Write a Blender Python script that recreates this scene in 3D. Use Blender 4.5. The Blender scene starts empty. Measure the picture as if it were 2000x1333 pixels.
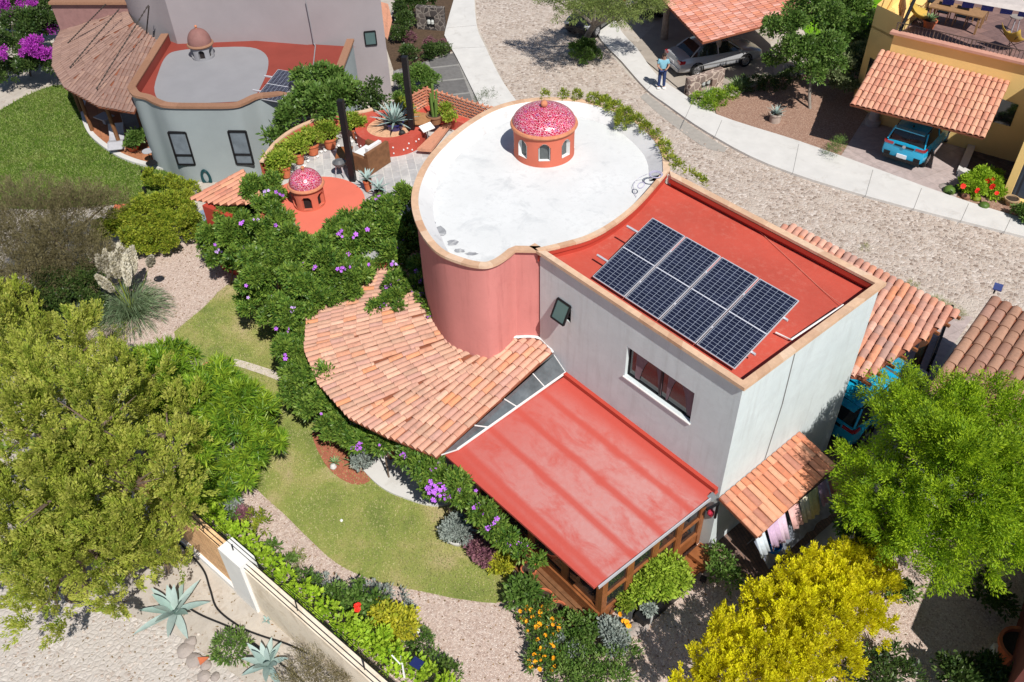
import bpy, math, random
import numpy as np
from mathutils import Vector, Matrix
rng = np.random.default_rng(11); random.seed(5)
SC = bpy.context.scene; COL = SC.collection
# ---------------------------------------------------------------- camera
F = 1715.86
XA = np.array([0.64817611, 0.49967228, -0.57462626]); YA = np.array([0.76118507, -0.44651686, 0.47034028]); ZA = np.array([-0.02156431, -0.74226027, -0.66976464])
R = np.array([XA, YA, ZA]).T
def ray(x, y):
    v = R.T @ np.array([x - 1000., y - 666.5, F]); return v / np.linalg.norm(v)
_b = ray(1382, 1075); _t = ray(1447, 758)
P = -np.linalg.lstsq(np.array([_b, -_t]).T, np.array([0, 0, -6.0]), rcond=None)[0][0] * _b
cd = bpy.data.cameras.new('camera'); cam = bpy.data.objects.new('camera', cd); COL.objects.link(cam)
cd.sensor_width = 36; cd.lens = F / 2000 * 36; cd.clip_start = .1; cd.clip_end = 600
m = np.eye(4); m[:3, :3] = (np.diag([1, -1, -1]) @ R).T; m[:3, 3] = P
cam.matrix_world = Matrix(m.tolist()); SC.camera = cam
# ---------------------------------------------------------------- light
SUN_AZ, SUN_EL = math.radians(-15.5), math.radians(51.5)
w = bpy.data.worlds.new('World'); SC.world = w; w.use_nodes = True
nt = w.node_tree; bg = nt.nodes['Background']; sky = nt.nodes.new('ShaderNodeTexSky'); sky.sky_type = 'NISHITA'
sky.sun_disc = False; sky.sun_elevation = SUN_EL; sky.sun_rotation = math.pi / 2 - SUN_AZ
sky.air_density = 1.0; sky.dust_density = 1.2; sky.altitude = 1900
nt.links.new(sky.outputs[0], bg.inputs[0]); bg.inputs[1].default_value = .072
sd = bpy.data.lights.new('sun', 'SUN'); sd.energy = 4.75; sd.angle = math.radians(.5); sd.color = (1, .955, .89)
so = bpy.data.objects.new('sun', sd); COL.objects.link(so)
sv = Vector((math.cos(SUN_EL) * math.cos(SUN_AZ), math.cos(SUN_EL) * math.sin(SUN_AZ), math.sin(SUN_EL)))
so.rotation_euler = sv.to_track_quat('Z', 'Y').to_euler(); so.location = sv * 60
SC.view_settings.view_transform = 'Standard'; SC.view_settings.look = 'None'; SC.view_settings.exposure = .12; SC.view_settings.gamma = 1
try:
    SC.cycles.max_bounces = 6; SC.cycles.diffuse_bounces = 3; SC.cycles.transparent_max_bounces = 6
except Exception: pass
# ---------------------------------------------------------------- photo pixel -> world (on a plane of known height)
def G(x, y, z=0.):
    r = ray(x, y); return P + r * (z - P[2]) / r[2]
def onY(x, y, Y):
    r = ray(x, y); return P + r * (Y - P[1]) / r[1]
def onX(x, y, X):
    r = ray(x, y); return P + r * (X - P[0]) / r[0]
def up(xb, yb, z0, xt, yt):
    b = G(xb, yb, z0); r = ray(xt, yt); t = np.dot(b[:2] - P[:2], r[:2]) / np.dot(r[:2], r[:2]); return (P + t * r)[2]
def GP(pts, z=0.): return [G(x, y, z) for x, y in pts]
def BL(x, y, z, rpx):       # foliage ball from picture size
    c = G(x, y, z); return (c[0], c[1], z, rpx * np.linalg.norm(c - P) / F)
def nrm(v): v = np.asarray(v, float); return v / (np.linalg.norm(v) + 1e-12)
def spline(pts, n=8, closed=False):
    pts = [np.asarray(p, float) for p in pts]; out = []; N = len(pts)
    for i in range(N if closed else N - 1):
        p0 = pts[(i - 1) % N] if closed or i > 0 else pts[0]; p1 = pts[i]; p2 = pts[(i + 1) % N]
        p3 = pts[(i + 2) % N] if closed or i + 2 < N else pts[-1]
        for k in range(n):
            t = k / n
            out.append(.5 * ((2 * p1) + (-p0 + p2) * t + (2 * p0 - 5 * p1 + 4 * p2 - p3) * t * t + (-p0 + 3 * p1 - 3 * p2 + p3) * t ** 3))
    if not closed: out.append(pts[-1])
    return out
def pw(o):
    return o.matrix_basis.copy() if o.parent is None else pw(o.parent) @ o.matrix_parent_inverse @ o.matrix_basis
# ---------------------------------------------------------------- mesh builder
class MB:
    def __init__(s): s.v = []; s.f = []; s.t = []; s.m = []
    def add(s, vs, fs, tint=.5, mi=0):
        o = len(s.v); s.v += [tuple(map(float, p)) for p in vs]
        for f in fs: s.f.append(tuple(i + o for i in f)); s.t.append(tint); s.m.append(mi)
        return s
    def box(s, c, size, rz=0, tint=.5, mi=0, M=None, taper=1.):
        hx, hy, hz = [q / 2 for q in size]; ca, sa = math.cos(rz), math.sin(rz); vs = []
        for z in (-hz, hz):
            k = taper if z > 0 else 1
            for x, y in ((-hx, -hy), (hx, -hy), (hx, hy), (-hx, hy)):
                if M is not None: vs.append(np.asarray(c) + M @ np.array([x * k, y * k, z]))
                else: vs.append((c[0] + (x * ca - y * sa) * k, c[1] + (x * sa + y * ca) * k, c[2] + z))
        return s.add(vs, [(3, 2, 1, 0), (4, 5, 6, 7), (0, 1, 5, 4), (1, 2, 6, 5), (2, 3, 7, 6), (3, 0, 4, 7)], tint, mi)
    def beam(s, a, b, w, h, tint=.5, upv=(0, 0, 1), mi=0):
        a = np.asarray(a, float); b = np.asarray(b, float); d = b - a; L = np.linalg.norm(d); d = d / L
        u = np.asarray(upv, float); sx = np.cross(u, d)
        if np.linalg.norm(sx) < 1e-3: sx = np.cross([1., 0, 0], d)
        sx = nrm(sx); u = np.cross(d, sx)
        return s.box((a + b) / 2, (L, w, h), M=np.array([d, sx, u]).T, tint=tint, mi=mi)
    def prism(s, poly, z0, z1, tint=.5, mi=0):
        n = len(poly); poly = [np.asarray(p, float)[:2] for p in poly]
        A = sum(poly[i][0] * poly[(i + 1) % n][1] - poly[(i + 1) % n][0] * poly[i][1] for i in range(n))
        if A < 0: poly = poly[::-1]
        vs = [(p[0], p[1], z0) for p in poly] + [(p[0], p[1], z1) for p in poly]
        fs = [tuple(range(n, 2 * n)), tuple(range(n - 1, -1, -1))] + [(i, (i + 1) % n, n + (i + 1) % n, n + i) for i in range(n)]
        return s.add(vs, fs, tint, mi)
    def sheet(s, pts, tint=.5, mi=0): return s.add(pts, [tuple(range(len(pts)))], tint, mi)
    def strip(s, A, B, tint=.5, mi=0):
        n = len(A); return s.add(list(A) + list(B), [(i, i + 1, n + i + 1, n + i) for i in range(n - 1)], tint, mi)
    def tube(s, pts, r, n=8, tint=.5, cap=True, mi=0):
        pts = [np.asarray(p, float) for p in pts]; k = len(pts)
        rs = [r] * k if np.isscalar(r) else list(r); vs = []; ref = None
        for i, p in enumerate(pts):
            d = nrm(pts[min(i + 1, k - 1)] - pts[max(i - 1, 0)])
            if ref is None: ref = np.array([0, 0, 1.]) if abs(d[2]) < .9 else np.array([1., 0, 0])
            a = nrm(np.cross(ref, d)); b = np.cross(d, a); ref = np.cross(d, a) if False else ref
            for j in range(n):
                t = 2 * math.pi * j / n; vs.append(p + (a * math.cos(t) + b * math.sin(t)) * rs[i])
        fs = [(i * n + j, i * n + (j + 1) % n, (i + 1) * n + (j + 1) % n, (i + 1) * n + j) for i in range(k - 1) for j in range(n)]
        if cap: fs += [tuple(range(n - 1, -1, -1)), tuple((k - 1) * n + j for j in range(n))]
        return s.add(vs, fs, tint, mi)
    def lathe(s, prof, c, n=24, tint=.5, mi=0, sx=1, sy=1, capb=True):
        vs = []; k = len(prof)
        for r, z in prof:
            for j in range(n):
                t = 2 * math.pi * j / n; vs.append((c[0] + r * sx * math.cos(t), c[1] + r * sy * math.sin(t), c[2] + z))
        fs = [(i * n + j, i * n + (j + 1) % n, (i + 1) * n + (j + 1) % n, (i + 1) * n + j) for i in range(k - 1) for j in range(n)]
        fs.append(tuple((k - 1) * n + j for j in range(n)))
        if capb: fs.append(tuple(range(n - 1, -1, -1)))
        return s.add(vs, fs, tint, mi)
    def ball(s, c, r, n=12, tint=.5, mi=0, sz=1, jit=0):
        k = n // 2; vs = []
        for i in range(k + 1):
            a = math.pi * i / k - math.pi / 2
            for j in range(n):
                t = 2 * math.pi * j / n; q = 1 + random.uniform(-jit, jit)
                vs.append((c[0] + r * q * math.cos(a) * math.cos(t), c[1] + r * q * math.cos(a) * math.sin(t), c[2] + r * sz * q * math.sin(a)))
        fs = [(i * n + j, i * n + (j + 1) % n, (i + 1) * n + (j + 1) % n, (i + 1) * n + j) for i in range(k) for j in range(n)]
        return s.add(vs, fs, tint, mi)
    def build(s, name, mats, parent=None, smooth=False, origin=None):
        me = bpy.data.meshes.new(name); vs = s.v
        if origin is not None: vs = [(x - origin[0], y - origin[1], z - origin[2]) for x, y, z in vs]
        me.from_pydata(vs, [], s.f)
        if not isinstance(mats, (list, tuple)): mats = [mats]
        for q in mats: me.materials.append(q)
        if len(mats) > 1: me.polygons.foreach_set('material_index', s.m)
        at = me.attributes.new('tint', 'FLOAT', 'FACE'); at.data.foreach_set('value', s.t)
        if smooth:
            me.polygons.foreach_set('use_smooth', [True] * len(me.polygons))
            try: me.set_sharp_from_angle(angle=math.radians(40))
            except Exception: pass
        me.update(); o = bpy.data.objects.new(name, me); COL.objects.link(o)
        if parent is not None: o.parent = parent; o.matrix_parent_inverse = pw(parent).inverted()
        if origin is not None: o.location = Vector(tuple(map(float, origin)))
        return o
def tag(o, label=None, cat=None, group=None, kind=None):
    if label: o['label'] = label
    if cat: o['category'] = cat
    if group: o['group'] = group
    if kind: o['kind'] = kind
    return o
def empty(name, label, cat, loc=(0, 0, 0), group=None, rz=0, sc=1):
    o = bpy.data.objects.new(name, None); COL.objects.link(o); o.location = Vector(tuple(map(float, loc))); o.rotation_euler = (0, 0, rz); o.scale = (sc,) * 3
    o.empty_display_size = .1
    return tag(o, label, cat, group)
def dup(root, loc=None, rz=None, label=None, group=None, sc=None):
    def cp(o, par):
        c = o.copy(); COL.objects.link(c); c.parent = par
        for ch in [k for k in o.children]: cp(ch, c)
        return c
    r = cp(root, None)
    if loc is not None: r.location = Vector(tuple(map(float, loc)))
    if rz is not None: r.rotation_euler = (0, 0, rz)
    if sc is not None: r.scale = (sc,) * 3
    if label: r['label'] = label
    if group: r['group'] = group
    return r
# ---------------------------------------------------------------- materials
def lin(c):
    return tuple(((q / 255) / 12.92 if q <= 10 else (((q / 255) + .055) / 1.055) ** 2.4) for q in c)
def S(r, g, b, k=.85): return tuple(min(.9, q * k) for q in lin((r, g, b)))
class NT:
    def __init__(s, name):
        s.mat = bpy.data.materials.new(name); s.mat.use_nodes = True; s.n = s.mat.node_tree.nodes; s.l = s.mat.node_tree.links
        s.bsdf = s.n['Principled BSDF']; s.out = s.n['Material Output']
    def new(s, t, **k):
        q = s.n.new(t)
        for a, b in k.items(): setattr(q, a, b)
        return q
    def val(s, node, i, v):
        if hasattr(v, 'is_output') or isinstance(v, bpy.types.NodeSocket): s.l.new(v, node.inputs[i])
        else: node.inputs[i].default_value = v
    def math(s, op, a, b=0.):
        q = s.new('ShaderNodeMath', operation=op); s.val(q, 0, a); s.val(q, 1, b); return q.outputs[0]
    def mix(s, f, a, b, blend='MIX'):
        q = s.new('ShaderNodeMix', data_type='RGBA', blend_type=blend); s.val(q, 0, f)
        s.val(q, 6, a if not isinstance(a, tuple) else (*a, 1)[:4]); s.val(q, 7, b if not isinstance(b, tuple) else (*b, 1)[:4]); return q.outputs[2]
    def pos(s, sc=(1, 1, 1), rot=(0, 0, 0), obj=False):
        g = s.new('ShaderNodeTexCoord').outputs['Object'] if obj else s.new('ShaderNodeNewGeometry').outputs['Position']
        q = s.new('ShaderNodeMapping'); s.l.new(g, q.inputs[0]); q.inputs['Scale'].default_value = sc; q.inputs['Rotation'].default_value = rot; return q.outputs[0]
    def noise(s, scale, det=4, rough=.6, vec=None, dist=0):
        q = s.new('ShaderNodeTexNoise'); q.inputs['Scale'].default_value = scale; q.inputs['Detail'].default_value = det; q.inputs['Roughness'].default_value = rough
        q.inputs['Distortion'].default_value = dist; s.l.new(vec if vec is not None else s.pos(), q.inputs['Vector']); return q.outputs['Fac']
    def vor(s, scale, feat='F1', vec=None, out='Distance', rnd=1):
        q = s.new('ShaderNodeTexVoronoi', feature=feat); q.inputs['Scale'].default_value = scale; q.inputs['Randomness'].default_value = rnd
        s.l.new(vec if vec is not None else s.pos(), q.inputs['Vector']); return q.outputs[out]
    def ramp(s, fac, stops, interp='LINEAR'):
        q = s.new('ShaderNodeValToRGB'); e = q.color_ramp; e.interpolation = interp
        while len(e.elements) < len(stops): e.elements.new(.5)
        for el, (p, c) in zip(e.elements, stops):
            el.position = p; el.color = (*c, 1)[:4] if isinstance(c, tuple) else (c, c, c, 1)
        s.l.new(fac, q.inputs[0]); return q.outputs[0]
    def tint(s): return s.new('ShaderNodeAttribute', attribute_name='tint').outputs['Fac']
    def bump(s, h, strength=.3, dist=.02):
        q = s.new('ShaderNodeBump'); q.inputs['Strength'].default_value = strength; q.inputs['Distance'].default_value = dist; s.l.new(h, q.inputs['Height']); s.l.new(q.outputs[0], s.bsdf.inputs['Normal'])
    def fin(s, col=None, rough=.85, spec=.3, metal=0):
        if col is not None: s.val(s.bsdf, 'Base Color', col if not isinstance(col, tuple) else (*col, 1)[:4])
        s.val(s.bsdf, 'Roughness', rough); s.bsdf.inputs['Specular IOR Level'].default_value = spec; s.bsdf.inputs['Metallic'].default_value = metal; return s.mat
A = np.array
def sc_(c, k): return tuple(min(.95, q * k) for q in c)
def plain(name, c, rough=.6, var=.12, scale=4, bump=.15, bs=30, spec=.3, metal=0, stain=None, streak=None):
    s = NT(name); n = s.noise(scale, 5, .62); col = s.mix(s.ramp(n, [(.3, 0.), (.7, 1.)]), sc_(c, 1 - var), sc_(c, 1 + var))
    if stain: col = s.mix(s.ramp(s.noise(stain[1], 6, .7, dist=.6), [(stain[2], 0.), (stain[2] + .12, stain[3])]), col, stain[0])
    if streak: col = s.mix(s.math('MULTIPLY', s.ramp(s.noise(2.2, 5, .7, s.pos((2.2, 2.2, .16))), [(.50, 0.), (.66, 1.)]), s.ramp(s.noise(.7, 3, .6), [(.4, .1), (.62, streak[1])])), col, streak[0]); col = s.mix(s.ramp(s.noise(9, 6, .75), [(.56, 0.), (.68, .18)]), col, streak[0])
    if bump: s.bump(s.noise(bs, 4, .6), bump, .01)
    return s.fin(col, rough, spec, metal)
def tinted(name, cols, rough=.85, var=.15, scale=12, bump=.3, bs=40, spec=.2):
    if 'tile' in name: cols = [tuple(q * .97 + .03 * (c[0] * .3 + c[1] * .5 + c[2] * .2) + .012 for q in c) for c in cols]
    s = NT(name); n = len(cols); c = s.ramp(s.tint(), [(i / (n - 1), q) for i, q in enumerate(cols)])
    d = s.ramp(s.noise(scale, 5, .65), [(.25, 1 - var), (.75, 1 + var)]); col = s.mix(1., c, d, 'MULTIPLY')
    if 'tile' in name: col = s.mix(s.ramp(s.noise(2.6, 7, .72, dist=.4), [(.54, 0.), (.68, .42)]), col, (.20, .13, .10)); col = s.mix(s.ramp(s.noise(16, 4, .7), [(.62, 0.), (.70, .5)]), col, (.34, .30, .25))
    if bump: s.bump(s.noise(bs, 3, .6), bump, .01)
    return s.fin(col, rough, spec)
def leafmat(name, cols, trans=.28, rough=.55, spec=.25):
    s = NT(name); n = len(cols); c = s.ramp(s.tint(), [(i / (n - 1), q) for i, q in enumerate(cols)])
    col = s.mix(1., c, s.ramp(s.noise(1.3, 3, .6), [(.3, .8), (.7, 1.2)]), 'MULTIPLY')
    s.fin(col, rough, spec); t = s.new('ShaderNodeBsdfTranslucent'); s.l.new(col, t.inputs[0]); mx = s.new('ShaderNodeMixShader'); mx.inputs[0].default_value = trans
    s.l.new(s.bsdf.outputs[0], mx.inputs[1]); s.l.new(t.outputs[0], mx.inputs[2]); s.l.new(mx.outputs[0], s.out.inputs[0]); return s.mat
def stones(name, cols, grout, scale, edge=.06, rough=.9, bump=.8, sq=(1, 1, 1), gr=None):
    s = NT(name); v = s.pos(sq); nz = s.new('ShaderNodeTexNoise'); nz.inputs['Scale'].default_value = scale * .6; s.l.new(v, nz.inputs['Vector'])
    vv = s.new('ShaderNodeVectorMath', operation='MULTIPLY_ADD'); s.l.new(nz.outputs['Color'], vv.inputs[0]); vv.inputs[1].default_value = (.5 / scale,) * 3; s.l.new(v, vv.inputs[2]); v = vv.outputs[0]
    d = s.vor(scale, 'DISTANCE_TO_EDGE', v); q = s.new('ShaderNodeTexVoronoi'); q.inputs['Scale'].default_value = scale; s.l.new(v, q.inputs['Vector'])
    sep = s.new('ShaderNodeSeparateColor'); s.l.new(q.outputs['Color'], sep.inputs[0]); n = len(cols)
    c = s.ramp(sep.outputs[0], [(i / (n - 1), k) for i, k in enumerate(cols)]); c = s.mix(1., c, s.ramp(s.noise(scale * 5, 4, .7), [(.25, .75), (.75, 1.2)]), 'MULTIPLY')
    mk = s.ramp(d, [(edge * .5, 0.), (edge, 1.)])
    if gr: mk = s.math('MULTIPLY', mk, s.ramp(s.noise(gr[0], 5, .65), [(gr[1], 0.), (gr[1] + .14, 1.)]))
    col = s.mix(mk, grout, c); s.bump(s.math('MINIMUM', d, .25 ), bump, .06); return s.fin(col, rough, .2)
# ---------------------------------------------------------------- material set
TW = lambda r, g, b, k=.85: S(r, g, b, k)
m_grey = plain('pale_grey_stucco', S(210, 219, 221, .96), .85, .07, 1.2, .35, 14, stain=(S(200, 205, 207), 1.2, .5, .25), streak=(S(182, 185, 184), .35))
m_pink = plain('pink_stucco', S(212, 138, 132, .9), .85, .07, .8, .3, 14, stain=(S(196, 116, 112), .9, .6, .35), streak=(S(178, 104, 98), .4))
m_salmon = plain('salmon_stucco', S(214, 116, 92), .8, .08, 1.5, .25, 20)
m_red = plain('red_roof_paint', S(204, 90, 74, .85), .65, .12, .6, .3, 14, streak=(S(214, 130, 114, .85), .5), stain=(S(210, 118, 102), 1.6, .6, .3))
m_redp = plain('red_parapet_paint', S(196, 76, 60), .6, .06, 1.2, .2, 18)
m_disc = plain('coral_roof_paint', S(236, 124, 102), .7, .06, .8, .15, 18)
m_white = plain('white_roof_coat', S(226, 228, 228, .9), .75, .05, .7, .3, 10, stain=(S(204, 208, 210), .9, .53, .6), streak=(S(190, 192, 192), .3))
m_cove = plain('grimy_white_coat', S(222, 222, 222, .9), .8, .06, 1, .35, 12, stain=(S(176, 172, 172), 1.7, .55, .5))
m_whitep = plain('white_paint', S(240, 240, 238, .9), .6, .05, 2, .2, 20)
m_cantera = tinted('cantera_coping', [S(220, 182, 150), S(232, 196, 164), S(208, 166, 134), S(234, 204, 176)], .85, .14, 7, .3, 25)
m_trim = plain('rough_clay_trim', S(212, 140, 105), .8, .15, 9, .4, 30)
m_wood = plain('varnished_wood', S(158, 98, 58, .8), .4, .25, 5, .2, 40, spec=.5)
m_wood2 = plain('weathered_wood', S(132, 92, 62), .6, .25, 6, .3, 40)
m_dark = plain('black_steel', (.012, .012, .014), .45, .2, 3, .05)
m_glass = plain('dark_window_glass', (.02, .022, .025), .06, .2, 1, 0, spec=.8)
m_glassg = plain('green_tinted_glass', (.10, .16, .16), .08, .1, 1, 0, spec=.8)
m_skyl = plain('grey_skylight_glass', (.10, .115, .125), .18, .45, 1.6, .1, 5, spec=.7)
m_curt2 = plain('pale_blind', S(140, 152, 162, .6), .5, .2, 3, 0)
m_curt = plain('sheer_curtain', S(195, 180, 190, .6), .9, .1, 8, .2)
m_conc = plain('concrete', S(226, 224, 220, .82), .85, .06, 1.5, .25, 25, stain=(S(196, 192, 186), 1.2, .55, .5))
m_alu = plain('aluminium', (.62, .62, .66), .4, .05, 3, 0, metal=.25, spec=.5)
m_black = plain('black_rubber', (.015, .015, .016), .75, .1, 3, .1)
m_pot = plain('terracotta_pot', S(212, 120, 82), .8, .14, 6, .2, 30)
m_soil = plain('potting_soil', (.05, .035, .025), .95, .3, 12, .5, 40)
m_dim = {}
T1 = [S(194, 136, 116), S(228, 170, 146), S(210, 146, 122), S(192, 152, 138), S(230, 150, 108), S(234, 184, 162), S(216, 154, 130)]
m_tile = tinted('clay_tile', T1, .8, .16, 10, .35, 40)
m_tileo = tinted('orange_clay_tile', [S(208, 128, 94), S(230, 150, 108), S(196, 130, 104), S(234, 170, 134), S(218, 142, 108), S(190, 128, 106)], .8, .14, 10, .35, 40)
m_tilep = tinted('pale_pink_clay_tile', [S(214, 140, 112), S(232, 164, 134), S(222, 150, 118), S(236, 172, 132), S(206, 136, 112)], .8, .08, 10, .3, 40)
m_tiled = tinted('brown_clay_tile', [S(172, 128, 104), S(188, 144, 118), S(162, 118, 96), S(182, 138, 120)], .8, .14, 10, .35, 40)
m_tilen = tinted('dusty_rose_clay_tile', [S(150, 118, 106), S(162, 130, 117), S(144, 112, 100), S(170, 136, 120)], .85, .1, 8, .3, 40)
m_tiler = tinted('flat_red_clay_tile', [S(204, 128, 104), S(226, 164, 146), S(214, 136, 108), S(234, 174, 158), S(226, 144, 110), S(200, 124, 102)], .75, .1, 8, .25, 40)
m_under = plain('roof_underlay', S(150, 90, 66), .9, .2, 4, .3)
def mosaic():
    s = NT('crimson_mosaic'); v = s.pos((1, 1, 1.3)); d = s.vor(15, 'DISTANCE_TO_EDGE', v); q = s.new('ShaderNodeTexVoronoi'); q.inputs['Scale'].default_value = 15; s.l.new(v, q.inputs['Vector'])
    sp = s.new('ShaderNodeSeparateColor'); s.l.new(q.outputs['Color'], sp.inputs[0])
    c = s.ramp(sp.outputs[0], [(0, S(150, 8, 50)), (.35, S(205, 20, 75)), (.6, S(180, 12, 60)), (.8, S(225, 60, 110)), (1, S(160, 30, 120))])
    s.bump(s.math('MINIMUM', d, .2), .5, .02); return s.fin(s.mix(s.ramp(d, [(.042, 0.), (.062, 1.)]), S(236, 196, 206, .88), c), .18, .6)
m_mosaic = mosaic()
def panelmat():
    s = NT('solar_cells'); tc = s.new('ShaderNodeTexCoord'); sp = s.new('ShaderNodeSeparateXYZ'); s.l.new(tc.outputs['Object'], sp.inputs[0])
    def line(co, step, wd, off=0.):
        f = s.math('FRACT', s.math('DIVIDE', s.math('ADD', co, off), step)); a = s.math('SUBTRACT', f, .5); a = s.math('ABSOLUTE', a)
        return s.math('GREATER_THAN', a, .5 - wd / step / 2)
    lx = line(sp.outputs[0], 1.0 / 6, .009, .5); ly = line(sp.outputs[1], 2.04 / 24, .008, 1.02)
    mid = s.math('LESS_THAN', s.math('ABSOLUTE', sp.outputs[1]), .014)
    c = s.mix(s.ramp(s.noise(6, 3), [(.3, 0.), (.7, 1.)]), (.008, .010, .026), (.018, .022, .05))
    c = s.mix(s.math('MAXIMUM', lx, ly), c, (.30, .34, .42)); c = s.mix(mid, c, (.6, .62, .68)); return s.fin(c, .16, .5)
m_cells = panelmat()
def lowroof():
    s = NT('faded_red_membrane'); sp = s.new('ShaderNodeSeparateXYZ'); wv = s.new('ShaderNodeVectorMath', operation='MULTIPLY_ADD'); q = s.new('ShaderNodeTexNoise'); q.inputs['Scale'].default_value = .5; s.l.new(s.pos(), q.inputs['Vector'])
    s.l.new(q.outputs['Color'], wv.inputs[0]); wv.inputs[1].default_value = (.35, .1, 0); s.l.new(s.pos(), wv.inputs[2]); s.l.new(wv.outputs[0], sp.inputs[0])
    x, y = sp.outputs[0], sp.outputs[1]; f = s.math('FRACT', s.math('DIVIDE', s.math('ADD', y, 20.15), .92)); f = s.math('ABSOLUTE', s.math('SUBTRACT', f, .5)); band = s.ramp(f, [(.34, 1.), (.45, .12)])
    n = s.ramp(s.noise(1.3, 7, .68, s.pos((.7, 1.3, 1)), .5), [(.34, .2), (.54, 1.)]); g = s.ramp(s.math('DIVIDE', s.math('ADD', x, 5.5), 5.4), [(.0, .25), (.35, .7), (.8, 1.)]); g2 = s.ramp(s.math('MULTIPLY', y, -.25), [(.06, 0.), (.18, 1.), (.86, 1.), (.96, 0.)])
    k = s.math('MULTIPLY', s.math('MULTIPLY', band, n), s.math('MULTIPLY', g, g2)); k = s.math('MULTIPLY', k, s.ramp(s.noise(6, 6, .75), [(.3, .7), (.6, 1.)]))
    c = s.mix(k, S(202, 88, 76, .87), S(204, 148, 143, .9)); c = s.mix(s.ramp(s.noise(22, 4, .7), [(.68, 0.), (.74, .35)]), c, S(170, 90, 84, .8)); s.bump(s.noise(7, 6, .65), .45, .02); return s.fin(c, .5, .35)
m_lowroof = lowroof()
# ground
m_cob = stones('cobblestone', [S(204, 188, 174), S(172, 154, 140), S(226, 214, 204), S(148, 130, 118), S(212, 196, 184), S(186, 168, 154)], S(208, 196, 184), 7.5, .09, bump=1., gr=(.6, .31))
m_cob2 = stones('pale_cobblestone', [S(214, 204, 196), S(190, 178, 168), S(224, 216, 208), S(200, 190, 182)], S(204, 196, 188), 8, .12, bump=.8, gr=(1.1, .44))
m_gravel = stones('pink_gravel', [S(226, 204, 190), S(200, 176, 162), S(240, 224, 212), S(180, 156, 144), S(232, 210, 196), S(212, 194, 184)], S(186, 162, 148), 26, .05, bump=.5)
m_gravelb = stones('brown_gravel', [S(184, 148, 128), S(160, 124, 106), S(204, 172, 152), S(148, 116, 100)], S(140, 108, 92), 26, .05, bump=.5)
def grass(name, cols, sc=1.1):
    s = NT(name); n = s.noise(sc, 5, .6, dist=.5); n2 = s.noise(28, 4, .7)
    c = s.ramp(n, [(.34, cols[0]), (.46, cols[1]), (.56, cols[2]), (.68, cols[3])]); c = s.mix(1., c, s.ramp(n2, [(.25, .68), (.75, 1.3)]), 'MULTIPLY')
    s.bump(s.noise(60, 3, .7), .8, .03); return s.fin(c, .95, .1)
m_lawn = grass('dry_lawn', [S(134, 148, 78, .82), S(156, 166, 88, .82), S(176, 174, 106, .82), S(200, 184, 138, .82)], .6)
m_lawn2 = grass('green_lawn', [S(72, 102, 34, .8), S(90, 122, 40, .8), S(100, 124, 48, .74), S(122, 132, 66, .74)], .8)
m_lawn3 = grass('bright_lawn', [S(110, 170, 30, .7), S(130, 188, 34, .7), S(140, 196, 46, .7), S(120, 180, 30, .7)], .7)
def slabs(name, c1, c2, mort, w, h, rz=0, msz=.02, off=.5):
    s = NT(name); b = s.new('ShaderNodeTexBrick'); s.l.new(s.pos((1, 1, 1), (0, 0, rz)), b.inputs['Vector']); b.inputs['Scale'].default_value = 1; b.inputs['Brick Width'].default_value = w; b.inputs['Row Height'].default_value = h
    b.inputs['Mortar Size'].default_value = msz; b.offset = off; b.inputs['Color1'].default_value = (*c1, 1); b.inputs['Color2'].default_value = (*c2, 1); b.inputs['Mortar'].default_value = (*mort, 1)
    c = s.mix(1., b.outputs['Color'], s.ramp(s.noise(3.5, 6, .7, dist=.5), [(.3, .78), (.7, 1.15)]), 'MULTIPLY'); s.bump(b.outputs['Fac'], -.2, .01); return s.fin(c, .8, .3)
m_terr = slabs('terrace_slate_tile', S(216, 214, 210), S(176, 176, 178), S(220, 218, 212), .75, .3, .5, .012)
m_brick = slabs('brick_paving', S(150, 120, 105), S(128, 104, 96), S(110, 96, 90), .22, .09, .4, .012)
m_drive = slabs('driveway_tiles', S(196, 180, 176), S(188, 172, 168), S(170, 156, 150), .9, .9, .2, .01, 0)
m_drive2 = slabs('grey_driveway', S(128, 126, 124), S(118, 116, 115), S(160, 158, 154), 1.6, 1.6, .5, .08, 0)
m_terrneigh = slabs('clay_floor_tile', S(196, 134, 96), S(178, 118, 84), S(160, 110, 80), .5, .5, .3, .012, 0)
m_darkcob = slabs('dark_stone_paving', S(104, 98, 96), S(72, 68, 68), S(84, 80, 80), .4, .18, .2, .02)
m_dirt = plain('dirt', S(198, 189, 178), .95, .16, 1.3, .8, 12, stain=(S(168, 152, 134), 2.6, .52, .6))
m_mulch = plain('red_mulch', S(176, 106, 84), .95, .2, 9, .7, 25)
m_mulchd = plain('dark_soil', S(92, 74, 58), .95, .3, 7, .7, 20)
# ---------------------------------------------------------------- ground and paving (kind = structure)
def struct(name, poly, mat, z, h=None, label=None):
    mb = MB()
    if h is None: mb.add([(p[0], p[1], z) for p in poly], [tuple(range(len(poly)))])
    else: mb.prism(poly, z, z + h)
    o = mb.build(name, mat); 
    if o.data.polygons[0].normal.z < 0 and h is None: o.data.flip_normals()
    return tag(o, label, None, None, 'structure')
struct('ground', [(-170, -150), (120, -150), (120, 160), (-170, 160)], m_dirt, 0)
def sp(pts, n=5, z=0, closed=False): return spline(GP(pts, z), n, closed)
road = GP([(925, -60), (932, 50), (985, 165), (1010, 200), (900, 260), (860, 420), (1300, 640), (1880, 660), (2150, 760), (2300, 620), (2200, 560), (2000, 466), (1700, 388), (1500, 325), (1380, 262), (1300, 205), (1230, 150), (1160, 70), (1120, -60)])
struct('street', road, m_cob, .004, label='rough cobblestone street')
lane = GP([(-300, 1150), (100, 1150), (330, 1230), (480, 1333), (620, 1500), (-300, 1700)])
struct('lane', lane, m_cob2, .004)
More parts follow.
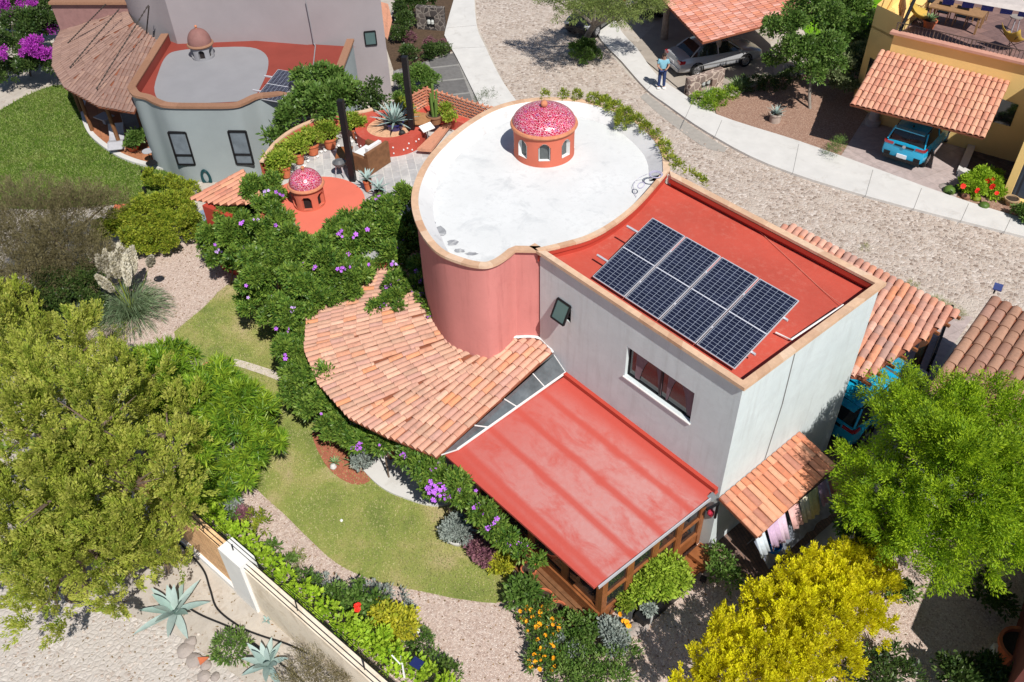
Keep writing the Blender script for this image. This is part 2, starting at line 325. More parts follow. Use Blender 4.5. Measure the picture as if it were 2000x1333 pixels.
struct('gravel_strip', GP([(130, 600), (210, 540), (300, 490), (420, 458), (520, 480), (1000, 900), (1500, 1100), (1620, 1160), (1800, 1040), (2100, 1100), (2100, 1500), (800, 1500), (760, 1333), (470, 1060), (330, 960), (330, 780), (200, 700)]), m_gravel, .008, label='pale pink gravel garden path')
lawn_pts = sp([(340, 650), (395, 605), (462, 552), (560, 600), (700, 720), (900, 900), (1010, 1060), (1000, 1120), (985, 1176), (900, 1172), (840, 1160), (740, 1138), (660, 1103), (600, 1050), (560, 1010), (490, 938), (520, 880), (440, 760), (350, 690)], 4)
struct('lawn', lawn_pts, m_lawn, .03, label='pale dry lawn in front of the main house')
mp = GP([(610, 850), (640, 848), (690, 885), (725, 935), (690, 948), (640, 915)]); struct('flower_bed', spline(mp, 4, True), m_mulch, .042)
pp = sp([(400, 712), (440, 706), (500, 722), (560, 745), (640, 790)], 5); mb = MB(); pn = [p + A([0, .16, .05]) for p in pp]; ps = [p + A([0, -.16, .05]) for p in pp]; mb.strip(ps[6:], pn[6:]); o = mb.build('path', plain('path_stone', S(214, 202, 190), .9, .15, 5, .4)); tag(o, kind='structure'); mb = MB(); mb.strip(ps[:6], pn[:6]); tag(mb.build('path', plain('clay_edging', S(214, 140, 110), .9, .15, 5, .4)), kind='structure')
crescent = sp([(640, 800), (668, 850), (697, 905), (742, 953), (795, 978), (850, 992), (905, 985), (960, 1010)], 5)
struct('patio_slab', crescent + GP([(1020, 980), (900, 760), (700, 700)]), m_conc, .0, .09, 'curved pale concrete veranda floor')
# sidewalks with kerb step
sw = sp([(1120, -60), (1162, 62), (1215, 125), (1262, 178), (1300, 207), (1380, 262), (1500, 325), (1700, 390), (2000, 467), (2150, 505)], 4)
swb = sp([(1165, -60), (1205, 50), (1245, 100), (1282, 150), (1330, 185), (1400, 228), (1560, 280), (1700, 330), (1850, 385), (2000, 432), (2150, 470)], 4)
struct('pavement', sw + swb[::-1], m_conc, -.02, .13, 'pale concrete pavement across the street')
gutter = sp([(1262, 182), (1300, 211), (1380, 266), (1420, 290)], 4); g2 = sp([(1250, 190), (1290, 226), (1370, 285), (1415, 298)], 4)
struct('gutter', gutter + g2[::-1], plain('wet_concrete', S(176, 170, 162), .8), .012)
sl = sp([(925, -60), (930, 45), (948, 95), (985, 168), (1040, 240)], 5); s2 = sp([(905, -60), (872, 55), (872, 80), (893, 118), (938, 210), (960, 260)], 5)
struct('pavement', sl + s2[::-1], m_conc, -.02, .13, 'pale concrete pavement beside the far grey house')
mb = MB()    # joints
for a, b in (((1560, 282), (1548, 340)), ((1705, 332), (1690, 385)), ((1800, 368), (1783, 412)), ((1892, 398), (1875, 436)), ((1975, 425), (1960, 457)), ((1330, 250), (1352, 200)), ((1395, 270), (1410, 235)), ((872, 55), (930, 50)), ((880, 95), (948, 92)), ((1262, 178), (1285, 152))):
    mb.beam(G(*a, .1115), G(*b, .1115), .02, .004)
tag(mb.build('pavement_joints', plain('joint_grey', (.25, .24, .23))), kind='structure')  # joint lines are dark grey in their own colour
struct('driveway', GP([(1200, 70), (1245, 85), (1290, 40), (1500, 30), (1510, 150), (1440, 190), (1350, 195), (1290, 145)]), plain('tan_concrete', S(178, 168, 156), .85, .1, 2, .3), .06)
struct('driveway', GP([(1700, 215), (1960, 240), (1880, 345), (1865, 392), (1640, 310)]), m_drive, .06)
struct('driveway', GP([(1660, 700), (1760, 600), (1900, 620), (1830, 720), (1700, 900), (1600, 880)]), m_drive, .012)
struct('driveway', GP([(768, 140), (885, 105), (935, 195), (955, 240), (850, 215), (770, 200)]), m_drive2, .03)
struct('garden_bed', GP([(1390, 190), (1480, 160), (1700, 130), (1720, 215), (1640, 308), (1560, 280), (1400, 228)]), m_gravelb, .05)
struct('garden_bed', GP([(1880, 345), (1960, 300), (2080, 330), (2100, 455), (1865, 392)]), m_gravelb, .064)
struct('courtyard_paving', GP([(1930, 225), (2100, 240), (2100, 400), (1870, 350)]), m_darkcob, .07)
struct('lawn', GP([(1560, 40), (1640, -80), (1800, -80), (1735, 10), (1705, 130), (1600, 120)]), m_lawn3, .03)
struct('lawn', sp([(-40, 240), (62, 183), (130, 168), (170, 205), (250, 280), (320, 335), (390, 352), (300, 395), (200, 402), (60, 410), (-60, 400)], 4), m_lawn2, .02, label='deep green lawn of the house behind')
struct('garden_bed', GP([(770, 20), (800, -20), (900, -20), (880, 40), (886, 100), (770, 142), (750, 80)]), m_mulchd, .02)
struct('patio_slab', sp([(165, 190), (158, 215), (172, 262), (215, 300), (262, 322), (320, 335)], 5) + GP([(330, 250), (250, 150)]), m_conc, 0, .14)
struct('patio_floor', sp([(172, 195), (168, 220), (180, 258), (220, 293), (265, 315), (318, 328)], 5) + GP([(330, 250), (250, 150)]), m_terrneigh, .145)
struct('brick_patio', GP([(1370, 1090), (1385, 1000), (1480, 900), (1700, 830), (1700, 900), (1650, 1000), (1500, 1130), (1440, 1130)]), m_brick, .016)
# ---------------------------------------------------------------- roof tiles
def tile_roof(name, poly, down, mat, parent, w=.2, L=.4, lift=.035, th=.018, under=True, curve=1.0, stag=0, jit=.012, underz=.0):
    poly = [np.asarray(p, float) for p in poly]; c = sum(poly) / len(poly)
    n = np.zeros(3)
    for i in range(len(poly)): n += np.cross(poly[i] - c, poly[(i + 1) % len(poly)] - c)
    n = nrm(n); n = n if n[2] > 0 else -n
    d = np.asarray(down, float); d = nrm(d - n * np.dot(d, n)); s = np.cross(n, d)
    q = [(np.dot(p - c, s), np.dot(p - c, d)) for p in poly]; mb = MB(); K = 5
    a0, a1 = min(p[0] for p in q), max(p[0] for p in q); cols = max(1, int(round((a1 - a0) / w))); w = (a1 - a0) / cols
    for i in range(cols):
        a = a0 + (i + .5) * w; ts = []
        for k in range(len(q)):
            p, r = q[k], q[(k + 1) % len(q)]
            if (p[0] - a) * (r[0] - a) < 0: ts.append(p[1] + (r[1] - p[1]) * (a - p[0]) / (r[0] - p[0]))
        if len(ts) < 2: continue
        lo, hi = min(ts), max(ts); b = hi; 
        while b > lo + .05:
            t = max(b - L * 1.12, lo); e = b + random.uniform(-jit, jit); ac = a + random.uniform(-jit, jit) * .7; yaw = random.uniform(-jit, jit)
            vs = []; rb, rt = w * .49, w * .42
            for bb, rr, hh in ((e, rb, lift), (t, rt, 0.006)):
                for k in range(K + 1):
                    an = math.pi * (k / K); x = ac - math.cos(an) * rr + (yaw if bb == t else 0); z = math.sin(an) * rr * .62 * curve + hh
                    vs.append(c + s * x + d * bb + n * z)
            for k in range(K + 1):
                an = math.pi * (k / K); x = ac - math.cos(an) * (rb - th); z = math.sin(an) * (rb * .62 * curve - th) + lift - .004; vs.append(c + s * x + d * e + n * z)
            fs = [(k, k + 1, K + 2 + k, K + 1 + k) for k in range(K)] + [(k + 1, k, 2 * K + 2 + k, 2 * K + 3 + k) for k in range(K)]
            mb.add(vs, fs, random.random()); b -= L
    o = mb.build(name, mat, parent, smooth=True)
    if under:
        u = MB(); poly = [p - n * (np.dot(p - c, n) + .008) for p in poly]; vs = [p - n * underz for p in poly] + [p - n * (.07 + underz) for p in poly]; k = len(poly)
        u.add(vs, [tuple(range(k)), tuple(range(2 * k - 1, k - 1, -1))] + [(i, i + k, (i + 1) % k + k, (i + 1) % k) for i in range(k)]); u.build('roof_deck', m_under, o)
    return o
# ---------------------------------------------------------------- wall with openings
def wallp(mb, O, U, W, H, N, ops=(), dep=.14, tint=.5):
    O = np.asarray(O, float); U = nrm(U); N = nrm(N); Z = np.array([0, 0, 1.])
    us = sorted({0, W, *[q for o in ops for q in (o[0], o[2])]}); vs = sorted({0, H, *[q for o in ops for q in (o[1], o[3])]})
    for i in range(len(us) - 1):
        for j in range(len(vs) - 1):
            cu, cv = (us[i] + us[i + 1]) / 2, (vs[j] + vs[j + 1]) / 2
            if any(o[0] < cu < o[2] and o[1] < cv < o[3] for o in ops): continue
            mb.add([O + U * a + Z * b for a, b in ((us[i], vs[j]), (us[i + 1], vs[j]), (us[i + 1], vs[j + 1]), (us[i], vs[j + 1]))], [(0, 1, 2, 3)], tint)
    for o in ops:
        c = [(o[0], o[1]), (o[2], o[1]), (o[2], o[3]), (o[0], o[3])]
        for k in range(4):
            (a, b), (e, f) = c[k], c[(k + 1) % 4]
            mb.add([O + U * a + Z * b, O + U * e + Z * f, O + U * e + Z * f - N * dep, O + U * a + Z * b - N * dep], [(0, 1, 2, 3)], tint)
def window(parent, O, U, N, w, h, mframe, mpane, dep=.1, bars=(), fw=.05, name='window'):
    O = np.asarray(O, float); U = nrm(U); N = nrm(N); Z = np.array([0, 0, 1.]); f = MB(); B = O - N * dep
    for a, b in (((0, 0), (w, 0)), ((0, h), (w, h)), ((0, 0), (0, h)), ((w, 0), (w, h))) + tuple(bars):
        f.beam(B + U * a[0] + Z * a[1], B + U * b[0] + Z * b[1], fw, fw, upv=N)
    fo = f.build(name, mframe, parent); p = MB(); q = B - N * .01
    p.add([q, q + U * w, q + U * w + Z * h, q + Z * h], [(0, 1, 2, 3)]); p.build('pane', mpane, fo); return fo
# ================================================================ MAIN HOUSE
H = empty('house', 'large house with oval white roof, mosaic dome, pink round wall and red flat roofs', 'house', (-5, 2, 0))
A2 = np.array; DZ, CT = 5.78, 6.12           # roof deck, coping top
tow = spline(GP([(1007, 489), (990, 503), (968, 516), (942, 521), (900, 513), (850, 490), (815, 443), (803, 388), (818, 335), (850, 290), (900, 246), (955, 213), (1010, 196), (1075, 190), (1150, 196), (1232, 224), (1290, 272), (1309, 312)], CT), 5)
tow = [A2([-6.55, -.02])] + [A2([p[0], p[1]]) for p in tow]
tow[-1] = np.array([-6.9, 5.32])
def inset(poly, d):
    c = np.array([-9.6, 2.6]); out = []
    for i, p in enumerate(poly):
        t = nrm(poly[min(i + 1, len(poly) - 1)] - poly[max(i - 1, 0)]); nn = np.array([t[1], -t[0]])
        if np.dot(nn, c - p) < 0: nn = -nn
        out.append(p + nn * d)
    return out
tw_o = inset(tow, .1); tw_i = inset(tow, .19); _d = inset(tow, 1.)
tw_d = [p + (q - p) * (.20 + .38 * min(1, max(0, (i - 18) / 12))) for i, (p, q) in enumerate(zip(tow, _d))]
arc = [np.array(p[:2]) for p in spline(GP([(1048, 487), (1100, 475), (1150, 460), (1200, 432), (1250, 390), (1300, 333)], CT), 5)]
Z3 = lambda L, z: [(p[0], p[1], z) for p in L]
mb = MB(); mb.strip(Z3(tw_o, 0), Z3(tw_o, CT - .07)); mb.build('round_wall', m_pink, H, True)
mb = MB(); mb.strip(Z3(tw_i, CT - .02), Z3(tw_d, DZ)); mb.strip(Z3(tw_i, CT - .02), Z3(tw_i, CT - .07)); mb.build('round_parapet', m_cove, H, True)
mb = MB(); dk = tw_d + arc[::-1]; mb.add(Z3(dk, DZ - .002), [tuple(range(len(dk)))]); o = mb.build('round_roof', m_white, H)
if o.data.polygons[0].normal.z < 0: o.data.flip_normals()
def coping(name, outer, inner, z0, z1, seg=.5, mat=None, par=None):
    mb = MB(); L = 0; t = random.random()
    for i in range(len(outer) - 1):
        a, b, c, d = outer[i], outer[i + 1], inner[i + 1], inner[i]; L += np.linalg.norm(b - a)
        if L > seg: t = random.random(); L = 0
        vs = [(*a, z0), (*b, z0), (*c, z0), (*d, z0), (*a, z1), (*b, z1), (*c, z1), (*d, z1)]
        mb.add(vs, [(4, 5, 6, 7), (0, 1, 5, 4), (2, 3, 7, 6), (1, 2, 6, 5), (3, 0, 4, 7), (3, 2, 1, 0)], t)
    return mb.build(name, mat or m_cantera, par or H)
coping('coping', tow, inset(tow, .2), CT - .08, CT, .4)
# box
WY, WX, FY = 0., 0., 5.25; WH = CT - .08
mb = MB()
win = (6.58 - 3.36, 3.93, 6.58 - 1.2, 4.93); win2 = (6.58 - 5.85, 4.4, 6.58 - 5.37, 4.97)
wallp(mb, (-6.58, WY, 0), (1, 0, 0), 6.58, WH, (0, -1, 0), [win, win2], .16)
wallp(mb, (0, WY, 0), (0, 1, 0), FY, WH, (1, 0, 0)); wallp(mb, (0, FY, 0), (-1, 0, 0), 6.9, WH, (0, 1, 0))
mb.add([(-.22, -.0, 2.9), (-.22, -.0, 2.9), (-.22, -.0, 2.9)], [])
mb.build('wall', m_grey, H)
mb = MB(); mb.add([(0, 1.55, 0), (.012, 1.55, 2.2), (.012, 1.57, 2.2)], [])
mb.tube([(.012, 1.75, 2.2), (.014, 1.9, 4.2), (.012, 1.86, 5.95)], .012, 5); mb.build('cable', plain('grey_cable', (.25, .25, .25)), H)
# parapet inside : band and recessed foot
bi = arc; inn = [a + nrm(np.array([-3.2, 2.6]) - a) * .12 for a in arc]
rect_o = [arc[0] + np.array([.05, .0])]; 
ci = [np.array([-6.5, .12]), np.array([-.12, .12]), np.array([-.12, 5.08]), arc[-1] + np.array([.3, -.14])]
def ringband(pts, z1, zb, z0, name='parapet', step=.05):
    mb = MB(); mid = np.array([-3.2, 2.6])
    def off(L, d):
        out = []
        for i, p in enumerate(L):
            a = nrm(L[i] - L[i - 1]) if i > 0 else None; b = nrm(L[(i + 1) % len(L)] - L[i]) if i < len(L) - 1 else None
            out.append(p + nrm(mid - p) * 0)
        return L
    up_ = Z3(pts, z1); md = Z3(pts, zb); mb.strip(up_, md)
    po = [p + d for p, d in zip(pts, OFFS)]; mb.strip(Z3(pts, zb), Z3(po, zb)); mb.strip(Z3(po, zb), Z3(po, z0)); return mb.build(name, m_redp, H)
loop = [np.array([-6.45, .08]), np.array([-.09, .08]), np.array([-.09, 5.13])]
# straight sides
for pts, OFFS in (([loop[0], loop[1]], [np.array([0, -.07])] * 2), ([loop[1], loop[2]], [np.array([.07, 0])] * 2), ([loop[2], np.array([-6.75, 5.13])], [np.array([0, .09])] * 2)):
    ringband(pts, CT - .07, 5.9, DZ - .02)
ai = [p + nrm(np.array([1., -.25]) if i > 12 else np.array([1., -.1])) * .11 for i, p in enumerate(arc)]; OFFS = [np.array([-.05, 0])] * len(ai)
ringband(ai, CT - .07, 5.93, DZ - .02)
mb = MB(); dk = [np.array([-6.6, -.0]), np.array([-.03, 0.]), np.array([-.03, 5.2]), np.array([-6.9, 5.2])] + arc[::-1]; mb.add(Z3(dk, DZ - .012), [tuple(range(len(dk)))]); o = mb.build('flat_roof', m_red, H)
if o.data.polygons[0].normal.z < 0: o.data.flip_normals()
A = np.array
def cop_line(a, b, c, d, n):   # outer a->b inner d->c
    f = lambda p, q, t: p + (q - p) * t
    coping('coping', [f(a, b, i / n) for i in range(n + 1)], [f(d, c, i / n) for i in range(n + 1)], CT - .09, CT + .01, .3)
cop_line(A([-6.55, -.09]), A([.09, -.09]), A([-.09, .08]), A([-6.45, .08]), 15)
cop_line(A([.09, -.09]), A([.09, 5.34]), A([-.09, 5.13]), A([-.09, .08]), 12)
cop_line(A([.09, 5.34]), A([-6.95, 5.34]), A([-6.7, 5.13]), A([-.09, 5.13]), 16)
coping('coping', [p + A([-.04, 0]) for p in arc], ai, CT - .085, CT + .006, .3)
mb = MB(); mb.box((-6.68, .0, CT - .042), (.42, .2, .084)); mb.build('coping', m_cantera, H)
# windows of the grey wall
wo = window(H, (-3.36, 0, 3.93), (1, 0, 0), (0, -1, 0), 2.16, 1.0, m_dark, m_glass, .12, [((1.08, 0), (1.08, 1.0))], .05)
def curtain(O, w, h, par, amp=.03, tb=1.):
    mb = MB(); A_, B_ = [], []; n = 24
    for i in range(n + 1):
        y = O[1] + amp * math.sin(i * 1.9) ; A_.append((O[0] + w * i / n, y, O[2] + h)); B_.append((O[0] + w * i / n * tb, y, O[2]))
    mb.strip(A_, B_); return mb.build('curtain', m_curt, par, True)
for ox, ww, tb in ((-3.12, .42, .6), (-2.25, -.28, .4), (-2.08, .3, .3), (-1.28, -.42, .5)):
    mb = MB(); n = 16; a_ = [(ox + ww * i / n, -.0 + .112 + .0 + (-.004 if i % 2 else .004) - 0, 4.9) for i in range(n + 1)]; b_ = [(ox + ww * tb * i / n, .112 + (-.004 if i % 2 else .004), 4.9 - (.92 if i < n * .6 else .92 - (i / n - .6) * 1.4)) for i in range(n + 1)]
    mb.strip(a_, b_); mb.build('curtain', plain('curtain_behind_glass', (.20, .13, .15), .9), wo)
mb = MB(); mb.box((-2.28, -.01, 3.91), (2.22, .07, .03)); mb.build('window_sill', m_whitep, H)
fo = MB(); O = A([-5.85, 0, 4.4])
for a, b in (((0, 0), (.48, 0)), ((0, .57), (.48, .57)), ((0, 0), (0, .57)), ((.48, 0), (.48, .57))): fo.beam(O + A([a[0], .06, a[1]]), O + A([b[0], .06, b[1]]), .05, .05, upv=(0, -1, 0))
fo = fo.build('window', m_dark, H); mb = MB(); T = O + A([0, -.02, .57]); Bt = O + A([0, -.26, .06])
for a, b in ((T, T + A([.48, 0, 0])), (Bt, Bt + A([.48, 0, 0])), (T, Bt), (T + A([.48, 0, 0]), Bt + A([.48, 0, 0]))): mb.beam(a, b, .045, .045, upv=(0, -1, .4))
sh = mb.build('sash', m_dark, fo); mb = MB(); mb.add([Bt, Bt + A([.48, 0, 0]), T + A([.48, 0, 0]), T], [(0, 1, 2, 3)]); mb.build('pane', m_glassg, fo)
# cupolas
def zfor(c, ypx):
    lo, hi = 0., 12.
    for _ in range(40):
        z = (lo + hi) / 2; v = R @ (np.array([c[0], c[1], z]) - P); y = 666.5 + F * v[1] / v[2]
        if y > ypx: lo = z
        else: hi = z
    return lo
def cupola(c, z0, r, zr, rr, zt, arch_n, aw, ah, az, phase, mat, domemat, ringmat, par, openarch=False, sills=True):
    n = 72; mb = MB(); hh = zr - z0; ops = []
    for k in range(arch_n): ops.append(phase + k * 2 * math.pi / arch_n)
    ang = [2 * math.pi * i / 144 for i in range(145)]; rows = 14; zs = [z0 + hh * j / rows for j in range(rows + 1)]
    def inside(t, z):
        for o_ in ops:
            d = (t - o_ + math.pi) % (2 * math.pi) - math.pi; x = d * r; zz = z - z0 - az
            if abs(x) < aw / 2 and 0 < zz < ah - aw / 2: return True
            if zz >= ah - aw / 2 and x * x + (zz - (ah - aw / 2)) ** 2 < aw * aw / 4: return True
        return False
    rows = 30
    for i in range(144):
        for j in range(rows):
            t = (ang[i] + ang[i + 1]) / 2; z = z0 + hh * (j + .5) / rows
            if inside(t, z): continue
            q = [(c[0] + r * math.cos(a), c[1] + r * math.sin(a), z0 + hh * b / rows) for a, b in ((ang[i], j), (ang[i + 1], j), (ang[i + 1], j + 1), (ang[i], j + 1))]; mb.add(q, [(0, 1, 2, 3)])
    dr = mb.build('cupola', mat, par); mb = MB()
    # reveals
    for o_ in ops:
        mb = MB(); pr = [(-aw / 2, 0), (aw / 2, 0), (aw / 2, ah - aw / 2)] + [(aw / 2 * math.cos(k * math.pi / 8), ah - aw / 2 + aw / 2 * math.sin(k * math.pi / 8)) for k in range(1, 8)] + [(-aw / 2, ah - aw / 2)]
        f = lambda x, z, rr_: (c[0] + rr_ * math.cos(o_ + x / r), c[1] + rr_ * math.sin(o_ + x / r), z0 + az + z)
        a_ = [f(x * 1.04, z, r + .004) for x, z in pr]; a_.append(a_[0]); b_ = [f(x, z, r - .13) for x, z in pr]; b_.append(b_[0]); mb.strip(a_, b_)
        if sills: mb.sheet([f(-aw / 2, .004, r - .1), f(-aw / 2, .004, r + .02), f(aw / 2, .004, r + .02), f(aw / 2, .004, r - .1)])
        mb.build('arch_reveal', m_whitep if sills else mat, dr)
    for o_ in ops:
        pr = [(-aw / 2, 0), (aw / 2, 0), (aw / 2, ah)] + [(-aw / 2, ah)]; mb = MB(); mb.add([(c[0] + (r - .12) * math.cos(o_ + x / r), c[1] + (r - .12) * math.sin(o_ + x / r), z0 + az + z) for x, z in pr], [(0, 1, 2, 3)])
        mb.build('arched_pane', plain('cupola_glass', (.10, .11, .11), .2) if sills else plain('cupola_dark', (.02, .015, .015), .8), dr)
    mb = MB(); prof = [(rr - .04, -.07), (rr, -.04), (rr + .02, 0), (rr, .05), (rr - .06, .07)]; mb.lathe([(q, z) for q, z in prof], (c[0], c[1], zr), 48); mb.build('ring', ringmat, dr, True)
    mb = MB(); dh = zt - zr - .14; prof = [((rr - .05) * math.cos(t * math.pi / 2 / 16), .05 + dh * math.sin(t * math.pi / 2 / 16) ** .93) for t in range(16)] + [(.01, .05 + dh)]; mb.lathe(prof, (c[0], c[1], zr), 48, capb=False); mb.build('dome', domemat, dr, True)
    mb = MB(); k = rr / 1.0 * .11; mb.lathe([(k * .6, 0), (k * .5, .04), (k * .9, .07)], (c[0], c[1], zt - .1), 12); mb.ball((c[0], c[1], zt), k, 12); mb.build('finial', m_trim, dr, True)
    return dr
C1 = A([-10.63, 3.78]); zr1 = up(1065, 333, DZ, 1064, 281)
cupola(C1, DZ, .93, DZ + .98, 1.0, zfor(C1, 203), 8, .33, .56, .22, -.72, m_salmon, m_mosaic, m_trim, H)
C2 = A([-16.8, -1.36]); cupola(C2, 3.15, .53, 3.15 + .8, .60, zfor(C2, 328), 6, .32, .50, .1, -.62, m_salmon, m_mosaic, m_trim, H, sills=False)
# membrane-roofed sunroom
L2 = [A([-5.5, -.0, 2.42]), A([-.34, -.0, 2.42]), A([*G(1386, 951, 2.42)[:2], 2.42])]
pa, pb, pc, pd = A([-5.48, 0, 2.40]), A([-.06, 0, 2.40]), G(1160, 1148, 1.95), G(866, 886, 1.98)
mb = MB(); n_ = 12; topv = [pa, pb, pc, pd]; mb.add(topv + [p - A([0, 0, .07]) for p in topv], [(3, 2, 1, 0), (4, 5, 6, 7), (0, 1, 5, 4), (1, 2, 6, 5), (2, 3, 7, 6), (3, 0, 4, 7)]); o = mb.build('sunroom_roof', m_lowroof, H)

mb = MB(); mb.beam(pa + A([0, -.05, .07]), pb + A([-.02, -.05, .07]), .12, .12); mb.build('roof_flashing', m_redp, H)
mb = MB(); mb.beam(pb + A([.02, -.15, .02]), pb * .93 + pc * .07 + A([.0, 0, -.05]), .12, .14); mb.build('gutter_end', plain('grey_metal', (.25, .27, .28), .5), H)
mb = MB(); mb.beam(pb + A([.02, -.3, -.03]), pc + A([.05, .1, -.05]), .03, .1); mb.build('drip_edge', m_alu, H)
# skylight strip
sa, sb_, sc1, sd_ = A([-6.0, -.0, 2.80]), A([-5.5, 0, 2.46]), G(893, 880, 2.03), G(868, 886, 2.2)
sd_ = G(862, 890, 2.16); nS = 4; sr = MB()
sr.add([sa, sb_, sc1, sd_], [(0, 1, 2, 3)]); so_ = sr.build('skylight_strip', m_skyl, H); mb = MB()
for t in (0, .2, .46, .72, 1.):
    p_, q_ = sa * (1 - t) + sd_ * t, sb_ * (1 - t) + sc1 * t; mb.beam(p_ + A([0, 0, .02]), q_ + A([0, 0, .02]), .02, .03)
mb.beam(sb_ + A([0, 0, .03]), sc1 + A([0, 0, .03]), .05, .04); mb.build('glazing_bar', m_whitep, so_)
# sunroom walls : X from -4.9 to -.33, Y -3.67 ; east wall X=-.33
PX, PY = G(1169, 1222, 0)[0], G(1169, 1222, 0)[1]
mb = MB(); wallp(mb, (PX, PY, 0), (0, 1, 0), -PY, .50, (1, 0, 0)); mb.box((PX - .05, PY / 2, .248), (.08, -PY, .496)); mb.build('timber_wall', m_wood, H)
mb = MB(); nb = 4; step = (-PY - .14) / nb
for i in range(nb + 1):
    y = PY + .07 + i * step; mb = MB(); mb.box((PX - .03, y, .94 + .02 * i), (.13, .13, 1.84 + .05 * i)); mb.build('post', m_wood, H)
for i in range(nb):
    y0 = PY + .135 + i * step; y1 = y0 + step - .13; f = MB()
    for z in (.54, 1.18, 1.80): f.box((PX - .0, (y0 + y1) / 2, z), (.07, y1 - y0, .05 if z > .7 else .08))
    for y in (y0 + .025, y1 - .025): f.box((PX, y, 1.17), (.06, .05, 1.24))
    fo = f.build('window', m_wood, H); g = MB(); g.add([(PX - .02, y0, .56), (PX - .02, y1, .56), (PX - .02, y1, 1.8), (PX - .02, y0, 1.8)], [(0, 1, 2, 3)]); g.build('pane', m_glass, fo)
    if i == 0: pass
# south side : low timber wall, posts, deck bench and dark openings
SX = -5.0
mb = MB()
for k, (z, yo) in enumerate(((.12, -.0), (.3, -.0), (.48, 0))): mb.box(((SX + PX) / 2, PY - .02 - k * .0, z), (PX - SX, .06, .165), tint=random.random())
mb.build('timber_wall', m_wood, H)
mb = MB()
for k in range(4): mb.box(((SX + PX - .2) / 2, PY - .1 - k * .13, .18 - k * .012 - .02), (PX - SX - .3, .115, .05), tint=k / 4)
mb.build('timber_ledge', m_wood2, H)
for x in (PX - 1.25, PX - 2.5, PX - 3.7, SX): mb = MB(); mb.box((x, PY + .05, .97), (.1, .1, 1.86)); mb.build('post', m_wood, H)
for x0, x1 in ((PX - 1.2, PX - .1), (PX - 2.45, PX - 1.3), (PX - 3.65, PX - 2.55), (SX + .05, PX - 3.75)):
    f = MB(); 
    for z in (.62, 1.84): f.box(((x0 + x1) / 2, PY + .03, z), (x1 - x0, .06, .06))
    for x in (x0 + .03, x1 - .03): f.box((x, PY + .03, 1.23), (.06, .055, 1.22))
    fo = f.build('window', m_wood, H); g = MB(); g.add([(x0, PY + .05, .6), (x1, PY + .05, .6), (x1, PY + .05, 1.86), (x0, PY + .05, 1.86)], [(0, 1, 2, 3)]); g.build('pane', m_glass, fo)
# veranda tile roof around the tower
tp = [onY(1078, 692, 0.), G(1050, 663, 2.98), G(985, 661, 3.0), G(925, 641, 3.0), G(868, 606, 3.0), G(835, 560, 3.0), G(820, 515, 3.02), G(815, 470, 3.05)]
tp[0] = A([-6.05, .0, 2.86]); ev = [G(852, 893, 2.25), G(760, 857, 2.25), G(682, 818, 2.25), G(622, 752, 2.25), G(594, 684, 2.25), G(600, 622, 2.25), G(640, 520, 2.28), G(670, 440, 2.3)]
VR = empty  # noqa
tiles_v = tinted('veranda_clay_tile', [S(200, 152, 132), S(226, 172, 146), S(214, 160, 136), S(206, 158, 142), S(232, 156, 110), S(234, 186, 160), S(222, 170, 144), S(200, 158, 134), S(226, 176, 148)], .82, .12, 9, .35, 40)
for i in range(7):
    q = [tp[i], ev[i], ev[i + 1], tp[i + 1]]
    if i == 0: q = [tp[0], ev[0], ev[1], tp[2], tp[1]]
    if i == 1: q = [tp[2], ev[1], ev[2]]
    if i >= 2: q = [tp[i], ev[i], ev[i + 1], tp[i + 1]]
    down = (ev[i] + ev[i + 1]) / 2 - (tp[i] + tp[i + 1]) / 2
    if i == 0: down = ev[0] - tp[0]
    if i == 1: down = (ev[1] + ev[2]) / 2 - tp[2]
    tile_roof('tile_roof', q, down, tiles_v, H, .19, .40, .03)
mb = MB(); rr_ = [p + A([0, 0, .07]) for p in spline(tp[:7], 5)]
for p in rr_[::1]: mb.ball(p + A([random.uniform(-.01, .01)] * 3), .055, 6, sz=.7)
mb.tube(rr_, .04, 6); mb.build('mortar_bead', m_whitep, H, True)
# veranda wall under the tile roof
mb = MB(); vw = [p * .55 + q * .45 for p, q in zip(tp[:8], ev[:8])]; vw = spline(vw, 4); mb.strip([(p[0], p[1], 0) for p in vw], [(p[0], p[1], p[2] - .12) for p in vw]); mb.build('veranda_wall', m_salmon, H, True)
for i in (1, 2, 3, 4): p = ev[i] * .8 + tp[i] * .2; mb = MB(); mb.box((p[0], p[1], 1.1), (.16, .16, 2.25)); mb.build('post', m_wood, H)
# terrace block and round coral roof
TZ = 3.0
ter = GP([(452, 398), (487, 345), (507, 318), (532, 283), (566, 256), (604, 238), (642, 226), (700, 219), (726, 213), (760, 195), (800, 190)], 3.6); ter = [p[:2] for p in ter]
LB = G(805, 243, TZ)[:2]; LC = G(837, 226, TZ)[:2]; LD = LC + nrm(G(960, 266, TZ)[:2] - LC) * 3.1
poly = ter[2:9] + [A([*LB]), LC, LD, A([-11.5, 5.6]), A([-11, 0]), A([-13.5, -2.0]), A([-16, -3.2]), A([-18.7, -2.3])]
mb = MB(); mb.prism(poly, 0, TZ); mb.build('terrace_wall', m_salmon, H)
mb = MB(); mb.add(Z3(poly, TZ + .006), [tuple(range(len(poly)))]); o = mb.build('terrace_floor', m_terr, H)
if o.data.polygons[0].normal.z < 0: o.data.flip_normals()
tso = spline(ter[2:9], 5); ti = []
for i, p in enumerate(tso):
    t = nrm(tso[min(i + 1, len(tso) - 1)] - tso[max(i - 1, 0)]); nn = A([t[1], -t[0]]); nn = nn if np.dot(nn, A([-17, 1.5]) - p) > 0 else -nn; ti.append(p + nn * .16)
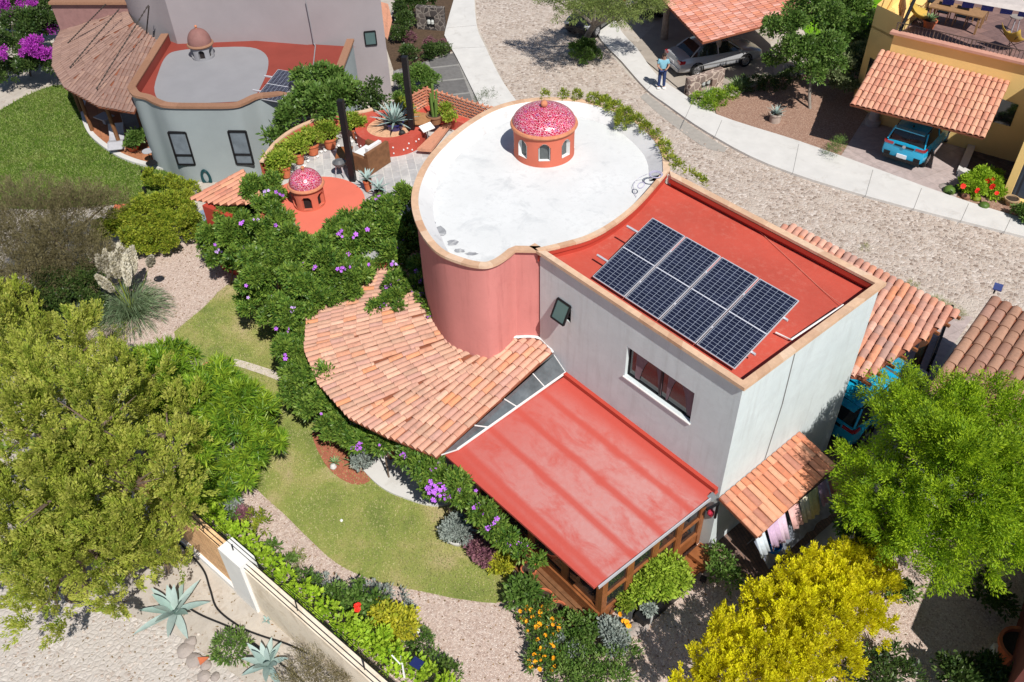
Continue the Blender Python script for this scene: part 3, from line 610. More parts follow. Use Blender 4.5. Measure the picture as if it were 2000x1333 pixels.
mb = MB(); mb.strip(Z3(tso, TZ - 3), Z3(tso, TZ + .6)); mb.strip(Z3(ti, TZ), Z3(ti, TZ + .6)); mb.build('terrace_parapet', m_salmon, H, True)
coping('coping', tso, ti, TZ + .6, TZ + .65, .4)
mb = MB(); mb.lathe([(1.78, -3.15), (1.78, 0), (.01, .06)], (-16.75, -1.3, 3.15), 48); mb.build('round_coral_roof', m_disc, H, True)
# lattice walls and red bench
def lattice(a, b, z0, z1, name='lattice_wall'):
    a = A([*a, 0.]); b = A([*b, 0.]); d = nrm(b - a); L = np.linalg.norm(b - a); N = A([d[1], -d[0], 0]); mb = MB()
    z = z0
    while z < z1 - .01: mb.beam(a + A([0, 0, z]), b + A([0, 0, z]), .09, .035, tint=random.random()); z += .115
    z = z0; k = 0
    while z < z1 - .05:
        x = .06 + (.12 if k % 2 else 0)
        while x < L - .05: p = a + d * x; mb.box((p[0], p[1], z + .0575), (.03, .09, .08), math.atan2(d[1], d[0]), tint=random.random()); x += .24
        z += .115; k += 1
    for p in (a, b): mb.box((p[0], p[1], (z0 + z1) / 2), (.12, .12, z1 - z0), math.atan2(d[1], d[0]))
    return mb.build(name, m_tileo, H)
lattice(LB, LC, TZ + .45, TZ + 1.22); lattice(LC, LD, TZ + .45, TZ + 1.22)
mb = MB(); cc = A([-18.2, 4.6]); 
for a, b in ((LB, LC), (LC, LD)):
    d = nrm(b - a); nn = A([d[1], -d[0]]); nn = nn if np.dot(nn, cc - a) > 0 else -nn; mb.prism([a, b, b + nn * .42, a + nn * .42], TZ + .01, TZ + .44 + .01 * (a is LB))
mb.build('terrace_bench', m_red, H)
# round planter wall on the terrace
pc_ = (G(712, 240, TZ + .5)[:2] + G(806, 285, TZ + .5)[:2]) / 2 + A([-.35, .35]); PR = 1.32
PCC = pc_
mb = MB(); mb.lathe([(PR, 0), (PR, .58), (PR - .42, .58), (PR - .42, .2)], (pc_[0], pc_[1], TZ), 40, capb=False); o = mb.build('planter_wall', m_red, H, True)
mb = MB(); mb.lathe([(PR - .42, 0), (.01, .03)], (pc_[0], pc_[1], TZ + .48), 24, capb=False); mb.build('planter_soil', plain('pale_planter_gravel', S(222, 176, 140), .9, .2, 10), o)
mb = MB(); rq = random.Random(3)
for k in range(26):
    t = rq.uniform(-2.9, .4); z = rq.uniform(.08, .42); q = A([pc_[0] + (PR + .01) * math.cos(t), pc_[1] + (PR + .01) * math.sin(t), TZ + z]); mb.ball(q, .035, 6, tint=rq.random())
mb.build('wall_mosaic_chips', plain('white_chip', (.75, .75, .75)), o)
# entry porch roof
pz = 2.7; q = [G(365, 385, 2.45), G(435, 402, 2.45), G(520, 388, 2.95), G(478, 334, 2.95)]
tile_roof('porch_roof', [G(365, 384, 2.9), G(436, 404, 2.9), G(520, 392, 3.5), G(478, 334, 3.5)], G(365, 384, 2.9) - G(478, 334, 3.5), m_tilep, H, .2, .5, .02, curve=.5)
e0, e1 = G(412, 470, 0), G(450, 500, 0)
mb = MB(); ew = G(500, 455, 0); e0 = G(399, 399, 2.8); ew = G(450, 420, 2.8); mb.beam(A([e0[0], e0[1], 1.4]), A([ew[0], ew[1], 1.4]), .2, 2.8); e2 = G(470, 350, 2.8); mb.beam(A([e0[0], e0[1], 1.4]) + (A([e2[0], e2[1], 1.4]) - A([e0[0], e0[1], 1.4])) * .1, A([e2[0], e2[1], 1.4]), .16, 2.6); mb.build('entry_wall', m_redp, H)
# laundry roof on the right wall
la, lb2, lc, ld = onX(1404, 972, .0), onX(1560, 845, .0), G(1631, 912, 1.95), G(1480, 1050, 1.95)
la = A([.01, -.02, 2.2]); lb2 = A([.01, 3.25, 2.26])
tile_roof('laundry_roof', [la, ld, lc, lb2], ld - la, m_tileo, H, .2, .52, .02, curve=.7)
for t in (.05, .5, .95): p = ld * (1 - t) + lc * t; q2 = la * (1 - t) + lb2 * t; mb = MB(); mb.beam(q2 - A([0, 0, .12]), p - A([0, 0, .12]), .07, .09); mb.build('rafter', m_wood, H)
mb = MB(); q1 = la + A([0, -.0, -.05]); mb.beam(A([.06, -.08, 2.1]), A([-.0, -.45, 2.12]), .05, .06); mb.beam(A([.05, -.07, 2.12]), A([.05, -.07, 1.5]), .05, .05); mb.build('iron_bracket', m_dark, H)
mb = MB(); mb.box((-.1, -.06, 1.55), (.14, .1, .16)); mb.ball((-.1, -.12, 1.6), .06, 8); mb.build('wall_lamp', plain('red_enamel', (.45, .03, .06), .4), H)
# carport roof beyond the box
ca = A([.55, 5.3, 3.05]); 
c1 = G(1543, 440, 2.75); c2 = G(1876, 608, 2.75); c3 = G(1690, 746, 2.75); c4 = A([-6.0, 5.28, 2.95])
tile_roof('carport_roof', [A([-6.1, 5.3, 3.0]), c1, c2, c3, A([0.02, 5.3, 3.0])], A([0.02, 5.3, 2.95]) - A([.02, 5.3, 2.95]) + A([-.25, 1, 0]), tinted('carport_clay_tile', T1, .8, .16, 10, .35, 40), H, .22, .42, .04)
for t in np.linspace(.03, .97, 9):
    p = c2 * (1 - t) + c3 * t - A([0, 0, .14]); mb = MB(); mb.beam(p + A([-.9, 0, 0]), p + A([.12, .0, 0]), .07, .09); mb.build('rafter', m_wood, H)
for p in (c1 + A([.4, -.3, 0]), c2 + A([-.5, -.35, 0])): mb = MB(); mb.box((p[0], p[1], 1.33), (.2, .2, 2.66)); mb.build('post', m_wood, H)
# pipe, cable and coils on the red roof
pz = DZ + .06; mb = MB(); a = G(1647, 596, pz + .15); b = G(1545, 664, pz + .02); c = G(1515, 650, pz); mb.tube([a, b, c], .025, 8); mb.build('conduit', m_whitep, H)
mb = MB(); mb.tube(spline([G(1305, 345, DZ + .02), G(1360, 372, DZ + .02), G(1450, 425, DZ + .02), G(1540, 505, DZ + .02), G(1610, 570, DZ + .02), G(1645, 595, DZ + .1)], 6), .008, 5); mb.build('cable', plain('pink_cable', S(230, 150, 130), .6), H)
def ringtube(c, r, tr, z, tilt=0, n=24):
    return [A([c[0] + r * math.cos(2 * math.pi * i / n), c[1] + r * math.sin(2 * math.pi * i / n) * 1, z + tilt * math.sin(2 * math.pi * i / n)]) for i in range(n + 1)]
mb = MB(); k = G(1281, 342, CT + .03); mb.tube(ringtube(k, .16, 0, CT + .03), .018, 6); mb.tube(ringtube(k, .19, 0, CT + .05), .014, 6); k = G(1252, 364, CT + .0); mb.tube(ringtube(k, .09, 0, CT + .03, .05), .014, 6)
mb.tube(spline([G(1265, 340, CT), G(1245, 350, CT - .2), G(1237, 365, CT - .25), G(1243, 385, CT - .3)], 5), .007, 4); mb.build('cable_coil', plain('grey_violet_cable', (.45, .42, .55), .5), H)
# stain patches of bare cement on the white roof
m_bcem = plain('bare_cement', S(158, 160, 164), .9, .2, 6, .3, stain=(S(215, 216, 216), 5, .5, .8)); rs = random.Random(2)
for (x, y, rx, ry) in ((838, 435, 12, 10), (857, 452, 14, 10), (885, 475, 12, 6), (897, 490, 11, 4), (920, 496, 14, 3), (828, 375, 3, 8), (1245, 262, 7, 3)):
    c = G(x, y, DZ); pts = []
    for k in range(14): t = k / 14 * 6.283; q = rs.uniform(.7, 1.15); pts.append(G(x + rx * q * math.cos(t), y + ry * q * math.sin(t), DZ + .006))
    mb = MB(); mb.sheet(pts[::-1]); mb.build('cement_patch', m_bcem, H)
# ---------------------------------------------------------------- solar panels
def solar_array(label, origin, n, pitch, size, rot, railz=None):
    r = empty('solar_array', label, 'solar panels', origin); r.rotation_euler = rot
    for i in range(n):
        mb = MB(); w_, h_ = size; mb.box((0, 0, 0), (w_, h_, .035)); p = mb.build('panel', m_alu, None); p.parent = r; p.location = (i * pitch, 0, 0)
        mb = MB(); a_, b_ = w_ / 2 - .018, h_ / 2 - .018; mb.sheet([(-a_, -b_, .0195), (a_, -b_, .0195), (a_, b_, .0195), (-a_, b_, .0195)]); c_ = mb.build('cells', m_cells, None); c_.parent = p
    for f in (-.24, .26):
        mb = MB(); mb.beam((-size[0] / 2 - .42, h_ * f, -.05), (pitch * (n - 1) + size[0] / 2 + .1, h_ * f, -.05), .05, .06); o = mb.build('rail', m_alu, None); o.parent = r
    return r
PT = math.radians(21)
sa_ = solar_array('row of four dark solar panels on rails on the red roof of the main house', (-5.07 + .55, .43 + math.cos(PT) * 1.13, 5.89 + math.sin(PT) * 1.13), 4, 1.137, (1.10, 2.26), (PT, 0, 0))
for x in (-.5, 1.1, 2.2, 3.6):
    for y in (-.54, .59): mb = MB(); mb.box((x, y, -.26 - y * .19), (.04, .04, .42 + y * .34)); o = mb.build('rack_leg', m_alu, None); o.parent = sa_
# ================================================================ FOLIAGE
def unit(a): return a / (np.linalg.norm(a, axis=-1, keepdims=True) + 1e-9)
class LV:
    def __init__(s): s.B = []; s.D = []; s.L = []; s.W = []; s.T = []; s.N = []
    def clumps(s, C, O, n, Lc, cr, spread, L, W, tint, bend=0., tj=.12, lj=.3):
        m = len(C); 
        if m == 0: return
        C = np.repeat(C, n, 0); O = np.repeat(unit(O), n, 0); tt = np.repeat(tint, n); k = m * n
        u = rng.random(k); J = unit(rng.normal(size=(k, 3))); b = C + O * (u * Lc)[:, None] + J * (cr * rng.random(k) ** .5)[:, None]
        d = unit(O + J * spread); d[:, 2] += bend; d = unit(d)
        s.B.append(b); s.D.append(d); s.L.append(L * (1 + lj * (rng.random(k) * 2 - 1))); s.W.append(W * (1 + lj * (rng.random(k) * 2 - 1)))
        s.T.append(np.clip(tt + rng.normal(size=k) * tj, 0, 1)); s.N.append(unit(rng.normal(size=(k, 3)) * .8 + np.array([0, 0, .5])))
    def build(s, name, mat, parent=None):
        B = np.concatenate(s.B); D = np.concatenate(s.D); L = np.concatenate(s.L)[:, None]; W = np.concatenate(s.W)[:, None]; T = np.concatenate(s.T); N = np.concatenate(s.N)
        S_ = unit(np.cross(D, N)); n = len(B); V = np.empty((n, 4, 3)); V[:, 0] = B; V[:, 1] = B + D * L * .45 + S_ * W * .5; V[:, 2] = B + D * L + N * 0; V[:, 3] = B + D * L * .45 - S_ * W * .5
        keep = V[:, 2, 2] > -.05; V = V[keep]; T = T[keep]; n = len(V)
        me = bpy.data.meshes.new(name); me.vertices.add(4 * n); me.vertices.foreach_set('co', V.reshape(-1).astype(np.float32)); me.loops.add(4 * n); me.loops.foreach_set('vertex_index', np.arange(4 * n, dtype=np.int32))
        me.polygons.add(n); me.polygons.foreach_set('loop_start', np.arange(0, 4 * n, 4, dtype=np.int32)); 
        try: me.polygons.foreach_set('loop_total', np.full(n, 4, dtype=np.int32))
        except Exception: pass
        me.materials.append(mat); at = me.attributes.new('tint', 'FLOAT', 'FACE'); at.data.foreach_set('value', T.astype(np.float32)); me.update(calc_edges=True)
        o = bpy.data.objects.new(name, me); COL.objects.link(o)
        if parent is not None: o.parent = parent; o.matrix_parent_inverse = pw(parent).inverted()
        return o
def sub_blobs(blobs, n, fr, st, upv, core=.5):
    out = []
    for x, y, z, r in blobs:
        out.append((x, y, z, r * (core if st < 1.6 else .35))); k = max(4, int(n * min(1, r / .8)))
        for i in range(k):
            d = nrm(rng.normal(size=3)); d[2] = abs(d[2]) if d[2] < -.35 else d[2]; ax = nrm(d + np.array([0, 0, upv]) + rng.normal(size=3) * .2); q = r * fr * rng.uniform(.7, 1.3); p = np.array([x, y, z]) + d * r * (rng.uniform(.72, 1.) if st > 1.6 else rng.uniform(.62, .93)) * np.array([1, 1, .85])
            out.append((*p, q, *ax, st))
    return out
SUBP = {'cypress': (14, .17, 2.6, .45), 'feather': (20, .20, 1.7, .0), 'star': (12, .27, 1.0, .4), 'vine': (8, .34, 1.1, .3), 'thuja': (24, .17, 2.3, 1.2), 'mesq': (12, .3, 1.9, -.1), 'broad': (12, .36, 1.1, .3), 'bush': (9, .38, 1., .3), 'hedge': (9, .38, 1., .3)}
def crown_pts(blobs, dens, upb=.4, zmin=-.45, lump=.22, inner=.35, squash=.85):
    C, O, T = [], [], []
    for bl_ in blobs:
        x, y, z, r = bl_[:4]
        m = max(3, int(dens * r * r * (1 + .4 / (r + .2)))); d = unit(rng.normal(size=(int(m * 1.6) + 4, 3))); d = d[d[:, 2] > zmin][:m]; m = len(d)
        ph = rng.random(3) * 6; lf = np.sin(d[:, 0] * 5 + ph[0]) * np.sin(d[:, 1] * 5 + ph[1]) + .6 * np.sin(d[:, 2] * 7 + ph[2] + d[:, 0] * 6)
        rad = r * (1 - inner * rng.random(m) ** 1.6) * (1 + lump * lf * .5); of = d * rad[:, None] * np.array([1, 1, squash])
        if len(bl_) > 4: ax_ = np.array(bl_[4:7]); of = of + np.outer(of @ ax_, ax_) * (bl_[7] - 1); of = of * .9; d = unit(d + ax_ * .9)
        c = np.array([x, y, z]) + of
        C.append(c); O.append(unit(d + np.array([0, 0, upb]) + rng.normal(size=(m, 3)) * .25)); T.append(np.clip(.5 + .22 * lf * .5 + rng.normal(size=m) * .16, 0, 1))
    return np.concatenate(C), np.concatenate(O), np.concatenate(T)
STY = {  # dens, n, Lc, cr, spread, L, W, upb, bend, inner
 'cypress': (120, 60, .40, .06, .55, .085, .036, .60, .0, .45), 'broad': (150, 16, .10, .14, 1.3, .13, .075, .35, -.1, .5),
 'vine': (170, 18, .12, .14, 1.2, .16, .07, .5, -.15, .5), 'star': (80, 22, .02, .02, 1.6, .32, .042, .7, -.12, .45), 'feather': (100, 56, .34, .11, .75, .075, .026, .25, -.15, .6),
 'thuja': (280, 34, .24, .05, .50, .07, .038, .9, 0., .4), 'hedge': (260, 14, .06, .09, 1.3, .085, .06, .4, 0., .35), 'twig': (50, 20, .40, .09, .5, .11, .016, .6, 0., .7),
 'fine': (200, 18, .10, .07, .9, .08, .030, .6, 0., .4), 'mesq': (60, 30, .45, .10, .8, .11, .028, .1, -.2, .6), 'bush': (190, 14, .08, .10, 1.2, .10, .058, .5, 0., .45)}
def foliage(name, blobs, style, mat, parent, k=1., dk=1., **kw):
    dens, n, Lc, cr, sprd, L, W, upb, bend, inner = STY[style]; big = [b for b in blobs if b[3] > .34]; sm = [b for b in blobs if b[3] <= .34]
    if style in SUBP and big: blobs = sub_blobs(big, *SUBP[style]) + sm
    C, O, T = crown_pts(blobs, dens * dk / k / k, upb, inner=inner, **kw)
    lv = LV(); lv.clumps(C, O, n, Lc * k, cr * k, sprd, L * k, W * k, T, bend); return lv.build(name, mat, parent)
m_bark = plain('bark', (.16, .115, .085), .95, .35, 6, .9, 18)
m_barkg = plain('grey_bark', (.26, .23, .20), .95, .25, 6, .7, 18)
def trunk(parent, base, blobs, r=.12, mat=None, name='trunk', fork=.45):
    mb = MB(); base = A([*base, 0.]) if len(base) == 2 else A(base); top = A([np.mean([b[0] for b in blobs]), np.mean([b[1] for b in blobs]), max(b[2] for b in blobs)]); f = base + (top - base) * fork
    mb.tube(spline([base - A([0, 0, .1]), base + (f - base) * .5 + A([random.uniform(-.08, .08)] * 3), f], 4), [r * (1.15 - .04 * i) for i in range(9)], 9)
    for b in blobs:
        e = A([b[0], b[1], b[2] + b[3] * .15]); mid = (f + e) / 2 + A([0, 0, .12]); mb.tube(spline([f - A([0, 0, .05]), mid, e], 4), [max(.012, r * (.6 - .06 * i)) for i in range(9)], 6)
        for q in range(4):
            v = nrm(A([random.gauss(0, 1), random.gauss(0, 1), random.uniform(.1, 1)])); mb.tube([e, e + v * b[3] * .7], [r * .14, .006], 5)
    return mb.build(name, mat or m_bark, parent, True)
def tree(name, label, cat, base, blobs, style, mat, r=.12, k=1., dk=1., group=None, bark=None, fork=.45, fname='crown', **kw):
    t = empty(name, label, cat, (*base[:2], 0), group); foliage(fname, blobs, style, mat, t, k, dk, **kw)
    if r: trunk(t, base, blobs, r, bark, fork=fork)
    return t
def bush(name, label, cat, pts, style, mat, k=1., dk=1., group=None, **kw):
    bl = [BL(*p) for p in pts]; o = foliage(name, bl, style, mat, None, k, dk, **kw); tag(o, label, cat, group); return o
g_cyp = leafmat('cypress_foliage', [(.18, .26, .03), (.29, .37, .045), (.42, .47, .07), (.52, .52, .12), (.22, .34, .05)], .35)
g_vine = leafmat('vine_foliage', [(.04, .10, .018), (.08, .18, .028), (.15, .26, .038), (.27, .38, .06), (.06, .15, .03)], .3, .45, .35)
g_star = leafmat('glossy_leaves', [(.06, .15, .02), (.12, .25, .02), (.22, .37, .03), (.38, .50, .04), (.07, .18, .03)], .3, .4, .4)
g_feath = leafmat('feathery_foliage', [(.09, .19, .01), (.17, .30, .012), (.27, .42, .015), (.40, .54, .02), (.12, .25, .015)], .35)
g_thuja = leafmat('golden_thuja', [(.64, .62, .012), (.78, .75, .015), (.88, .84, .03), (.70, .60, .03), (.48, .50, .015)], .4)
g_hedge = leafmat('hedge_leaves', [(.09, .16, .015), (.16, .24, .02), (.28, .34, .03), (.40, .42, .05), (.12, .18, .02)], .3)
g_brown = leafmat('olive_brown_twigs', [(.10, .085, .04), (.15, .13, .06), (.21, .18, .09), (.13, .12, .05)], .15)
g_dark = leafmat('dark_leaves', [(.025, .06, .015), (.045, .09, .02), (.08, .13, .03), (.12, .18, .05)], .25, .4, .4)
g_mid = leafmat('mid_green_leaves', [(.05, .12, .02), (.09, .18, .03), (.15, .25, .05), (.22, .32, .08)], .28, .45, .35)
g_silver = leafmat('silver_leaves', [(.20, .25, .22), (.28, .33, .30), (.36, .40, .36), (.17, .22, .18)], .2)
g_purple = leafmat('purple_leaves', [(.14, .05, .08), (.22, .09, .13), (.30, .14, .16), (.12, .10, .06)], .2)
g_lime = leafmat('lime_ivy', [(.20, .38, .02), (.32, .50, .03), (.42, .58, .05), (.14, .30, .02)], .3)
g_yel = leafmat('yellow_leaves', [(.45, .44, .03), (.58, .54, .04), (.30, .36, .03), (.66, .60, .08)], .3)
g_mesq = leafmat('mesquite_foliage', [(.13, .19, .05), (.20, .27, .07), (.28, .34, .10), (.10, .15, .04)], .3)
g_pot = leafmat('potted_leaves', [(.12, .22, .02), (.22, .34, .03), (.34, .42, .05), (.42, .44, .08)], .3)
g_bloom = leafmat('magenta_bracts', [(.35, .02, .35), (.48, .04, .50), (.55, .10, .55), (.40, .02, .45)], .3)
m_petal = plain('violet_petals', S(190, 110, 225, 1.), .6, .25, 8, 0)
m_petal2 = plain('pale_lilac_petals', S(205, 170, 235, 1.), .6, .2, 8, 0)
m_orange = plain('orange_petals', S(255, 165, 25, 1.), .6, .15, 8, 0); m_redf = plain('red_petals', S(235, 50, 35, 1.), .6, .15, 8, 0); m_whitef = plain('white_petals', (.8, .8, .8), .6, .05, 8, 0)
def flower_mesh(name, mat, r=.06, n=5):
    mb = MB()
    for k in range(n):
        t = k * 2 * math.pi / n; c, s = math.cos(t), math.sin(t); c1, s1 = math.cos(t + .5), math.sin(t + .5); c2, s2 = math.cos(t - .5), math.sin(t - .5)
        mb.add([(0, 0, 0), (c2 * r * .8, s2 * r * .8, r * .3), (c * r * 1.05, s * r * 1.05, r * .22), (c1 * r * .8, s1 * r * .8, r * .3)], [(0, 1, 2, 3)])
    mb.ball((0, 0, r * .12), r * .22, 6); return mb.build(name, mat)
def scatter(proto_mesh, name, parent, pts, sc=(.8, 1.3)):
    for p in pts:
        o = bpy.data.objects.new(name, proto_mesh); COL.objects.link(o); o.parent = parent; o.matrix_parent_inverse = pw(parent).inverted(); o.location = Vector(tuple(map(float, p)))
        d = Vector(tuple(map(float, nrm(P - p) + rng.normal(size=3) * .35))); o.rotation_euler = d.to_track_quat('Z', 'Y').to_euler(); q = random.uniform(*sc); o.scale = (q, q, q)
def fmesh(name, mat, r, n=5):
    o = flower_mesh(name, mat, r, n); me = o.data; bpy.data.objects.remove(o); return me
fv, fv2, fo_, fr_, fw_ = fmesh('violet_flower', m_petal, .072), fmesh('lilac_flower', m_petal2, .06), fmesh('orange_flower', m_orange, .05, 8), fmesh('red_flower', m_redf, .07, 7), fmesh('white_flower', m_whitef, .05, 6)
def onb(blobs, n, lift=1.24, zl=.1):      # points on the camera-facing side of foliage balls
    out = []; ws = np.array([b[3] ** 1. for b in blobs]); ws = ws / ws.sum()
    while len(out) < n:
        b = blobs[rng.choice(len(blobs), p=ws)]; c = A(b[:3]); v = nrm(P - c); d = nrm(rng.normal(size=3))
        if np.dot(d, v) < .25 or d[2] < zl: continue
        p = c + d * b[3] * lift * A([1, 1, .88]); out.append(p)
        for _ in range(rng.choice([0, 0, 1, 2, 3]) if lift > 1.12 else 0): out.append(p + nrm(rng.normal(size=3)) * .13)
    return out[:n]
# ---- the flowering vine over terrace, veranda roof and garden side
vb = [(492, 372, 2.9, 20), (462, 430, 2.3, 32), (505, 372, 3.25, 30), (530, 398, 3.3, 24), (480, 465, 2.6, 44), (525, 455, 3.0, 34), (522, 535, 2.5, 50), (590, 500, 3.0, 36), (585, 560, 2.7, 44), (645, 520, 3.05, 38), (700, 478, 3.2, 42), (755, 440, 3.4, 44), (790, 395, 3.7, 26), (738, 405, 3.5, 24), (785, 470, 3.2, 36), (655, 448, 3.35, 15), (682, 430, 3.4, 16), (560, 462, 3.3, 22), (548, 432, 3.3, 16), (632, 480, 3.3, 18), (700, 535, 3.0, 32), (625, 590, 2.5, 32), (560, 620, 2.1, 40), (510, 575, 1.8, 36), (572, 688, 1.8, 34), (590, 745, 1.5, 34), (625, 788, 1.4, 32), (590, 650, 1.9, 28), (660, 822, 1.3, 30), (478, 512, 1.8, 34), (802, 440, 3.3, 20), (805, 480, 3.1, 18), (765, 505, 3.1, 24),
      (705, 862, 1.2, 22), (640, 735, 2.1, 18)]
vine = empty('flowering_vine', 'big green vine with violet trumpet flowers spilling round the coral roof and veranda tiles', 'climbing plant', (*G(560, 700, 0)[:2], 0))
B1 = [BL(*p) for p in vb] + [BL(425, 478, 1.2, 20), BL(445, 498, 1.4, 26), BL(408, 452, 1.8, 9), BL(600, 700, 1.7, 22), BL(612, 735, 1.6, 18)]
def satellites(bl, n, seed=8):
    q = random.Random(seed); out = []
    for b in bl:
        for _ in range(n): a = q.uniform(0, 6.283); k_ = q.uniform(.85, 1.3); out.append((b[0] + math.cos(a) * b[3] * k_, b[1] + math.sin(a) * b[3] * k_, max(.15, b[2] - q.uniform(-.1, .5) * b[3]), q.uniform(.1, .24)))
    return out
foliage('trailing_stems', satellites(B1, 3), 'vine', g_vine, vine, .75, 1.5)
foliage('foliage', B1, 'vine', g_vine, vine, .82, 1.7)
for b in B1[::3]: mb = MB(); mb.tube(spline([A([b[0] - .2, b[1] - .2, 0]), A([b[0], b[1], b[2] * .5]), A(b[:3])], 4), .03, 5); mb.build('stem', m_bark, vine)
scatter(fv, 'flower', vine, onb(B1, 66), (.6, 1.2)); scatter(fv2, 'flower', vine, onb(B1, 32), (.6, 1.1))
vine2 = empty('flowering_vine', 'narrow violet flowered vine between veranda tiles and sunroom, trailing over the pale patio', 'climbing plant', (*G(860, 960, 0)[:2], 0))
B2 = [BL(*p) for p in [(748, 868, 1.5, 16), (800, 890, 1.8, 20), (835, 915, 1.8, 24), (872, 945, 1.7, 28), (905, 975, 1.6, 26), (850, 950, 1.4, 22), (940, 1000, 1.7, 20), (965, 1030, 1.6, 20), (990, 1055, 1.5, 16), (895, 945, 1.9, 18), (1020, 1075, 1.5, 12), (1050, 1100, 1.5, 10)]]
foliage('foliage', B2, 'vine', g_vine, vine2, .75, 1.6); scatter(fv, 'flower', vine2, onb(B2, 62), (.6, 1.1))
for b in B2[::3]: mb = MB(); mb.tube([A([b[0], b[1], 0]), A(b[:3])], .025, 5); mb.build('stem', m_bark, vine2)
vine3 = empty('trailing_vine', 'thin vine strands with violet blooms lying on the veranda tiles by the pink wall', 'climbing plant', (*G(780, 590, 2.8)[:2], 2.8))
B3 = [BL(*p) for p in [(735, 600, 2.72, 9), (755, 590, 2.78, 9), (775, 578, 2.85, 9), (798, 565, 2.92, 10), (815, 555, 3.0, 12), (828, 580, 3.0, 9), (842, 598, 3.0, 9), (852, 615, 3.0, 7), (775, 545, 2.95, 12), (765, 560, 2.9, 9), (690, 573, 2.75, 8), (832, 545, 3.1, 12), (820, 520, 3.2, 14), (780, 602, 2.8, 7)]]
foliage('foliage', B3, 'vine', g_vine, vine3, .8, 2.6); scatter(fv, 'flower', vine3, onb(B3, 34), (.7, 1.2))
vine4 = empty('creeper', 'thin yellow green creeper trailing along the far rim of the oval white roof', 'climbing plant', (*G(1230, 230, CT)[:2], CT))
B4 = [BL(x, y, CT + .05, r) for x, y, r in [(1065, 188, 5), (1100, 187, 6), (1125, 188, 7), (1160, 194, 8), (1180, 202, 10), (1200, 212, 11), (1222, 224, 11), (1215, 235, 8), (1245, 238, 9), (1262, 250, 8), (1280, 265, 7), (1295, 285, 7), (1303, 300, 6), (1312, 315, 6), (1325, 325, 6), (1345, 340, 5), (1365, 350, 5), (1378, 358, 5)]] + [BL(1212, 245, DZ + .2, 6)]
foliage('foliage', B4, 'fine', g_hedge, vine4, 1., 3.)
# ---- trees and large shrubs
def TR(name, label, cat, basepx, pts, style, mat, **k): bl = [BL(*p) for p in pts]; return tree(name, label, cat, G(*basepx, 0), bl, style, mat, **k)
TR('cypress', 'huge olive green cypress filling the lower left corner', 'tree', (150, 1160), [(40, 690, 2.6, 90), (140, 720, 3.4, 95), (250, 770, 3.6, 85), (200, 850, 4.6, 120), (80, 850, 4.2, 120), (330, 850, 3.0, 70), (120, 980, 4.0, 120), (260, 960, 3.8, 105), (20, 960, 3.4, 110), (60, 1100, 2.8, 105), (190, 1090, 2.8, 100), (310, 1040, 2.4, 75), (250, 1130, 1.9, 60), (330, 1110, 1.4, 36), (110, 1170, 1.9, 60), (380, 800, 2.6, 30), (10, 620, 2.2, 50)], 'cypress', g_cyp, r=.28, dk=1.25, fork=.3)
TR('cypress_branches', 'x', 'tree', (200, 1200), [(185, 1215, 1.2, 22)], 'cypress', g_cyp, r=0) if 0 else None
TR('broadleaf_tree', 'bright green tree with long drooping leaves beside the cypress and the lawn', 'tree', (455, 975), [(330, 720, 2.6, 60), (400, 760, 2.8, 75), (470, 800, 2.6, 70), (420, 850, 2.4, 70), (505, 860, 1.9, 45), (480, 910, 1.5, 45), (400, 930, 1.4, 50), (350, 780, 2.5, 60), (520, 800, 2.0, 30), (430, 960, 1.0, 30)], 'star', g_star, r=.1, k=.85, dk=1.3, bark=m_barkg)
TR('feathery_tree', 'bright green feathery tree in front of the brown tiled roof, right edge', 'tree', (1850, 1110), [(1745, 790, 3.2, 45), (1775, 865, 3.4, 62), (1700, 930, 2.8, 60), (1830, 830, 3.8, 75), (1920, 830, 3.6, 75), (1840, 930, 4.0, 105), (1760, 1000, 3.0, 75), (1930, 960, 3.8, 95), (1850, 1050, 3.0, 75), (1960, 1060, 3.0, 60), (1720, 1040, 2.2, 45), (1760, 740, 3.0, 24), (1990, 880, 3.4, 70), (1830, 1110, 2.3, 35)], 'feather', g_feath, r=.16, dk=1.6)
TR('twiggy_tree', 'sparse brownish olive tree at the left edge below the deep green lawn', 'tree', (80, 560), [(60, 430, 2.4, 75), (150, 420, 2.2, 55), (20, 500, 2.0, 70), (120, 490, 2.0, 65), (180, 520, 1.6, 50), (60, 560, 1.6, 60), (215, 400, 1.8, 26)], 'twig', g_brown, r=.12, dk=6)
TR('dark_shrub', 'dark leafy shrub between the twiggy tree and the cypress', 'shrub', (120, 590), [(110, 590, 1.0, 50), (170, 560, 1.1, 40), (60, 620, 1.0, 50), (190, 600, .6, 30)], 'bush', g_dark, r=.05, dk=1.3)
TR('mesquite', 'drooping pale green mesquite over the dark car at the street', 'tree', (1142, 85), [(1090, 10, 3.2, 35), (1140, 15, 3.6, 40), (1190, 20, 3.4, 38), (1240, 12, 3.2, 34), (1215, 42, 2.6, 24), (1270, 20, 2.8, 18), (1160, -20, 3.6, 40)], 'mesq', g_mesq, r=.16, dk=1.5, bark=m_barkg)
TR('evergreen_tree', 'glossy dark green tree between the silver car carport and the bright lawn', 'tree', (1583, 215), [(1530, 60, 3.2, 36), (1590, 40, 3.4, 44), (1640, 60, 3.0, 36), (1560, 100, 2.8, 34), (1610, 110, 2.6, 34), (1590, 150, 2.0, 26), (1655, 20, 2.8, 30), (1510, 120, 2.0, 18)], 'broad', g_mid, r=.07, k=1.1, dk=.75, bark=m_barkg)
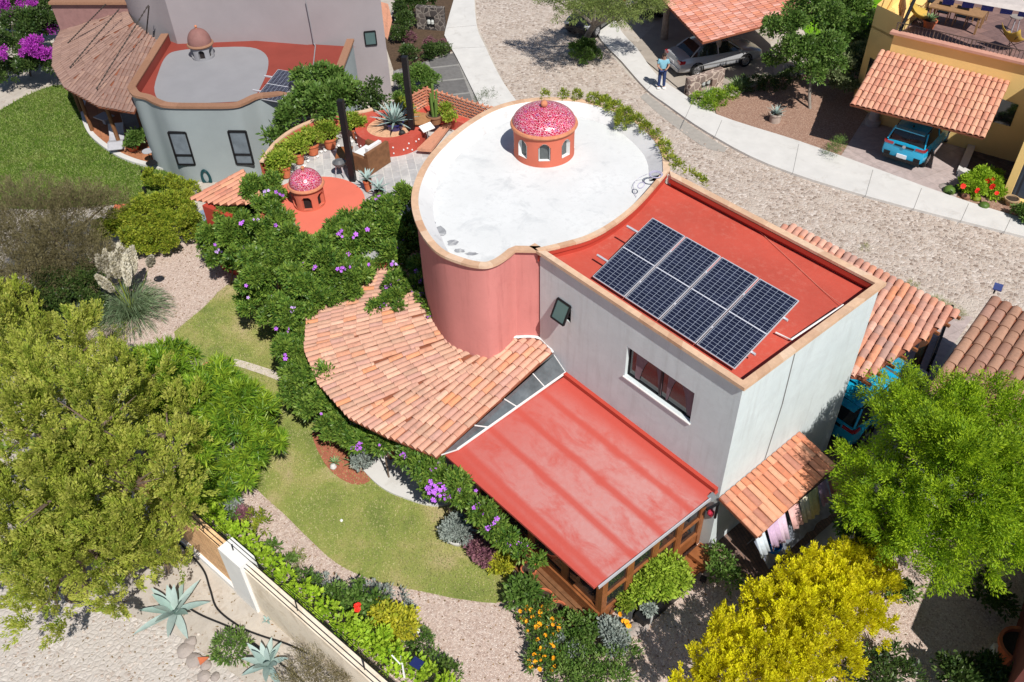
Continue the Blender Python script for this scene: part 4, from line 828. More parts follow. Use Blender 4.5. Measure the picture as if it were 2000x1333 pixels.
TR('leafy_shrub', 'variegated pale green shrub between the evergreen and the yellow house', 'shrub', (1660, 175), [(1640, 140, 1.3, 26), (1665, 125, 1.5, 26), (1690, 110, 1.2, 22), (1650, 165, .9, 20)], 'broad', leafmat('variegated', [(.05, .09, .03), (.12, .18, .06), (.34, .38, .20), (.08, .14, .04)], .25), r=.04, dk=1.5)
TR('dark_hedge', 'dark hedge against the side of the yellow house', 'hedge', (1700, 90), [(1700, 40, .8, 18), (1690, 70, .8, 20), (1670, 90, .8, 22), (1640, 100, .9, 24)], 'hedge', g_dark, r=0, dk=1.1, fname='foliage')
TR('bougainvillea', 'magenta bougainvillea bush in the upper left corner', 'shrub', (60, 150), [(20, 30, 1.8, 50), (70, 60, 1.9, 45), (30, 100, 1.6, 50), (80, 120, 1.3, 36), (95, 20, 1.6, 30), (20, 145, .8, 26)], 'bush', g_dark, r=.05, dk=1.2, k=1.3)
bo = [o for o in bpy.data.objects if o.name == 'bougainvillea'][0]
bb = [BL(*p) for p in [(15, 25, 2.4, 24), (50, 20, 2.4, 18), (70, 100, 2.1, 22), (90, 110, 1.9, 14), (5, 110, 2.0, 12), (55, 45, 2.4, 16), (100, 60, 1.9, 8), (35, 10, 2.5, 20)]]; foliage('blossoms', bb, 'bush', g_bloom, bo, 1., .9)
TR('garden_tree', 'leafy dark green tree overhanging the potted plants of the roof terrace', 'tree', (640, 250), [(560, 240, 3.6, 24), (590, 200, 3.9, 30), (640, 170, 4.2, 36), (620, 215, 4.0, 34), (665, 195, 4.2, 30), (545, 270, 3.2, 20), (690, 190, 3.8, 22), (595, 155, 4.0, 20)], 'broad', g_mid, r=.1, k=1.25, dk=1.2)
TR('slender_tree', 'thin sparse tree against the tall grey wall behind the terrace', 'tree', (735, 210), [(728, 165, 4.0, 10), (730, 185, 3.8, 12), (720, 200, 3.6, 16), (745, 205, 3.4, 14), (700, 200, 3.5, 14)], 'broad', g_dark, r=.04, dk=1.1)
bush('clipped_hedge', 'rounded clipped hedge beside the grey tiled driveway', 'hedge', [(790, 160, .7, 20), (815, 150, .8, 22), (838, 155, .7, 18), (800, 180, .5, 18), (835, 175, .6, 16), (780, 190, .6, 14)], 'hedge', g_mid, 1.1, 1.4)
bush('garden_hedge', 'yellow green hedge between the gravel garden and the porch', 'hedge', [(210, 455, .6, 26), (240, 440, .8, 30), (280, 425, .9, 34), (320, 415, 1., 34), (355, 405, 1., 26), (300, 455, .8, 36), (345, 445, .8, 34), (370, 430, .8, 20), (260, 470, .7, 32), (320, 480, .5, 26), (375, 455, .5, 14)], 'hedge', g_hedge, 1., 1.7)
bush('low_shrub', 'low yellow green shrub at the foot of the pale grey house wall', 'shrub', [(300, 355, .35, 18), (325, 360, .4, 16), (350, 365, .4, 14), (375, 368, .3, 10)], 'bush', g_hedge, 1., 1.5)
ths = [('golden thuja standing nearest the laundry roof, sunlit top', [(1590, 1112, 1.7, 34), (1545, 1150, 1.7, 38), (1600, 1150, 1.6, 42), (1570, 1140, .9, 38)]), ('broad golden thuja at the right end of the golden row', [(1650, 1120, 1.6, 42), (1700, 1125, 1.4, 42), (1680, 1170, 1.5, 52), (1620, 1160, 1.7, 48), (1660, 1120, .7, 50)]),
       ('golden thuja in the middle of the golden row', [(1500, 1190, 1.8, 42), (1550, 1205, 1.8, 48), (1610, 1230, 1.6, 48), (1530, 1210, .8, 54)]), ('golden thuja by the lower end of the gravel path', [(1430, 1250, 1.8, 46), (1490, 1270, 1.8, 52), (1560, 1280, 1.6, 50), (1460, 1240, .8, 50)]), ('golden thuja cut by the bottom edge of the picture', [(1385, 1320, 1.7, 48), (1450, 1330, 1.8, 52), (1520, 1340, 1.6, 54), (1365, 1350, 1.5, 44), (1580, 1330, 1.2, 44)]), ('small golden thuja behind the row, beside the gravel square', [(1690, 1220, 1.1, 38), (1650, 1260, 1.1, 36), (1640, 1300, .8, 26)])]
for l, pts in ths: TR('golden_thuja', l, 'conifer', pts[0][:2], pts, 'thuja', g_thuja, r=.05, dk=1.15, group='golden thujas along the path', squash=1.15, lump=.3)
TR('young_tree', 'dark green young tree between the golden thujas and the feathery tree', 'tree', (1680, 1060), [(1660, 1030, 1.8, 30), (1700, 1040, 1.8, 34), (1740, 1060, 1.6, 34), (1650, 1000, 1.7, 20)], 'bush', g_dark, r=.05, dk=1.1, k=1.2)
# ================================================================ NEIGHBOURING BUILDINGS
def onV(x, y, a, b):    # picture point on the vertical plane through a, b
    a = A(a[:2]); b = A(b[:2]); d = nrm(b - a); n = A([d[1], -d[0]]); r = ray(x, y); t = np.dot(a - P[:2], n) / np.dot(r[:2], n); return P + t * r
m_ngrey = plain('muted_grey_stucco', S(168, 160, 163, .83), .9, .05, .8, .2, 14); m_naqua = plain('muted_aqua_stucco', S(164, 174, 176, .8), .9, .05, .8, .2, 14)
m_nred = plain('muted_red_roof', S(158, 72, 60, .75), .8, .08, 1, .2); m_nwhite = plain('muted_white_roof', S(158, 158, 162, .8), .8, .05, 1, .2); m_ncop = tinted('muted_coping', [S(172, 130, 105, .8), S(160, 120, 96, .8)], .85)
N1 = empty('house', 'grey green house with curved red roof, pink cupola and tiled veranda, upper left', 'house', (*G(450, 330, 0)[:2], 0))
PZ = 3.5; ND = 3.05
fr = spline(GP([(252, 170), (262, 184), (285, 190), (305, 200), (330, 206), (400, 207), (455, 206), (478, 199), (502, 188), (530, 185), (600, 178)], PZ), 4); fr = [p[:2] for p in fr]
rt = [p[:2] for p in GP([(660, 150), (688, 76)], PZ)]; ltp = [p[:2] for p in GP([(318, 66), (285, 118)], PZ)]
lo = ltp + fr + rt
def inset2(poly, d, c):
    out = []
    for i, p in enumerate(poly):
        t = nrm(poly[min(i + 1, len(poly) - 1)] - poly[max(i - 1, 0)]); nn = A([t[1], -t[0]]); nn = nn if np.dot(nn, c - p) > 0 else -nn; out.append(p + nn * d)
    return out
cN = G(430, 130, ND)[:2]; li = inset2(lo, .25, cN)
mb = MB(); mb.strip(Z3(lo, 0), Z3(lo, PZ - .05)); mb.build('wall', m_naqua, N1, True)
mb = MB(); mb.strip(Z3(li, PZ - .04), Z3(li, ND)); mb.build('parapet', m_nred, N1, True)
coping('coping', inset2(lo, -.08, cN), li, PZ - .1, PZ, .6, m_ncop, N1)
tb = GP([(318, 66), (345, 80), (500, 80), (600, 88), (695, 92)], ND); tb = [p[:2] for p in tb]
dkp = li + [tb[-1], tb[2], tb[1], tb[0]]; mb = MB(); mb.add(Z3(dkp, ND), [tuple(range(len(dkp)))]); o = mb.build('flat_roof', m_nred, N1)
if o.data.polygons[0].normal.z < 0: o.data.flip_normals()
wp = spline(GP([(302, 180), (310, 140), (325, 110), (350, 99), (420, 93), (490, 93), (520, 108), (523, 135), (508, 172), (495, 188), (460, 199), (330, 200)], ND + .01), 4, True); mb = MB(); mb.add(wp, [tuple(range(len(wp)))]); o = mb.build('roof_patch', m_nwhite, N1)
if o.data.polygons[0].normal.z < 0: o.data.flip_normals()
CN = G(398, 112, ND)[:2] ; cupola(CN, ND, .48, ND + .62, .56, zfor(CN, 52), 6, .26, .40, .08, -.5, m_nwhite, plain('muted_pink_dome', S(150, 108, 102, .8), .7), m_ncop, N1, sills=False)
# tall curved wall
tr = G(767, 195, 0)[:2]; tw0 = [p[:2] for p in GP([(243, 2), (250, 25), (262, 45), (285, 60), (318, 70), (345, 80)], 3.2)]
tallp = spline([A(p) for p in tw0], 4) + [A(tb[2]), A(tb[3]), A([*tr])] + [A([*tr]) + A([-6., 2.])]
mb = MB(); mb.strip(Z3(tallp, 0), Z3(tallp, 11)); mb.build('tall_wall', m_ngrey, N1, True)
w0 = onV(711, 62, tb[3], tr); w1 = onV(728, 62, tb[3], tr); w2 = onV(728, 87, tb[3], tr); U_ = nrm(A([*(tr - A(tb[3])), 0])); NN = A([U_[1], -U_[0], 0]); NN = NN if np.dot(NN, P - w0) > 0 else -NN
window(N1, w0 * A([1, 1, 0]) + A([0, 0, w2[2]]) + NN * .08, U_, NN, .5, max(.5, w0[2] - w2[2]), m_dark, m_glassg, .03)
mb = MB(); q = [onV(597, 0, tb[2], tb[3]), onV(606, 45, tb[2], tb[3]), onV(613, 84, tb[2], tb[3])]; mb.tube([p + NN * .06 for p in q] + [G(616, 90, ND + .05), G(611, 135, ND + .05)], .025, 6); mb.build('conduit', m_nwhite, N1)
fa, fb = fr[16], fr[22]; Uf = nrm(A([*(fb - fa), 0])); Nf = A([Uf[1], -Uf[0], 0]); Nf = Nf if np.dot(Nf, P - A([*fa, 0])) > 0 else -Nf
for (x0, y0, x1, y1) in ((329, 258, 376, 321), (446, 256, 485, 320)):
    a = onV(x0, y0, fa, fb); b = onV(x1, y1, fa, fb); zt, zb = a[2], b[2]; w_ = .72
    f = window(N1, A([a[0], a[1], zb]) + Nf * .06, Uf, Nf, w_, zt - zb, m_dark, m_curt2, .03, [((0, (zt - zb) * .3), (w_, (zt - zb) * .3))], .07)
# veranda tiles of that house
T_ = [G(245, 16, 3.5), G(262, 45, 3.5), G(280, 60, 3.45), G(308, 80, 3.4)]; E_ = [G(128, 42, 2.5), G(104, 88, 2.5), G(101, 130, 2.5), G(125, 172, 2.5), G(190, 208, 2.5), G(262, 222, 2.5)]
for q in ([T_[0], E_[0], E_[1]], [T_[0], E_[1], E_[2], T_[1]], [T_[1], E_[2], E_[3]], [T_[1], E_[3], E_[4], T_[2]], [T_[2], E_[4], E_[5], T_[3]]):
    k = len(q); down = (q[1] + q[2]) / 2 - (q[0] + q[-1]) / 2 if k == 4 else (q[1] + q[2]) / 2 - q[0]
    tile_roof('veranda_roof', q, down, m_tilen, N1, .2, .45, .02, curve=.5)
mb = MB(); mb.beam(G(128, 40, 2.65), G(248, 10, 3.7), .25, .12); mb.build('roof_beam', plain('grey_beam', (.10, .11, .12), .7), N1)
mb = MB(); a, b = G(118, 52, 0)[:2], G(250, 16, 0)[:2]; k = nrm(G(102, 6, 4)[:2] - G(255, 6, 4)[:2]); c0 = G(250, 6, 3.9)[:2]; c1_ = G(98, 6, 3.9)[:2]; mb.prism([c0, c1_, c1_ + A([-1., 4]), c0 + A([-1, 4])], 0, 3.85); mb.build('side_wall', plain('muted_pink_stucco', S(160, 122, 118, .8), .9), N1)
mb = MB(); mb.beam(A([*c0, 3.93]), A([*c1_, 3.93]), .35, .12); mb.build('coping', m_ncop, N1)
for (a, b, zt) in (((207, 8), (132, 85), 4.3), ((233, 18), (136, 133), 4.1), ((290, 10), (188, 175), 4.9), ((291, 12), (286, 64), 4.9)):
    q0, q1 = G(*a, zt), G(*b, 2.75 if b[1] > 70 else 3.5); mb = MB(); n = 42
    for i in range(n): p = q0 + (q1 - q0) * i / n; r_ = q0 + (q1 - q0) * (i + .8) / n; mb.tube([p, r_], .035 if i % 2 else .02, 5)
    mb.build('hanging_chain', plain('rusty_chain', (.05, .04, .035), .7), N1)
for q in (E_[2], E_[3], E_[4]): mb = MB(); p = q * .88 + T_[1] * .12; mb.tube([A([p[0], p[1], 0]), A([p[0], p[1], 2.5])], .09, 8); mb.build('post', m_wood2, N1)
# tiled corner on the far side of the tall wall
mb = MB(); q = [G(744, 4, 2.8), G(758, 8, 2.6), G(766, 40, 2.4), G(757, 78, 2.4), G(750, 70, 2.6)]; mb.add(q, [tuple(range(5))]); mb.build('side_roof', m_tileo, N1)
solar_array('two dark solar panels half hidden by a leafy tree on the muted red roof', G(545, 168, PZ + .05), 2, 1.2, (1.16, 1.9), (math.radians(12), 0, .50))
# ---------------------------------------------------------------- yellow house
m_yel = plain('ochre_stucco', S(246, 210, 136, .95), .85, .05, 1, .25, 14); m_pinkcop = plain('rose_coping', S(214, 160, 140), .8, .1, 3)
N2 = empty('house', 'ochre yellow house with a roof terrace and a clay tiled carport, upper right', 'house', (-5, 26, 0))
ya = A([-10.1, 23.04]); yb = A([-5.31, 24.08]); yd = nrm(yb - ya); yn = A([yd[1], -yd[0]]); yn = -yn if np.dot(yn, P[:2] - ya) < 0 else yn     # towards street
ZT = 4.2; y0 = onV(1748, 62, ya, yb); y0 = y0[:2]; y1 = y0 + yd * 9.5; zt2 = onV(1748, 66, ya, yb)[2]; ZT = zt2; FL = ZT - .35
mb = MB(); wallp(mb, (*y0, 0), (*yd, 0), 9.5, ZT, (*yn, 0)); yl = G(1700, 121, 0)[:2]
lw = onV(1727, 0, y0, yl + A([-.0, .0]))
yk = y0 - yn * 6.5
mb.strip([(*y0, 0), (*yk, 0)], [(*y0, ZT), (*yk, ZT)]); mb.build('wall', m_yel, N2)
# left wing
wa = y0 - yn * .6; wb = wa - yd * 1.35 - yn * .7; wc = wb - yn * 6
mb = MB(); mb.strip([(*wa, 0), (*wb, 0), (*wc, 0)], [(*wa, ZT + .5), (*wb, ZT + .5), (*wc, ZT + .5)]); mb.prism([wa, wb, wc, wa - yn * 6.6], ZT - .5, ZT - .4); mb.build('wing_wall', m_yel, N2)
mb = MB(); q = wa * .62 + wb * .38; d2 = nrm(wb - wa); nq = A([d2[1], -d2[0]]); nq = nq if np.dot(nq, P[:2] - wa) > 0 else -nq; mb.add([(*(q + nq * .02), .3), (*(q + d2 * .55 + nq * .02), .3), (*(q + d2 * .55 + nq * .02), 2.4), (*(q + nq * .02), 2.4)], [(0, 1, 2, 3)]); mb.build('narrow_window', m_glass, N2)
mb = MB(); mb.add([(*y0, FL), (*y1, FL), (*(y1 - yn * 6.5), FL), (*(yk), FL)], [(0, 1, 2, 3)]); o = mb.build('terrace_floor', slabs('rose_floor_tile', S(122, 98, 96), S(150, 118, 110), S(104, 84, 82), .55, .55, .25, .01, 0), N2)
if o.data.polygons[0].normal.z < 0: o.data.flip_normals()
mb = MB(); p0 = y0 + yn * .12 - yd * .1; mb.beam(A([*(y0 + yn * .0 - yd * .15), ZT + .05]), A([*(y1), ZT + .05]), .34, .1); mb.build('coping', m_pinkcop, N2)
mb = MB(); mb.beam(A([*(y0 - yn * .14), ZT + .42]), A([*(y1 - yn * .14), ZT + .42]), .03, .03)
for i in range(62):
    p = y0 - yn * .14 + yd * (.15 * i); mb.tube([(p[0], p[1], ZT + .1), (p[0], p[1], ZT + .42)], .014 if i % 10 else .03, 4)
mb.build('railing', plain('brown_iron', (.10, .07, .06), .6), N2)
mb = MB(); pt = y0 - yn * .1 + yd * .15; q = G(1790, -40, ZT + 2.2); mb.tube([A([*pt, ZT]), A([*(pt + yd * .25 - yn * 1.2), ZT + 2.9])], .07, 6); mb.build('steel_post', m_dark, N2)
mb = MB(); q0 = y0 - yd * .1 - yn * 1.1; mb.beam(A([*q0, ZT + .65]), A([*(q0 - yn * 2.4 - yd * .9), ZT + .65]), .06, .06)
for i in range(14): p = q0 + (-yn * 2.4 - yd * .9) * (i / 13); mb.tube([(p[0], p[1], ZT - .2), (p[0], p[1], ZT + .65)], .018, 4)
mb.build('side_railing', m_wood2, N2)
# back awning and blue beam
mb = MB(); q = [G(1830, -6, ZT + 2.0), G(2010, 26, ZT + 2.0), G(2080, 20, ZT + 2.2), G(1900, -40, ZT + 2.2)]; mb.add(q, [(0, 1, 2, 3)]); mb.build('awning', plain('cream_canvas', S(214, 204, 198, .8), .9), N2)
for i, x in enumerate((1842, 1880, 1918, 1955, 1990)): mb = MB(); a = G(x, 0 + (x - 1842) * .16, ZT + 1.6); mb.beam(a, a + A([*(-yn * .1 + yd * .42), 0]), .12, .3); mb.build('blue_panel', plain('cobalt_paint', (.02, .03, .22), .4), N2)
# carport
yc = [G(1660, 204, 2.35), G(1921, 271, 2.35), onV(1973, 163, ya, yb), onV(1722, 101, ya, yb)]; yc[2] = A([*yb, 3.3]) + A([*yd * 0.02, 0]) ; yc[3] = A([*ya, 3.3]) - A([*yd * .35, 0]); 
yc[2] = A([*onV(1972, 163, ya, yb)[:2], 3.3]); tile_roof('carport_roof', [yc[0], yc[1], yc[2], yc[3]], yc[0] - yc[3], tinted('yellow_house_tile', [S(206, 138, 112), S(230, 170, 142), S(220, 150, 122), S(236, 176, 144), S(222, 160, 128)], .8, .1, 10, .35, 40), N2, .22, .46, .03)
cb = G(1703, 245, 0); mb = MB(); mb.lathe([(.34, 0), (.34, .25), (.24, .3), (.2, .9), (.19, 2.1), (.3, 2.3)], (cb[0], cb[1], 0), 20); mb.build('column', plain('grey_cantera', S(196, 186, 180, .8), .85, .1, 6), N2, True)
ws = G(1954, 388, 0)[:2]; we = ws + yd * 4; 
mb = MB(); wallp(mb, (*ws, 0), (*yd, 0), 4, 4.6, (*yn, 0), [(.28, .15, 3.9, 2.4)], .3); mb.strip([(*ws, 0), (*(ws - yn * 5), 0)], [(*ws, 4.6), (*(ws - yn * 5), 4.6)]); mb.prism([ws + yd * .01, we, we - yn * 5, ws - yn * 5], 4.5, 4.6); mb.build('front_wing', m_yel, N2)
mb = MB(); q = ws + yd * .28 - yn * .2; mb.add([(*q, .15), (*(q + yd * 3.6), .15), (*(q + yd * 3.6), 2.4), (*q, 2.4)], [(0, 1, 2, 3)]); mb.build('slate_panel', slabs('blue_slate', S(62, 76, 96), S(48, 58, 76), S(40, 46, 58), .3, .12, 0, .01), N2)
q0 = onV(1935, 205, ya, yb); mb = MB(); a_ = onV(1957, 193, ya, yb); b_ = onV(1990, 205, ya, yb); c_ = onV(1985, 250, ya, yb); mb.add([a_ + A([*yn * .03, 0]), b_ + A([*yn * .03, 0]), A([b_[0], b_[1], max(.3, c_[2])]) + A([*yn * .03, 0]), A([a_[0], a_[1], max(.3, c_[2])]) + A([*yn * .03, 0])], [(0, 1, 2, 3)]); mb.build('window', m_glass, N2)
le = empty('concrete_ledge', 'pale concrete ledge in the dark courtyard beside the yellow front wing', 'ledge', (*G(1950, 275, 0)[:2], 0)); mb = MB(); mb.beam(G(1924, 262, .35), G(1998, 284, .35), .5, .35); mb.build('slab', m_conc, le)
stp = empty('stone_planter', 'low stone planter edge between blue car and the red geraniums', 'planter', (*G(1885, 345, 0)[:2], 0)); mb = MB(); mb.beam(G(1876, 338, .2), G(1898, 350, .2), .35, .4); mb.beam(G(1876, 338, .15), G(1905, 268, .15), .3, .3); mb.build('edge', m_conc, stp)
# ---------------------------------------------------------------- middle carport with columns
N3 = empty('carport', 'clay tiled carport on stone columns above the silver sedan', 'carport', (*G(1400, 60, 0)[:2], 0))
r0 = G(1372, 84, 2.55); r1 = G(1286, -6, 2.55); r2 = r1 + (r1 - r0) * .5; dn = nrm((G(1372, 84, 2.55) - G(1590, 26, 2.75)) * A([1, 1, 0])); 
e1 = G(1600, 22, 2.95); tile_roof('carport_roof', [r0, r2, r2 + (e1 - r0), e1], r0 - e1, m_tiler, N3, .22, .42, .02, curve=.6)
for (x, y) in ((1395, 138), (1297, 78)):
    c = G(x, y, 0); mb = MB(); mb.lathe([(.22, 0), (.2, .4), (.17, 1.2), (.17, 2.1), (.3, 2.35), (.3, 2.5)], (c[0], c[1], 0), 14); mb.build('column', plain('column_stone', S(176, 160, 148, .7), .9, .3, 8, .6), N3, True)
m_cream = plain('cream_stucco', S(220, 208, 184, .8), .85, .06, 1)
N4 = empty('house', 'cream house wall half hidden behind the carport at the top edge', 'house', (-15, 30, 0)); mb = MB(); a, b = G(1440, 62, 0)[:2], G(1560, 50, 0)[:2]; d = nrm(b - a); n2 = A([-d[1], d[0]]); n2 = n2 if n2[1] > 0 else -n2; mb.prism([a, b, b + n2 * 9, a + n2 * 9], 0, 2.4)
a2 = G(1180, 8, 0)[:2]; b2 = G(1300, -30, 0)[:2]; mb.build('wall', m_cream, N4)
mb = MB(); q = (a + (b - a) * .1) - n2 * .02; mb.add([(*q, .1), (*(q + d * .9), .1), (*(q + d * .9), 2.0), (*q, 2.0)], [(0, 1, 2, 3)]); mb.build('dark_doorway', m_glass, N4)
# ---------------------------------------------------------------- right neighbour roof
N5 = empty('house', 'brown tiled roof of the house cut by the right edge', 'house', (4, 9, 0)); ra, rb_ = G(1937, 578, 2.7), G(1822, 742, 2.5); rd = G(2010, 613, 2.7) - ra; k = nrm(rd) * 6.5
rq_ = rb_ + (rb_ - ra) * .35; tile_roof('tile_roof', [ra, rq_, rq_ + k, ra + k], rb_ - ra, m_tiled, N5, .30, .6, .03, curve=.8)
mb = MB(); i0 = ra + k * .06 + (rb_ - ra) * .05; mb.prism([i0[:2] + nrm(k)[:2] * .5, rq_[:2] + nrm(k)[:2] * .55, rq_[:2] + k[:2], ra[:2] + k[:2]], 0, 2.35); mb.build('wall', m_grey, N5)
lamp = empty('solar_lamp', 'small blue solar lamp on the tip of the brown tiled roof', 'lamp', ra); mb = MB(); mb.beam(ra + A([.02, .0, .1]), ra + A([.02, .0, .3]), .04, .04, upv=(1, 0, 0)); mb.build('bracket', m_dark, lamp); mb = MB(); mb.box(ra + A([.05, .05, .33]), (.24, .34, .04), .3); mb.build('lamp_panel', plain('solar_blue', (.06, .08, .22), .2), lamp)
mb = MB(); f0 = G(1835, 660, 0)[:2]; f1 = G(1800, 755, 0)[:2]; fw = empty('dark_fence', 'dark slatted fence between the carport and the brown tiled roof', 'fence', (*f0, 0)); mb.beam(A([*f0, .7]), A([*f1, .7]), .08, 1.4); mb.build('panel', m_dark, fw)
# ================================================================ boundary wall
BW = empty('boundary_wall', 'long beige boundary wall with a brick section and dark fence wires on top', 'wall', (-5, -9.6, 0))
m_beige = plain('beige_stucco', S(240, 226, 204, .95), .9, .08, 1.2, .3, 12, stain=(S(206, 186, 158), 1.5, .5, .5)); m_brk = slabs('tan_brick', S(212, 160, 112), S(196, 142, 98), S(188, 140, 104), .3, .08, 0, .008)
def wy(x): return -10.32 + .168 * (x + 9.6)
ang = math.atan(.168)
def wseg(x0, x1, h, th, mat, name, off=0):
    mb = MB(); a = A([x0, wy(x0) + off]); b = A([x1, wy(x1) + off]); d = nrm(b - a); n = A([-d[1], d[0]]); mb.prism([a, b, b + n * th, a + n * th], 0, h); return mb.build(name, mat, BW)
s_ = NT('tan_brick_wall'); bt = s_.new('ShaderNodeTexBrick'); cmb = s_.new('ShaderNodeCombineXYZ'); spx = s_.new('ShaderNodeSeparateXYZ'); s_.l.new(s_.pos(), spx.inputs[0]); s_.l.new(spx.outputs[0], cmb.inputs[0]); s_.l.new(spx.outputs[2], cmb.inputs[1]); s_.l.new(cmb.outputs[0], bt.inputs['Vector'])
bt.inputs['Scale'].default_value = 1; bt.inputs['Brick Width'].default_value = .28; bt.inputs['Row Height'].default_value = .075; bt.inputs['Mortar Size'].default_value = .006; bt.inputs['Color1'].default_value = (*S(244, 200, 150, .95), 1); bt.inputs['Color2'].default_value = (*S(230, 182, 134, .95), 1); bt.inputs['Mortar'].default_value = (*S(186, 140, 108), 1); m_brkw = s_.fin(s_.mix(1., bt.outputs[0], s_.ramp(s_.noise(4, 5), [(.3, .8), (.7, 1.15)]), 'MULTIPLY'), .9)
wseg(-13.5, -6.98, 1.75, .22, m_brkw, 'brick_section', .02); wseg(-7.0, -6.15, 1.98, .42, m_whitep, 'pillar', -.08); wseg(-6.15, 2.2, 1.78, .24, m_beige, 'plaster_section'); wseg(-13.5, -6.98, .16, .3, m_whitep, 'plinth', -.06)
mb = MB(); k = A([-6.7, wy(-6.7) + .1, 2.1])
for j, (o_, z) in enumerate(((.02, 1.86), (.1, 1.92), (.2, 1.98), (.26, 2.06))):
    mb = MB(); mb.tube([A([-13.5, wy(-13.5) + o_, z]), A([2.2, wy(2.2) + o_, z])], .009, 5); mb.build('fence_wire', m_dark, BW)
for x in (-11.6, -9.2, -6.7, -4.4, -2.2, .1): mb = MB(); mb.tube([A([x, wy(x) + .12, 1.7]), A([x, wy(x) + .14, 2.2])], .016, 5); mb.build('wire_post', m_dark, BW)
